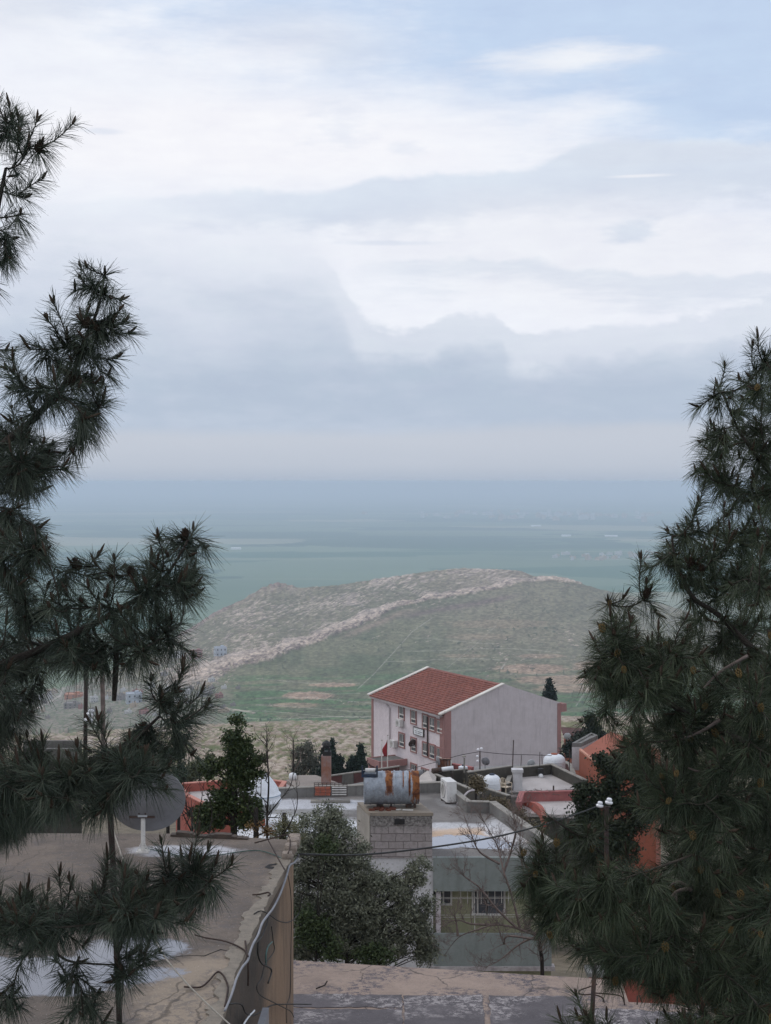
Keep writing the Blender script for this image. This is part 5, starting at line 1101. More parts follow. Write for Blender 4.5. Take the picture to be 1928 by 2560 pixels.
# dishes, poles, heater, odds and ends
DG = 'small satellite dishes on the roofs below the school'
def dpx(px, py, d, r, ax, lb, m=None, pole=.8): c = P(px, py, d); small_dish(c, r, ax, lb, m, pole, DG)
dpx(1214, 1903, 93, .28, (.35, .9, .3), 'grey mesh-looking dish on a thin post before the maroon parapet', M['conduit'])
dpx(1328, 1908, 94, .26, (-.25, .95, .3), 'plain white dish between the school gable and the domed tank')
dpx(1419, 1841, 115, .3, (.2, .9, .4), 'white dish above the small brick hut')
dpx(1027, 1931, 100, .32, (.2, .9, .45), 'grey dish just above the right end of the drum', M['gable_wall'])
dpx(1048, 1934, 98, .3, (-.5, .8, .3), 'pale bluish dish just right of the drum', M['dish_white'])
dpx(1095, 1902, 92, .3, (.93, .3, .2), 'dish turned edge-on beside the rusty heater crate', M['conduit'])
def heater():
    d = 90; c = P(1108, 1926, d); root = thing('solar_heater', (c.x, c.y, c.z-.4), 'solar water heater with a striped white tube on the stepped grey walls', 'water heater')
    a, b = P(1080, 1927, d), P(1134, 1920, d)
    MB().tube([a, a.lerp(b, .45)], .15, 14).build('tank', M['steel'], root, smooth=True); o = MB().tube([a.lerp(b, .45), b], .14, 14).build('tank', M['pvc'], root, smooth=True)
    f = MB()
    for k in (.1, .5, .9): p = a.lerp(b, k); f.bar(p, p-Vector((0, 0, .7)), .06)
    f.build('frame', M['steel'], root); s = MB()
    for k in range(9): p = a.lerp(b, k/9); s.tube([p+Vector((0, .03, .1)), p+Vector((.0, 1.1, -.45))], .03, 5)
    s.build('tube', M['glass'], root)
    c = P(1110, 1907, 93.5); r = thing('rusty_crate', (c.x, c.y, c.z-.6), 'rusty orange metal crate above the solar heater', 'crate')
    MB().box(c, (.85, .5, .5)).build('box', mat('rusty_sheet', (.27, .1, .05), (.1, .05, .035), 4, streak=.5), r)
    g = MB()
    for k in range(5): g.box((c.x-.4+.2*k, c.y-.27, c.z), (.03, .03, .56))
    g.box((c.x, c.y-.27, c.z+.27), (.9, .04, .05)); g.box((c.x, c.y-.27, c.z-.27), (.9, .04, .05)); g.build('slats', M['rebar'], r)
heater()
c = P(1066, 1960, 75); t_ = MB().prism([xy(P(1045, 0, 78)), xy(P(1083, 0, 78)), xy(P(1086, 0, 84)), xy(P(1072, 0, 86))], -17.2, P(0, 1950, 80).z)
def tarp():
    pk = P(1070, 1926, 88); b = [P(1040, 1958, 80), P(1086, 1962, 80), P(1092, 1940, 90), P(1052, 1938, 91)]
    mb = MB(); mb.add([pk]+b+[Vector((v.x, v.y, v.z-1.2)) for v in b], [(0, 1, 2), (0, 2, 3), (0, 3, 4), (0, 4, 1), (1, 5, 6, 2), (2, 6, 7, 3), (3, 7, 8, 4), (4, 8, 5, 1)])
    tag(mb.build('tarpaulin', mat('dirty_canvas', (.5, .45, .41), (.38, .34, .31), 1.5)), 'dirty cream canvas hump between the drum and the stepped walls', 'tarpaulin')
tarp()
PG = 'thin poles standing on the roofs below the school'
for px, y0, y1, d, r, lb, tilt in [(1281, 1850, 1935, 92, .035, 'tall thin iron pole rising against the school gable', 3), (1200, 1878, 1925, 95, .04, 'dark post with white insulator caps before the school gable', 0), (1161, 1895, 1932, 91, .06, 'short pale vent pipe beside the heater crate', 0), (1302, 1888, 1925, 94, .02, 'thin leaning rod left of the plain white dish', 2), (1349, 1880, 1945, 93, .025, 'thin rod right of the plain white dish', 1), (1356, 1885, 1920, 93.5, .02, 'short thin rod next to the domed tank', -1), (1424, 1874, 1945, 93, .025, 'thin rod at the right end of the maroon parapet', 0), (1132, 1932, 1958, 88, .05, 'stubby black post on the stepped wall', 0), (1384, 1964, 1980, 84, .05, 'stubby black post on the lip of the white terrace', 0)]:
    a, b = P(px, y1, d), P(px+tilt, y0, d); tag(MB().tube([a, b], r, 7).build('pole', M['steel'] if 'pale' not in lb else M['coping']), lb, 'pole', PG)
s = P(1200, 1874, 95); mb = MB()
for dx_, dz_ in ((-.12, 0), (.1, .06), (-.16, -.45), (-.14, -.75)): mb.lathe([(.03, -.05), (.1, -.03), (.1, .03), (.05, .08)], (s.x+dx_, s.y, s.z+dz_), 10)
tag(mb.build('insulator', M['ceramic']), 'cluster of white insulators on the dark post before the school', 'insulator')
p = P(1160, 1893, 91); tag(MB().lathe([(.05, 0), (.13, .02), (.13, .08), (.05, .14)], p, 12).build('vent_cowl', M['coping']), 'round cowl on top of the pale vent pipe', 'vent')
p = P(1352, 1932, 92.5); pr_ = thing('roof_motor', (p.x, p.y, RZ), 'black pump with a white round housing on the terrace parapet', 'pump')
MB().box((p.x, p.y, p.z+.1), (.34, .25, .34)).build('casing', M['black'], pr_); MB().lathe([(.05, -.1), (.15, -.06), (.15, .06), (.05, .1)], (p.x, p.y-.1, p.z-.18), 14, Matrix.Rotation(R(90), 3, 'X')).build('housing', M['pvc'], pr_)
# overhead wires
def wire(pts, r, label, m='black', n=5, k=6):
    return tag(MB().tube(smooth_path([P(*p) for p in pts], k), r, n).build('overhead_cable', M[m], smooth=True), label, 'cable')
wire([(748, 2135.5, 23.0), (900, 2137, 24.2), (1060, 2121, 25.6), (1230, 2094, 27), (1380, 2056, 28.6), (1495, 2016, 30)], .017, 'black cable hanging from the left roof corner to the white insulators at right')
wire([(1012, 1926, 100), (1090, 1905, 98), (1150, 1888, 96), (1200, 1879, 95)], .02, 'thin wire rising over the drum to the insulator post')
wire([(1200, 1879, 95), (1260, 1885, 95), (1325, 1887, 94), (1380, 1889, 94)], .02, 'thin wire along the top of the maroon parapet')
def insul_pole(px, y0, y1, d, caps, label, r=.06, lean=0):
    b = P(px, y1, d); t2 = P(px+lean, y0, d); root = thing('utility_pole', (b.x, b.y, b.z), label, 'utility pole')
    MB().tube([b, t2], r, 10).build('mast', M['pole'], root, smooth=True)
    for (cx_, cy_, s_) in caps:
        c = P(cx_, cy_, d-.1); k = s_
        MB().lathe([(.02*k, -.1*k), (.1*k, -.09*k), (.125*k, -.05*k), (.12*k, -.01*k), (.06*k, .0), (.06*k, .015*k), (.085*k, .02*k), (.085*k, .07*k), (.06*k, .1*k), (.01, .105*k)], c, 18, Matrix.Rotation(.15, 3, 'Y')).build('insulator', M['ceramic'], root, smooth=True)
    MB().bar(P(caps[0][0], caps[0][1]+11, d), P(caps[-1][0]+4, caps[-1][1]+14, d), .035).build('crossarm', M['steel'], root)
    return root
insul_pole(1518, 2016, 2330, 30, [(1500, 2011, .62), (1523, 2003, .66)], 'dark pole with two white insulators in front of the dark juniper', .05, -2)
insul_pole(212, 1640, 2010, 30, [(227, 1782, .7), (222, 1797, .8)], 'slim dark pole with white insulators seen through the left pine', .042, 4)
b = P(258, 1782, 34); t2 = P(255, 1640, 34); 
tag(MB().tube([P(257, 2000, 34), b, t2], .055, 8).build('wooden_post', M['barewood']), 'paler brown post behind the pine, right of the slim dark pole', 'post')
# the thin young trunk in front of the left roof
pts = [P(300, 2640, 9.0), P(296, 2480, 9), P(290, 2330, 9), P(283, 2160, 9), P(277, 2060, 9), P(276, 1980, 9)]
tag(MB().tube(smooth_path([P(306, 3200, 9)]+pts, 4), .019, 8).build('slender_stem', M['pole'], smooth=True), 'slender dark bare stem standing before the left roof and the dish', 'stem')
# ================================================================== villages
wv = [mat('village_wall_%s' % n, c, tuple(x*.8 for x in c), .3, bump=0) for n, c in (('white', (.62, .62, .62)), ('cream', (.5, .42, .33)), ('blue', (.5, .55, .62)), ('red', (.37, .2, .18)), ('grey', (.3, .28, .27)), ('orange', (.5, .24, .15)))]
def house_mesh(w_, d_, h_, wall, nwin=(3, 2), roofm=None):
    mb = MB(); mb.box((0, 0, h_/2), (w_, d_, h_)); body = ('wall', mb, wall)
    rf = MB(); parapet(rf, [(-w_/2, -d_/2), (w_/2, -d_/2), (w_/2, d_/2), (-w_/2, d_/2)], h_, h_+.6, .3); rf.box((w_*.2, d_*.1, h_+1.1), (w_*.25, d_*.3, 2.2))
    wn = []
    for j in range(nwin[1]):
        for i in range(nwin[0]):
            x = -w_/2+w_*(i+.5)/nwin[0]; z = h_*(j+.55)/nwin[1]; wn.append(MB().box((x, -d_/2-.02, z), (w_/nwin[0]*.3, .1, h_/nwin[1]*.36)))
            if i < 2: wn.append(MB().box((-w_/2-.02, -d_/2+d_*(i+.5)/2, z), (.1, d_/2*.26, h_/nwin[1]*.36)))
    return mb, rf, wn
def village_house(px, py, wpx, hpx, k, label, group='village houses on the valley slope', rz=None, nw=(3, 2)):
    wpx *= 1.1; hpx *= 1.15
    p = hill_at(px, py); d = p.y; w_ = wpx/F*d; h_ = hpx/F*d
    root = thing('village_house', (p.x, p.y, p.z-.5), label, 'house', group); root.rotation_euler = (0, 0, rz if rz is not None else random.uniform(-.5, .5))
    mb, rf, wn = house_mesh(w_*.85, w_*.7, h_, None, nw)
    for m_, nm, mt in [(mb, 'wall', wv[k]), (rf, 'parapet', wv[k])]+([(q_, 'window', M['glass']) for q_ in wn] if wpx > 15*1.1 else []):
        o = m_.build(nm, mt); o.parent = root
VH = [(432, 1644, 16, 13, 0, 'white house at the left end of the row near the red house', .2), (450, 1645, 18, 14, 0, 'white house with a stair box standing next to the red house', -.3), (490, 1646, 34, 18, 3, 'brick-red house between the white houses and the blue one', .15), (551, 1640, 30, 20, 2, 'pale blue house alone at the right end of the upper row', .35),
      (517, 1720, 24, 9, 1, 'cream house with a sunlit roof in the middle of the village', -.2), (507, 1741, 32, 10, 4, 'long grey house with a pale flat roof below the cream house', .1), (548, 1745, 20, 9, 3, 'small red house at the village edge by the green fields', .3), (560, 1722, 14, 6, 0, 'tiny white house right of the cream one', 0),
      (470, 1735, 16, 8, 0, 'white house between the pine tips and the long grey house', .4), (440, 1700, 18, 8, 1, 'cream house high behind the pine tips', .2), (410, 1690, 16, 8, 4, 'grey house above the pine clump', -.2), (400, 1765, 26, 9, 1, 'cream shed close to the bottom of the village', .1), (430, 1790, 26, 7, 0, 'long white shed nearest the rocky foreground slope', 0),
      (335, 1757, 40, 22, 2, 'bluish block of flats seen through the pine', .3), (300, 1750, 24, 12, 4, 'grey house left of the bluish flats', -.3), (270, 1740, 22, 12, 1, 'cream house between two pole shafts', .1), (185, 1745, 46, 10, 5, 'orange-roofed long house left of the slim pole', .1), (180, 1770, 36, 12, 4, 'grey shed beside the white track', -.1), (235, 1755, 20, 12, 0, 'white house just right of the slim pole', .4), (130, 1735, 26, 10, 1, 'cream house near the upper track', 0), (100, 1750, 22, 10, 0, 'white house left of the track', .3), (60, 1752, 26, 11, 4, 'grey house at the far left of the village', 0),
      (380, 1720, 16, 8, 0, 'white house deep in the pine gap', .2), (360, 1785, 24, 9, 3, 'reddish shed under the bluish flats', 0), (520, 1768, 26, 6, 4, 'low grey ruin beside the dirt track', .2), (560, 1780, 30, 5, 1, 'long low cream wall-like house at the end of the track', .05), (595, 1722, 12, 5, 4, 'small grey hut among bushes at the right edge of the village', 0)]
for v_ in VH: village_house(*v_[:6], rz=v_[6])
rv = random.Random(12); cn_ = ['white', 'cream', 'pale blue', 'dull red', 'grey', 'orange']
for i in range(46):
    if i % 2: px, py = rv.uniform(395, 590), rv.uniform(1690, 1788)
    else: px, py = rv.uniform(40, 395), rv.uniform(1708, 1800)
    if px > 500 and py < 1705: continue
    k = rv.choice([0, 0, 0, 1, 1, 4, 4, 3]); side = 'at the foot of the rocky band' if i % 2 else 'in the pine gaps'
    village_house(px, py, rv.uniform(9, 17), rv.uniform(5, 9), k, 'tiny %s %s %s of the lower village' % (cn_[k], 'low house' if py > 1750 else 'house', ('at the far left' if px < 120 else 'left of the slim pole' if px < 212 else 'between the two poles' if px < 262 else 'right of the two poles' if px < 330 else 'behind the pine clump' if px < 395 else 'by the pine tips, upper part' if px < 450 and py < 1740 else 'by the pine tips, lower part' if px < 450 else 'in the middle' if px < 520 else 'at the green right edge')), group='tiny houses of the lower village', rz=rv.uniform(-.6, .6))
# far towns on the plain
def far_mesh(i):
    w_, d_, h_ = [(14, 12, 8), (22, 14, 7), (10, 10, 12)][i]; mb = MB().box((0, 0, h_/2), (w_, d_, h_)); parapet(mb, [(-w_/2, -d_/2), (w_/2, -d_/2), (w_/2, d_/2), (-w_/2, d_/2)], h_, h_+1, .5); mb.box((w_*.2, 0, h_+1.4), (w_*.3, d_*.4, 2.8)); return mb
fh = []
for i in range(3):
    for mt in (wv[0], wv[1]): fh.append((far_mesh(i), mt))
protos = {}
def far_house(px, py, label, group, big=1.0):
    k = random.randrange(len(fh)); label = ('white ', 'cream ')[k % 2]+('low ', 'long ', 'tall ')[k//2]+label; p = G(px, py, -350)
    if k not in protos: o = fh[k][0].build('plain_house', fh[k][1]); protos[k] = o
    else: o = protos[k].copy(); COL.objects.link(o)
    o.location = p; o.rotation_euler = (0, 0, random.uniform(0, 3)); s_ = big*random.uniform(.8, 1.5); o.scale = (s_, s_, s_); tag(o, label, 'house', group)
rg = random.Random(3)
for i in range(34):
    x = rg.gauss(1520, 60) if i % 3 else rg.uniform(1350, 1620); far_house(min(x, 1700), 1393+rg.gauss(0, 4.5)-abs(x-1520)*.015, 'house in the %s of the small nearer town on the plain' % ('left outskirts' if x < 1440 else 'left half' if x < 1520 else 'right half'), 'houses of the nearer plain town', 1.2)
for i in range(75):
    x = rg.gauss(1380, 130) if i % 4 else rg.uniform(1040, 1640); far_house(x, 1291+rg.gauss(0, 5)+(x-1300)*.012, 'speck of a house in the %s of the distant hazy town' % ('far left outskirts' if x < 1200 else 'left part' if x < 1330 else 'middle' if x < 1430 else 'right part'), 'houses of the distant plain town', 2.6)
for px, py, L_, lb in ((1416, 1341, 55, 'shorter long white shed on the plain'), (1528, 1342, 75, 'longest white shed on the plain near the right pine'), (1340, 1316, 60, 'pale far shed below the distant town'), (590, 1374, 60, 'long white shed on the plain beside the left pine tips')):
    p = G(px, py, -350); s_ = p.y/8500*1.0
    mb = MB(); mb.box((p.x, p.y, -346), (L_*s_, 18*s_, 8)); mb.add([(p.x-L_*s_/2, p.y-9*s_, -342), (p.x+L_*s_/2, p.y-9*s_, -342), (p.x+L_*s_/2, p.y, -338.5), (p.x-L_*s_/2, p.y, -338.5), (p.x-L_*s_/2, p.y+9*s_, -342), (p.x+L_*s_/2, p.y+9*s_, -342)], [(0, 1, 2, 3), (3, 2, 5, 4), (0, 3, 4), (1, 5, 2)])
    tag(mb.build('long_shed', M['pvc']), lb, 'shed', 'long sheds on the plain')
# ================================================================== vegetation
def tube_np(paths, radii, n=4):
    """many tapered tubes at once; paths: list of (k,3) arrays"""
    Vs, Fs, off = [], [], 0
    ang = np.arange(n)*2*math.pi/n; ca, sa = np.cos(ang), np.sin(ang)
    for p, r in zip(paths, radii):
        k = len(p); t = np.gradient(p, axis=0); t /= np.linalg.norm(t, axis=1, keepdims=True)+1e-9
        a = np.array([0, 0, 1.]) if abs(t[0, 2]) < .8 else np.array([1., 0, 0])
        u = np.cross(t, a); u /= np.linalg.norm(u, axis=1, keepdims=True)+1e-9; w_ = np.cross(t, u)
        r = np.asarray(r)[:, None, None]
        Vs.append((p[:, None]+(u[:, None]*ca[None, :, None]+w_[:, None]*sa[None, :, None])*r).reshape(-1, 3))
        i = np.arange(k-1)[:, None]*n; j = np.arange(n)[None]; j2 = (j+1) % n
        Fs.append(np.stack([i+j, i+j2, i+n+j2, i+n+j], -1).reshape(-1, 4)+off); off += k*n
    return np.concatenate(Vs), np.concatenate(Fs)
def bez(a, b, c, k): t = np.linspace(0, 1, k)[:, None]; return a*(1-t)**2+2*b*t*(1-t)+c*t*t
def unit(v): return v/(np.linalg.norm(v, axis=-1, keepdims=True)+1e-9)
def npP(px, py, d): return np.array([(px-CX)/F*d, d, -(py-HY)/F*d])
def in_poly(x, y, poly):
    c = False; n = len(poly)
    for i in range(n):
        x1, y1 = poly[i]; x2, y2 = poly[i-1]
        if (y1 > y) != (y2 > y) and x < (x2-x1)*(y-y1)/(y2-y1)+x1: c = not c
    return c
class Pine:
    def __init__(s, seed, trunk_top):
        s.dx = 0; s.dy = 0
        s.r = np.random.default_rng(seed); s.nodes = []; s.par = []; s.paths = []; s.shoots = []; s.limbs = []
    def limb(s, pts, r0, r1):
        p = np.array([list(q) for q in smooth_path([P(*q) for q in pts], 6)]); s.limbs.append((p, np.linspace(r0, r1, len(p))))
        for q in p: s.nodes.append(q)
    def tip(s, px, py, d, up=None, ln=1.0, sub=True):
        T = npP(px+s.dx, py+s.dy, d); N = np.array(s.nodes); dv = T-N; dist = np.linalg.norm(dv, axis=1)
        # prefer joining nodes that lie inward and below
        pen = dist+.5*np.clip(-(dv[:, 2]), 0, 9)
        i = int(np.argmin(pen)); a = N[i]
        T = T-unit(T-a)*.05-np.array([0, 0, .025]); dv0 = T-a; L = np.linalg.norm(dv0)+.02; dist[i] = L
        dirn = unit(T-a); side = np.array([dirn[0], dirn[1], 0]); k = max(4, int(L/.05)+2)
        ctrl = a+side*L*.55+np.array([0, 0, -.10*L])+s.r.normal(0, .06*L, 3)
        if up is not None: ctrl = T-unit(np.array([up[0], s.r.normal(0, .25), up[1]]))*L*.5
        p = bez(a, ctrl, T, k); s.paths.append((p, np.linspace(.0035+.0045*min(L, 1.2), .0028, k)))
        for q in p[2::2]: s.nodes.append(q)
        s.shoot(p, ln)
        if sub:
            for m_ in range(s.r.integers(0, 3)):
                j = s.r.integers(max(1, k//2), k-1) if k > 4 else k-2
                q = p[j]; ax = unit(p[j+1]-p[j]); sd = unit(np.cross(ax, s.r.normal(0, 1, 3))); e = q+(ax*.75+sd*.65+np.array([0, 0, .25]))*s.r.uniform(.08, .16)*ln
                pp = bez(q, q+(ax*.3+sd*.7)*.08*ln, e, 5); s.paths.append((pp, np.linspace(.0035, .0025, 5))); s.shoot(pp, ln*.85)
    def shoot(s, p, ln=1.0): s.shoots.append((p, ln))
    def mesh(s, name, root, per=95, needle=.112, wid=.002, tint=(.036, .047, .037), tip=(.105, .118, .08), bud=True):
        r = s.r; B = []; D = []; Ls = []; C = []; buds = []
        for p, ln in s.shoots:
            seg = np.linalg.norm(np.diff(p, axis=0), axis=1); cum = np.concatenate([[0], np.cumsum(seg)]); L = cum[-1]; use = min(L, .3*ln)
            n = int(per*(.35+.65*use/.3)); u = L-use*(r.random(n)**1.15); u = np.sort(u)
            q = np.stack([np.interp(u, cum, p[:, i]) for i in range(3)], 1); ax = unit(np.stack([np.interp(np.minimum(u+.02, L), cum, p[:, i]) for i in range(3)], 1)-np.stack([np.interp(np.maximum(u-.02, 0), cum, p[:, i]) for i in range(3)], 1))
            f = 1-(L-u)/use                                    # 1 at the tip
            rnd = unit(r.normal(0, 1, (n, 3))); perp = unit(np.cross(ax, rnd))
            sp = np.radians(r.uniform(40, 80, n)*(1-f)+r.uniform(12, 52, n)*f)[:, None]
            d0 = ax*np.cos(sp)+perp*np.sin(sp)
            for g in range(2):
                d1 = unit(d0+r.normal(0, .1, (n, 3))); B.append(q); D.append(d1); Ls.append(needle*ln*r.uniform(.72, 1.12, n))
                sh = r.uniform(.6, 1.5, (n, 1)); C.append(np.array(tint)[None]*sh*(1-f[:, None]*.5)+np.array(tip)[None]*f[:, None]*.5*sh)
            if bud: buds.append((p[-1], ax[-1]))
        B = np.concatenate(B); D = np.concatenate(D); Ls = np.concatenate(Ls)[:, None]; C = np.concatenate(C); n = len(B)
        droop = np.array([0, 0, -1.])[None]*r.uniform(.1, .62, (n, 1))
        m1 = B+D*Ls*.5+droop*Ls*.16; e = B+D*Ls+droop*Ls*.62
        sd = unit(np.cross(D, r.normal(0, 1, (n, 3))))*wid/2
        Vv = np.stack([B-sd, B+sd, m1+sd, m1-sd, e+sd*.35, e-sd*.35], 1).reshape(-1, 3); i = np.arange(n)[:, None]*6
        Fq = np.concatenate([i+np.array([[0, 1, 2, 3]]), i+np.array([[3, 2, 4, 5]])], 0)
        cc = np.repeat(C, 6, 0)
        tv, tf = tube_np([a for a, b in s.paths], [b for a, b in s.paths], 5)
        bp, br = [], []
        for q, ax in buds:
            for k in range(r.integers(1, 4)):
                dd = unit(ax*.8+np.array([0, 0, .9])+r.normal(0, .28, 3)); l = r.uniform(.015, .06)*(1.2 if k == 0 else .7); bp.append(q[None]+dd[None]*np.linspace(0, l, 4)[:, None]); br.append(np.array([.004, .0062, .0055, .002]))
        bv, bf = tube_np(bp, br, 5)
        Va = np.concatenate([Vv, tv, bv]); Fa = np.concatenate([Fq, tf+len(Vv), bf+len(Vv)+len(tv)])
        mi = np.concatenate([np.zeros(len(Fq)), np.ones(len(tf)), np.full(len(bf), 2)])
        col_ = np.concatenate([cc, np.full((len(tv)+len(bv), 3), .05)])
        npmesh('crown', Va, Fa, [M['needle'], M['twig'], M['bud']], root, mi, col_)
        for p, rr in s.limbs:
            v_, f_ = tube_np([p], [rr], 10); npmesh('limb', v_, f_, M['bark'], root, smooth=True)
def cone_proto(root, m, kind):
    mb = MB(); r_ = random.Random(4)
    if kind == 'pollen':
        for i in range(26):
            a = i*2.4; z = .045*i/26; rr = .012*math.sin(math.pi*(i+4)/34)+.004; c = Vector((math.cos(a)*rr, math.sin(a)*rr, z)); e = .0055
            mb.add([c+Vector(v) for v in ((e, 0, 0), (-e, 0, 0), (0, e, 0), (0, -e, 0), (0, 0, e*1.8), (0, 0, -e))], [(0, 2, 4), (2, 1, 4), (1, 3, 4), (3, 0, 4), (2, 0, 5), (1, 2, 5), (3, 1, 5), (0, 3, 5)])
    else:
        for i in range(60):
            a = i*2.4; t_ = i/60; z = .07*t_; rr = .026*math.sin(math.pi*(t_*.85+.12)); c = Vector((math.cos(a)*rr, math.sin(a)*rr, z)); o = Vector((math.cos(a), math.sin(a), .5)).normalized()*.009; s_ = Vector((-math.sin(a), math.cos(a), 0))*.007
            mb.add([c-s_, c+s_, c+o+Vector((0, 0, .004)), c+Vector((0, 0, -.006))], [(0, 1, 2), (0, 2, 3), (1, 3, 2), (0, 3, 1)])
        mb.lathe([(.002, 0), (.02, .015), (.022, .04), (.003, .068)], (0, 0, 0), 8)
    return mb
def put_cones(root, kind, pts, seed, pine=None):
    if pine is not None:
        N = np.array(pine.nodes); pts = [N[int(np.argmin(np.linalg.norm(N-np.array(list(p)), axis=1)))]+np.array([0, -.01, -.01]) for p in pts]
    nm = 'pollen_cone' if kind == 'pollen' else 'seed_cone'; pr = None; r_ = random.Random(seed)
    for p in pts:
        if pr is None: pr = cone_proto(root, None, kind).build(nm, M['pollen'] if kind == 'pollen' else M['conebrown']); o = pr
        else: o = pr.copy(); COL.objects.link(o)
        o.parent = root; o.location = Vector(p)-root.location; o.rotation_euler = (r_.uniform(-.5, .5), r_.uniform(-.5, .5), r_.uniform(0, 6)); s_ = r_.uniform(.5, .85)*(1 if kind == 'pollen' else .95); o.scale = (s_, s_, s_)
def fill(pine, poly, n, d0, d1, seed, ln=1.0, mind=26, sub=True):
    rg = random.Random(seed); xs = [p[0] for p in poly]; ys = [p[1] for p in poly]; got = []; tries = 0; out_ = []
    while len(got) < n and tries < n*60:
        tries += 1; x = rg.uniform(min(xs), max(xs)); y = rg.uniform(min(ys), max(ys))
        if not in_poly(x, y, poly): continue
        if any((x-a)**2+(y-b)**2 < mind*mind for a, b in got): continue
        got.append((x, y))
    N = np.array(pine.nodes)
    px_ = N[:, 0]/N[:, 1]*F+CX; py_ = -N[:, 2]/N[:, 1]*F+HY
    got.sort(key=lambda q: float(np.min((px_-q[0])**2+(py_-q[1])**2)))
    for x, y in got: pine.tip(x, y, rg.uniform(d0, d1), ln=ln*rg.uniform(.85, 1.1), sub=sub); out_.append((x, y))
    return out_
# ------------------------------------------------------------------ left pine
LT = P(-330, 1500, 6.2)
lp = thing('pine_tree', (LT.x, LT.y, -9.0), 'tall dark pine reaching in from the left edge with brush-like branches', 'tree')
pL = Pine(3, 'L')
pL.limb([(-330, 1100, 6.2), (-150, 900, 6.1), (-40, 700, 6.0), (-5, 520, 6.0), (15, 420, 6.0)], .022, .006)
pL.limb([(-330, 1500, 6.2), (-150, 1280, 6), (0, 1118, 5.9), (90, 1041, 5.9), (176, 941, 5.9), (212, 851, 5.9), (244, 774, 5.9), (262, 690, 5.9)], .02, .004)
pL.limb([(-330, 1950, 6.2), (-160, 1760, 6), (0, 1665, 5.8), (90, 1628, 5.8), (231, 1562, 5.7), (307, 1518, 5.7), (380, 1475, 5.7), (427, 1424, 5.7), (470, 1350, 5.7)], .022, .004)
pL.limb([(-330, 2250, 6.0), (-160, 2080, 5.8), (0, 1985, 5.6), (130, 1943, 5.6), (230, 1900, 5.6), (320, 1860, 5.6), (400, 1790, 5.7)], .024, .005)
pL.limb([(-330, 2500, 5.8), (-120, 2330, 5.6), (40, 2312, 5.5), (130, 2300, 5.5), (230, 2270, 5.5), (350, 2230, 5.5), (450, 2190, 5.5)], .02, .005)
pL.limb([(60, 2312, 5.5), (110, 2350, 5.45), (150, 2390, 5.4), (190, 2406, 5.4), (285, 2412, 5.4)], .007, .003)
pL.limb([(231, 1562, 5.7), (250, 1600, 5.75), (330, 1640, 5.8), (420, 1590, 5.8)], .008, .003)
pL.limb([(-330, 1300, 6.4), (-120, 1250, 6.5), (30, 1230, 6.5)], .02, .005)
for a in [(52, 262), (84, 335), (122, 328), (68, 512), (95, 480), (20, 250), (-10, 330), (10, 430), (50, 430), (30, 540), (90, 395), (60, 590), (20, 640), (0, 700), (-15, 590), (15, 350)]: pL.tip(a[0], a[1], 5.95+random.uniform(-.15, .25))
for a in [(264, 655), (198, 702), (288, 738), (172, 845), (131, 830), (265, 880), (45, 855), (84, 945), (246, 1000), (235, 1050), (85, 1090), (200, 1090), (140, 1130), (160, 1000), (60, 1000), (10, 900), (20, 960), (100, 905), (220, 930), (285, 830), (275, 960), (255, 790), (190, 770), (120, 960), (215, 1010), (180, 1060), (110, 1160), (60, 1180), (150, 900), (235, 715), (300, 780), (20, 1060), (-10, 840), (225, 1110)]: pL.tip(a[0], a[1], 5.9+random.uniform(-.25, .2))
fill(pL, [(-60, 1040), (90, 1040), (160, 1080), (130, 1190), (80, 1230), (100, 1290), (40, 1330), (-60, 1330)], 20, 5.7, 6.6, 21, mind=32)
fill(pL, [(90, 900), (200, 740), (270, 740), (270, 1000), (200, 1090), (60, 1130), (60, 960)], 20, 5.6, 6.3, 27, mind=26)
for a in [(488, 1300), (441, 1312), (533, 1358), (486, 1490), (351, 1380), (297, 1408), (213, 1388), (116, 1314), (460, 1400), (510, 1420), (420, 1530), (380, 1400), (330, 1450), (250, 1460), (180, 1480), (440, 1560), (400, 1610), (455, 1370), (500, 1380), (160, 1400), (95, 1370), (410, 1450), (370, 1580), (330, 1600), (280, 1650), (360, 1650), (230, 1640), (180, 1600), (400, 1680), (130, 1540), (60, 1480), (300, 1560), (470, 1440), (350, 1520), (260, 1530), (200, 1550)]: pL.tip(a[0], a[1], 5.7+random.uniform(-.2, .25))
fill(pL, [(-60, 1300), (90, 1320), (130, 1400), (140, 1480), (80, 1500), (210, 1520), (420, 1500), (440, 1570), (300, 1610), (290, 1680), (230, 1660), (120, 1700), (130, 1760), (60, 1790), (-60, 1790)], 34, 5.4, 6.5, 22, mind=34)
for a in [(330, 1945), (375, 1915), (290, 1985), (350, 1900), (300, 1930), (240, 2030), (260, 1975), (405, 1890)]: pL.tip(a[0], a[1], 5.4+random.uniform(-.15, .15))
pL.limb([(405, 1779, 5.7), (425, 1740, 5.7), (440, 1700, 5.7)], .005, .003)
for a in [(443, 1685), (388, 1730), (418, 1738), (470, 1760), (490, 1790), (450, 1810), (400, 1790), (350, 1800), (330, 1820), (390, 1850), (300, 1830)]: pL.tip(a[0], a[1], 5.7+random.uniform(-.15, .15), up=(.5, .8) if a[1] < 1800 else None)
fill(pL, [(180, 1900), (300, 1830), (380, 1820), (400, 1840), (370, 1890), (290, 1930), (210, 1990), (110, 2040), (-60, 2050), (-60, 1850), (60, 1880)], 60, 5.1, 6.2, 23, mind=22)
for a in [(525, 2130), (466, 2100), (545, 2190), (560, 2225), (500, 2170), (430, 2160), (480, 2230), (400, 2200), (430, 2260), (500, 2230), (350, 2190), (380, 2280), (300, 2210), (420, 2130), (460, 2160), (330, 2240)]: pL.tip(a[0], a[1], 5.45+random.uniform(-.15, .2))
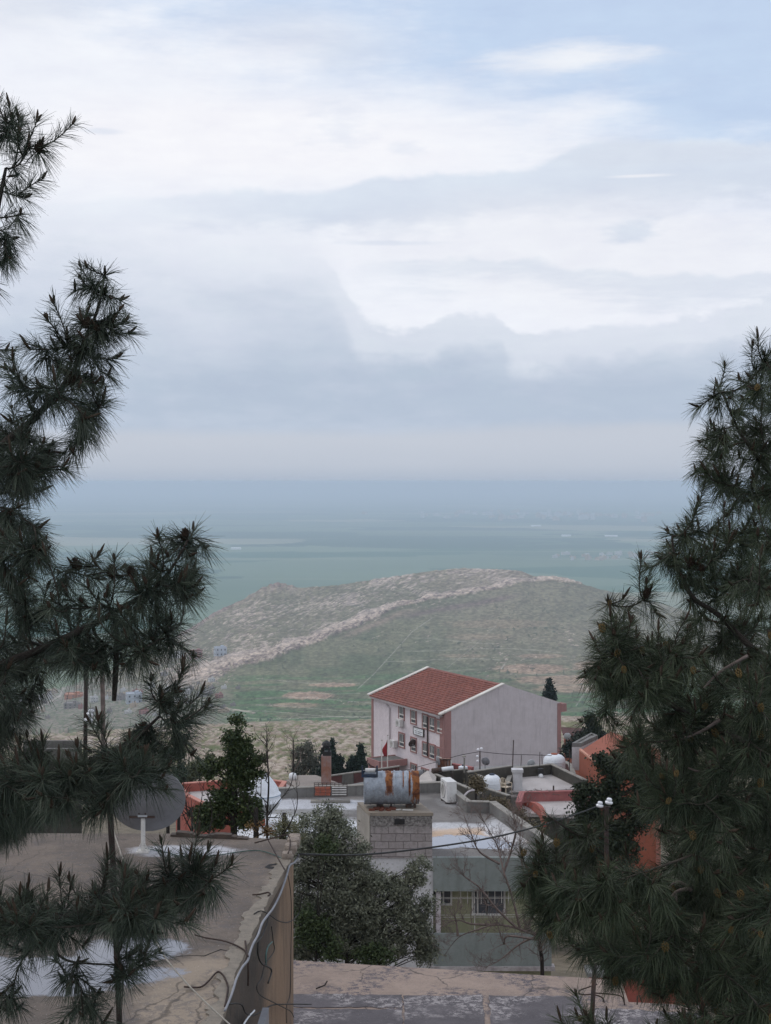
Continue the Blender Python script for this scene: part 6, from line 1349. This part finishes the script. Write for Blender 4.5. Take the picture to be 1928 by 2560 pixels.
fill(pL, [(-60, 2225), (150, 2215), (300, 2190), (430, 2180), (480, 2210), (440, 2260), (380, 2270), (280, 2290), (150, 2280), (40, 2290), (-60, 2290)], 50, 5.0, 5.9, 24, mind=21)
for a in [(40, 2372), (112, 2352), (170, 2470), (232, 2500), (345, 2410), (200, 2360), (300, 2380), (260, 2450), (160, 2330), (20, 2500), (-10, 2480), (210, 2560), (380, 2340), (10, 2540), (150, 2440), (250, 2510), (310, 2330), (350, 2350), (280, 2560)]: pL.tip(a[0], a[1], 5.35+random.uniform(-.15, .15), ln=.95)
fill(pL, [(-60, 1040), (70, 1060), (95, 1300), (80, 1500), (60, 1790), (-60, 1790)], 46, 5.6, 6.8, 25, mind=24)
fill(pL, [(-60, 1790), (60, 1800), (110, 1900), (90, 2060), (-60, 2090)], 26, 5.2, 6.4, 26, mind=24)
fill(pL, [(200, 1440), (430, 1380), (500, 1420), (450, 1560), (280, 1640), (120, 1620), (100, 1480)], 14, 5.5, 6.2, 28, mind=28)
v_, f_ = tube_np([np.array([(LT.x, LT.y, -9.2), (LT.x+.04, LT.y, -4), (LT.x, LT.y, 0), (LT.x-.03, LT.y, 1.8)])], [[.17, .14, .1, .03]], 16); npmesh('trunk', v_, f_, M['bark'], lp, smooth=True)
pL.mesh('crown', lp, per=84)
put_cones(lp, 'seed', [P(x, y, 5.75) for x, y in ((150, 930), (163, 938), (190, 790), (228, 795), (250, 930), (222, 880), (205, 1405), (262, 1440), (337, 1405), (425, 1350), (382, 1722), (415, 1730), (180, 1432), (375, 1800), (150, 2190), (80, 395), (460, 1365))], 5, pL)
# dead hanging branch
v_, f_ = tube_np([np.array([list(P(x, y, 5.75)) for x, y in ((290, 1520), (292, 1600), (288, 1700), (285, 1752))])], [[.007, .011, .012, .009]], 7); npmesh('dead_limb', v_, f_, M['bark'], lp, smooth=True)
# ------------------------------------------------------------------ right pine
RT = P(2120, 2000, 7.0)
rp_ = thing('pine_tree', (RT.x, RT.y, -10.0), 'broad dark pine filling the right edge, dotted with ochre pollen cones', 'tree')
pR = Pine(9, 'R')
pR.limb([(2120, 1500, 7.0), (2020, 1350, 6.9), (1960, 1230, 6.8), (1900, 1150, 6.8), (1850, 1080, 6.8), (1805, 980, 6.8)], .02, .004)
pR.limb([(2120, 1900, 7.0), (1980, 1700, 6.8), (1880, 1620, 6.7), (1800, 1540, 6.7), (1730, 1490, 6.7), (1690, 1400, 6.7), (1680, 1340, 6.7)], .022, .004)
pR.limb([(2120, 2100, 7.0), (1960, 1930, 6.8), (1850, 1850, 6.7), (1740, 1800, 6.6), (1650, 1740, 6.6), (1590, 1690, 6.6), (1550, 1600, 6.6), (1522, 1510, 6.6)], .022, .004)
pR.limb([(2120, 2380, 7.0), (1960, 2300, 6.8), (1860, 2250, 6.7), (1775, 2230, 6.6), (1640, 2222, 6.6), (1515, 2214, 6.6), (1430, 2205, 6.6), (1340, 2190, 6.6)], .034, .006)
pR.limb([(2120, 2200, 7.0), (1960, 2080, 6.9), (1850, 2020, 6.8), (1750, 1990, 6.8), (1660, 1960, 6.8)], .028, .006)
pR.limb([(1590, 2216, 6.6), (1560, 2170, 6.5), (1500, 2130, 6.5), (1430, 2080, 6.5), (1370, 2040, 6.5)], .009, .004)
pR.limb([(2120, 2600, 6.8), (1960, 2500, 6.6), (1850, 2440, 6.5), (1700, 2400, 6.5), (1560, 2390, 6.5)], .024, .005)
pR.limb([(2120, 1300, 7.2), (2030, 1150, 7.1), (1960, 1000, 7.0), (1930, 900, 7.0)], .022, .005)
J = lambda c, k=.3: c+random.uniform(-k, k)
for a in [(1925, 890), (1945, 850), (1900, 930), (1915, 860), (1792, 945), (1760, 985), (1852, 965), (1820, 990), (1868, 1012), (1778, 1066), (1758, 1125), (1740, 1170), (1760, 1215), (1800, 1100), (1840, 1120), (1820, 1180), (1870, 1080), (1900, 1030), (1800, 1240), (1850, 1200), (1880, 1260), (1780, 1160), (1905, 970), (1925, 1100)]: pR.tip(a[0], a[1], J(6.8))
for a in [(1753, 1303), (1683, 1318), (1640, 1385), (1660, 1370), (1718, 1362), (1648, 1458), (1620, 1420), (1690, 1430), (1700, 1500), (1660, 1530), (1760, 1400), (1800, 1350), (1820, 1420), (1780, 1460), (1740, 1540), (1850, 1480), (1725, 1310), (1800, 1310)]: pR.tip(a[0], a[1], J(6.7))
for a in [(1519, 1484), (1494, 1550), (1596, 1552), (1631, 1600), (1519, 1628), (1480, 1610), (1560, 1560), (1510, 1690), (1490, 1710), (1505, 1760), (1490, 1655), (1545, 1650), (1540, 1530), (1500, 1790), (1570, 1620), (1525, 1740), (1590, 1700), (1640, 1660)]: pR.tip(a[0], a[1], J(6.6))
fill(pR, [(1800, 980), (1960, 930), (1960, 1220), (1780, 1220)], 30, 6.4, 7.4, 51, mind=20)
fill(pR, [(1700, 1350), (1960, 1260), (1960, 1420), (1720, 1460)], 22, 6.3, 7.3, 52, mind=24)
fill(pR, [(1510, 1540), (1640, 1610), (1700, 1660), (1560, 1750), (1510, 1700)], 18, 6.2, 7.0, 53, mind=24)
MAIN = [(1960, 1180), (1860, 1290), (1800, 1420), (1860, 1500), (1780, 1560), (1700, 1560), (1640, 1640), (1600, 1720), (1590, 1760), (1555, 1800), (1545, 1850), (1560, 1900), (1600, 1960), (1655, 2040), (1670, 2100), (1660, 2150), (1960, 2200)]
fill(pR, MAIN, 215, 5.9, 7.2, 31, mind=19)
fill(pR, MAIN, 80, 7.2, 8.6, 37, mind=30)
LOW = [(1345, 2165), (1400, 2145), (1480, 2150), (1560, 2165), (1640, 2160), (1960, 2160), (1960, 2460), (1700, 2450), (1640, 2415), (1500, 2380), (1430, 2330), (1390, 2260), (1340, 2215)]
fill(pR, LOW, 190, 5.7, 7.1, 32, mind=19)
fill(pR, [(1400, 2200), (1960, 2180), (1960, 2580), (1720, 2520), (1500, 2400)], 70, 7.1, 8.4, 38, mind=28)
for a in [(1356, 2028), (1400, 2070), (1469, 2100), (1320, 2140), (1312, 2180), (1325, 2225), (1350, 2260), (1350, 2100), (1390, 2130), (1430, 2130), (1500, 2060), (1400, 2330), (1385, 2300), (1470, 2400), (1430, 2360), (1530, 2410), (1600, 2420), (1650, 2450), (1390, 2070), (1440, 2060), (1318, 2160), (1340, 2125), (1370, 2180), (1340, 2200), (1310, 2210), (1360, 2250), (1400, 2290), (1500, 2400), (1560, 2420)]: pR.tip(a[0], a[1], J(6.5, .2))
pR.limb([(2120, 2700, 6.4), (1900, 2620, 6.2), (1700, 2600, 6.0), (1560, 2590, 6.0)], .02, .004)
fill(pR, [(1660, 2500), (1760, 2480), (1960, 2480), (1960, 2600), (1640, 2600)], 50, 5.6, 6.4, 33)
for a in [(1448, 2520), (1500, 2560), (1560, 2560), (1620, 2560), (1430, 2580), (1690, 2520)]: pR.tip(a[0], a[1], 6.0, up=(-.4, .9))
v_, f_ = tube_np([np.array([(RT.x, RT.y, -10.3), (RT.x-.04, RT.y, -5), (RT.x+.03, RT.y, -1), (RT.x, RT.y, 1.8)])], [[.2, .16, .11, .03]], 16); npmesh('trunk', v_, f_, M['bark'], rp_, smooth=True)
pR.mesh('crown', rp_, per=82, tint=(.034, .046, .029), tip=(.1, .115, .064))
# bare lit twigs on the low limb
for pl in ([(1728, 2226), (1715, 2212), (1690, 2205), (1670, 2222)], [(1725, 2222), (1690, 2230), (1668, 2262)], [(1688, 2232), (1693, 2262)], [(1605, 2204), (1560, 2195), (1557, 2180), (1535, 2165), (1520, 2155)], [(1800, 1800), (1750, 1830), (1700, 1850)], [(1870, 1640), (1800, 1680), (1760, 1720)], [(1780, 1900), (1760, 1930), (1720, 1920)]):
    q_ = np.array([list(q) for q in smooth_path([P(x, y, 6.3) for x, y in pl], 4)]); v_, f_ = tube_np([q_], [np.linspace(.009, .004, len(q_))], 6)
    npmesh('dead_limb', v_, f_, M['barewood'], rp_, smooth=True)
rg = random.Random(8); sh = [s_[0][-1] for s_ in pR.shoots if s_[0][-1][1] < 6.6]; rg.shuffle(sh)
put_cones(rp_, 'pollen', [Vector(q)-Vector((0, .03, 0)) for q in sh[:85]], 6)
put_cones(rp_, 'seed', [P(x, y, 6.5) for x, y in ((1697, 1375), (1705, 1378), (1640, 1610), (1648, 1615), (1900, 1130), (1912, 1132), (1800, 1140), (1655, 1470), (1780, 1500), (1600, 1480))], 7, pR)
# ------------------------------------------------------------------ broad crowns made of leaf-sized faces
def foliage(name, label, cat, blobs, d, leaf, n, c1, c2, trunk=None, asp=2.2, group=None, gaps=.55, seed=1, dz=None, trunk_m='darkwood', ground=None, twigs=True, hang=0, clump=.12):
    """blobs: ellipses (px, py, rx, ry, weight) at depth d; leaves sit in small clumps through each ellipsoid"""
    r = np.random.default_rng(seed); bx = sum(b[0] for b in blobs)/len(blobs); gz_ = gz(d) if ground is None else ground
    base = P(trunk[0][0] if trunk else bx, HY+1, d); root = thing(name, (base.x, d, gz_), label, cat, group)
    wts = np.array([b[2]*b[3]*(b[4] if len(b) > 4 else 1) for b in blobs], float); wts /= wts.sum(); Cs = []; Ts = []; Ax = []
    for b, w_ in zip(blobs, wts):
        rx, rz = b[2]/F*d, b[3]/F*d; ry = (dz or min(rx, rz*1.1)); c = npP(b[0], b[1], d); nc = max(3, int(n*w_/26))
        u = unit(r.normal(0, 1, (nc, 3)))*(r.random((nc, 1))**.42); q = c+u*np.array([rx, ry, rz])
        nz = fbm(q[:, 0]*.45/clump+31*seed, q[:, 2]*.45/clump+q[:, 1]*.9, 2); q = q[nz > .18+(1-gaps)*.45]
        m_ = 26; cl = clump*r.uniform(.6, 1.4, (len(q), 1, 1)); pts = q[:, None]+r.normal(0, 1, (len(q), m_, 3))*cl*np.array([.75, .75, .65])
        sh = r.uniform(0, 1, (len(q), 1)); Cs.append(pts.reshape(-1, 3)); Ts.append(np.repeat(sh, m_, 1).ravel())
        for a in q[::2]: Ax.append((c, a))
    Pt = np.concatenate(Cs); T = np.concatenate(Ts); k = len(Pt); nrm = unit(r.normal(0, 1, (k, 3))+np.array([0, -.2, .5])); a = unit(np.cross(nrm, r.normal(0, 1, (k, 3))))
    if hang: a = unit(a+np.array([0, 0, hang])); nrm = unit(np.cross(a, r.normal(0, 1, (k, 3))))
    b_ = np.cross(nrm, a); L = leaf*r.uniform(.45, 1.55, (k, 1)); Wd = L/asp
    Vv = np.stack([Pt-a*L*.5, Pt+b_*Wd*.5, Pt+a*L*.5, Pt-b_*Wd*.5], 1).reshape(-1, 3); Fq = np.arange(k*4).reshape(-1, 4)
    t_ = np.clip(T*.65+r.random(k)*.35, 0, 1)[:, None]; cc = np.repeat(np.array(c1)*(1-t_)+np.array(c2)*t_, 4, 0)
    npmesh('crown', Vv, Fq, M['leaf'], root, colr=cc)
    if trunk:
        tp = [npP(x, y, d) for x, y in trunk]; tp = [np.array([tp[0][0], d, gz_-.2])]+tp; tr = trunk_r = max(.03, min(.1, .009*abs(tp[0][2]-tp[-1][2])+.02))
        pts = np.array([list(v) for v in smooth_path([Vector(q) for q in tp], 5)]); paths = [pts]; rad = [np.linspace(tr, tr*.35, len(pts))]
        if twigs:
            for c, e in Ax[::7]:
                j = int(np.argmin(np.linalg.norm(pts-e+np.array([0, 0, .6*np.hypot(*(pts[0]-e)[:2])]), axis=1))); s_ = pts[j]; p = bez(s_, s_*.5+e*.5+np.array([0, 0, .06*np.linalg.norm(e-s_)])+r.normal(0, .07*np.linalg.norm(e-s_), 3), e, 5); paths.append(p); rad.append(np.linspace(min(.022, tr*.28), .006, 5))
        v_, f_ = tube_np(paths, rad, 6); npmesh('trunk', v_, f_, M[trunk_m], root, smooth=True)
    return root
# juniper behind the left roof
foliage('juniper_tree', 'irregular dark juniper standing between the left roof and the white onion tank', 'tree',
        [(590, 1812, 18, 24), (583, 1850, 24, 30), (600, 1885, 32, 28), (632, 1868, 22, 32), (645, 1900, 22, 26), (575, 1905, 28, 18), (530, 1915, 24, 16), (520, 1935, 16, 12), (610, 1925, 48, 24), (590, 1965, 42, 26), (560, 1990, 42, 22), (600, 2010, 52, 26), (540, 2025, 40, 20), (500, 2035, 22, 20), (585, 2050, 60, 22), (520, 2065, 30, 14), (635, 2030, 22, 22), (650, 1935, 14, 8)], 31, .055, 34000, (.018, .034, .016), (.075, .095, .035), [(585, 2060), (588, 1950), (592, 1850)], asp=1.4, seed=3, clump=.085, gaps=.6)
foliage('rusty_bush', 'reddish-brown half dry bush at the foot of the white onion tank', 'bush', [(640, 2075, 26, 14), (662, 2066, 18, 16), (625, 2085, 20, 10)], 30, .05, 4200, (.11, .055, .025), (.2, .13, .05), [(640, 2090), (642, 2070)], seed=4, clump=.08)
foliage('thin_bush', 'pale leafless-looking bush with sparse leaves left of the olive tree', 'bush', [(712, 2060, 26, 30), (690, 2090, 30, 16), (735, 2085, 20, 22)], 33, .045, 3000, (.09, .1, .05), (.24, .22, .13), [(710, 2110), (712, 2050)], seed=5, clump=.1, gaps=.9)
foliage('cypress', 'slim dark column cypress just right of the big dish', 'tree', [(444, 1870, 8, 26), (446, 1905, 11, 34), (447, 1945, 12, 30), (449, 1980, 12, 26)], 62, .14, 5000, (.014, .03, .018), (.04, .06, .035), [(447, 1960), (445, 1880)], seed=6, clump=.14, gaps=.4)
foliage('cypress', 'second darker column cypress tight behind the big dish', 'tree', [(418, 1900, 14, 30), (420, 1950, 17, 40)], 58, .14, 4000, (.014, .03, .018), (.04, .06, .035), [(420, 1960), (418, 1890)], seed=16, clump=.14, gaps=.4)
GB = 'bushes along the far edge of the terracotta house'
for i, (x, y, rx, ry, lb) in enumerate([(478, 1925, 16, 20, 'grey-green bush right of the slim cypress'), (500, 1912, 14, 22, 'spiky grey-green bush, third from the cypress'), (520, 1900, 12, 28, 'tall narrow bush beside the juniper tip'), (462, 1940, 10, 14, 'low bush touching the cypress')]):
    foliage('shrub', lb, 'bush', [(x, y, rx, ry), (x+4, y+14, rx*1.1, ry*.7)], 95, .16, 2200, (.045, .06, .035), (.12, .13, .07), [(x, y+20), (x, y)], seed=20+i, group=GB, clump=.22, gaps=.7)
foliage('greyish_tree', 'thin bluish-grey tree left of the rusty chimney', 'tree', [(768, 1870, 16, 16), (745, 1885, 12, 18), (760, 1910, 26, 26), (778, 1900, 18, 24), (742, 1925, 20, 16)], 98, .14, 5200, (.05, .06, .05), (.15, .15, .12), [(762, 1950), (763, 1880)], seed=30, clump=.24, gaps=.95, trunk_m='barewood')
GC = 'dark conifers between the chimney and the school'
for i, (x, yt, yb, w_, lb) in enumerate([(830, 1852, 1940, 17, 'slim dark conifer rising just behind the rusty chimney'), (848, 1895, 1940, 14, 'short dark conifer right of the chimney'), (790, 1905, 1945, 12, 'small dark conifer left of the chimney'), (798, 1915, 1945, 12, 'lowest dark conifer touching the chimney'), (880, 1895, 1945, 18, 'middle dark conifer between chimney and school'), (900, 1862, 1940, 24, 'tallest wide dark conifer by the school canopy'), (815, 1868, 1900, 10, 'tuft of dark conifer above the chimney cap')]):
    bl = [(x+random.uniform(-3, 3), yt+(yb-yt)*t_, 1.5+w_*t_*.9, (yb-yt)*.1) for t_ in (.05, .2, .35, .5, .65, .8, .95)]
    foliage('conifer', lb, 'tree', bl, 128, .26, 6000, (.012, .026, .02), (.035, .055, .04), [(x, yb), (x, yt+6)], seed=40+i, group=GC, clump=.17, gaps=.75, ground=-37)
foliage('conifer', 'small dark spruce showing above the gable behind the school', 'tree', [(1374, 1706, 3, 9), (1374, 1722, 8, 9), (1375, 1738, 12, 9), (1375, 1752, 14, 8)], 215, .4, 4200, (.012, .024, .022), (.03, .045, .038), [(1375, 1765), (1374, 1702)], seed=60, clump=.3, gaps=.5, ground=-42)
foliage('dark_juniper', 'dark spreading juniper in front of the orange house', 'tree',
        [(1510, 1905, 30, 22), (1550, 1930, 44, 26), (1590, 1900, 40, 30), (1520, 1960, 34, 24), (1470, 1975, 28, 24), (1455, 1995, 22, 16), (1500, 2000, 36, 26), (1545, 2010, 30, 30), (1460, 2030, 28, 24), (1500, 2060, 44, 28), (1550, 2080, 50, 30), (1600, 2030, 30, 60), (1450, 2070, 30, 22), (1620, 1960, 40, 50), (1540, 2130, 60, 36)], 44, .085, 30000, (.012, .022, .012), (.045, .055, .03), [(1520, 2120), (1530, 2000), (1545, 1920)], asp=1.5, seed=70, clump=.14, gaps=.72)
foliage('dark_conifer', 'dark conifer behind the white stair box at the right', 'tree', [(1478, 1800, 10, 20), (1482, 1830, 22, 22), (1465, 1850, 26, 20), (1450, 1862, 22, 12), (1495, 1850, 24, 24), (1425, 1875, 14, 22), (1470, 1870, 40, 14)], 108, .25, 9000, (.012, .022, .02), (.04, .05, .04), [(1475, 1880), (1478, 1810)], seed=71, clump=.26, gaps=.6)
# olive tree in the middle
foliage('olive_tree', 'large grey-green olive tree before the block tower', 'tree',
        [(820, 2045, 40, 36), (775, 2075, 44, 40), (850, 2090, 50, 40), (790, 2130, 70, 46), (890, 2140, 40, 36), (740, 2180, 60, 56), (830, 2200, 90, 60), (930, 2200, 50, 40), (990, 2230, 44, 40), (1040, 2190, 30, 34), (1055, 2165, 20, 24), (900, 2270, 90, 60), (1010, 2290, 60, 50), (760, 2280, 70, 50), (830, 2340, 90, 50), (960, 2350, 80, 50), (1050, 2330, 36, 40), (1060, 2380, 36, 30), (760, 2370, 50, 40), (1075, 2260, 22, 24)], 36, .072, 110000, (.04, .05, .032), (.29, .3, .22), [(868, 2400), (860, 2320), (835, 2200), (830, 2110)], asp=2.7, seed=80, clump=.1, gaps=.66)
foliage('green_shrub', 'fresher green shrub under the left side of the olive tree', 'bush', [(780, 2330, 44, 36), (820, 2370, 40, 30), (765, 2290, 20, 20), (930, 2390, 50, 26), (815, 2120, 26, 20)], 35.2, .07, 9000, (.022, .036, .015), (.08, .105, .045), [(790, 2400), (795, 2340)], asp=1.8, seed=81, clump=.12, gaps=.7)
# shrubs in the gap behind the grey parapet
GS = 'dry shrubs in the gap behind the right parapet'
for i, (x, y, rx, ry, lb) in enumerate([(1228, 2006, 14, 7, 'dry brown shrub behind the parapet jog'), (1250, 2012, 24, 12, 'thin ochre shrub below the small domed tank'), (1285, 2040, 34, 22, 'brown bramble beside the curved red wall'), (1330, 2080, 34, 22, 'grey bramble at the low end of the parapet'), (1190, 1955, 14, 12, 'small green weed by the air conditioner')]):
    foliage('dry_shrub', lb, 'bush', [(x, y, rx, ry), (x+10, y+10, rx*.8, ry)], 60, .09, 2600, (.08, .065, .04), (.2, .16, .1), [(x, y+20), (x, y)], seed=90+i, group=GS, clump=.14, gaps=.9, ground=-19)
# ------------------------------------------------------------------ bare trees
def bare_tree(name, label, limbs, d, r0, levels, seed, m='barewood', ln=.9, ground=None, tint=None, cat='tree', dens=1.0, up=.25):
    r = np.random.default_rng(seed); gz_ = gz(d) if ground is None else ground; b0 = P(limbs[0][0][0], HY+1, d); root = thing(name, (b0.x, d, gz_), label, cat)
    groups = []
    first = True; tr = []; trr = []; br = []; brr = []
    for pl in limbs:
        k = [Vector(P(x, y, d+(i*.12*r.normal()))) for i, (x, y) in enumerate(pl)]
        if first: k = [Vector((k[0].x, d, gz_-.2))]+k
        p = np.array([list(v) for v in smooth_path(k, 5)]); rr = np.linspace(r0 if first else r0*.55, r0*.3 if first else r0*.1, len(p)); (tr if first else br).append(p); (trr if first else brr).append(rr); first = False
        groups.append((p, rr))
    cur = groups
    for lv in range(levels):
        nxt = []
        for p, rr in cur:
            L = np.linalg.norm(np.diff(p, axis=0), axis=1).sum(); n = int((2.5+L*3.2)*dens)
            for _ in range(n):
                j = r.integers(max(1, len(p)//4), len(p)); q = p[j]; ax = unit(p[j]-p[j-1]); sd = unit(r.normal(0, 1, 3)); dv = unit(ax*.7+sd*.75+np.array([0, 0, up])); l = ln*(.55**lv)*r.uniform(.4, 1.0)
                e = q+dv*l; cc = q+dv*l*.5+r.normal(0, .13*l, 3); pp = bez(q, cc, e, 6); ra = min(rr[j]*.6, .011*(.6**lv)+.003); ra_ = np.linspace(ra, max(ra*.35, .0035), 6); nxt.append((pp, ra_)); br.append(pp); brr.append(ra_)
        cur = nxt
    v_, f_ = tube_np(tr, trr, 8); npmesh('trunk', v_, f_, M['darkwood' if m == 'barewood' else m], root, smooth=True)
    v_, f_ = tube_np(br, brr, 4); npmesh('crown', v_, f_, M[m], root)
    return root
bare_tree('bare_tree', 'leafless pinkish-grey tree with tangled branches before the green house balcony',
          [[(1356, 2440), (1352, 2380), (1345, 2340), (1320, 2325)], [(1345, 2340), (1290, 2320), (1240, 2312), (1190, 2325), (1145, 2345), (1110, 2390)], [(1300, 2320), (1280, 2240), (1260, 2180), (1245, 2120), (1225, 2080), (1190, 2020)], [(1290, 2318), (1240, 2270), (1200, 2220), (1160, 2190), (1125, 2160)], [(1240, 2312), (1180, 2310), (1140, 2300), (1100, 2320)], [(1320, 2325), (1330, 2260), (1310, 2180), (1300, 2100), (1310, 2030)], [(1345, 2340), (1300, 2360), (1250, 2400), (1210, 2420)], [(1145, 2340), (1140, 2300), (1135, 2285)], [(1260, 2180), (1280, 2120), (1290, 2060), (1270, 2000)], [(1350, 2350), (1270, 2340), (1260, 2360), (1240, 2300)], [(1250, 2160), (1200, 2130), (1180, 2090), (1160, 2040)]], 35, .06, 3, 5, ln=.5, dens=1.3)
bare_tree('bare_sapling', 'tall twiggy sapling left of the white onion tank', [[(668, 2120), (668, 2040), (672, 1960), (668, 1880), (667, 1845)], [(668, 2040), (700, 2000), (728, 1960), (735, 1900), (733, 1850)], [(668, 2080), (620, 2020), (600, 1960)], [(700, 2100), (742, 2020), (738, 1940)]], 30, .03, 2, 6, m='darkwood', ln=.4, dens=.8, up=.5)
bare_tree('bare_sapling', 'thin branching sapling in front of the terracotta wall', [[(482, 2110), (470, 2040), (462, 1990)], [(482, 2100), (500, 2020), (512, 1950)], [(480, 2080), (450, 2010), (470, 1960)], [(520, 2100), (530, 2030), (515, 1970)]], 29, .03, 2, 7, m='darkwood', ln=.4, dens=.7, up=.4)
bare_tree('bare_sapling', 'sparse upright stalk near the bluish-grey tree', [[(733, 1960), (733, 1900), (734, 1850)], [(733, 1930), (750, 1900), (752, 1880)]], 92, .07, 2, 8, m='barewood', ln=.9, dens=.6, up=.6)
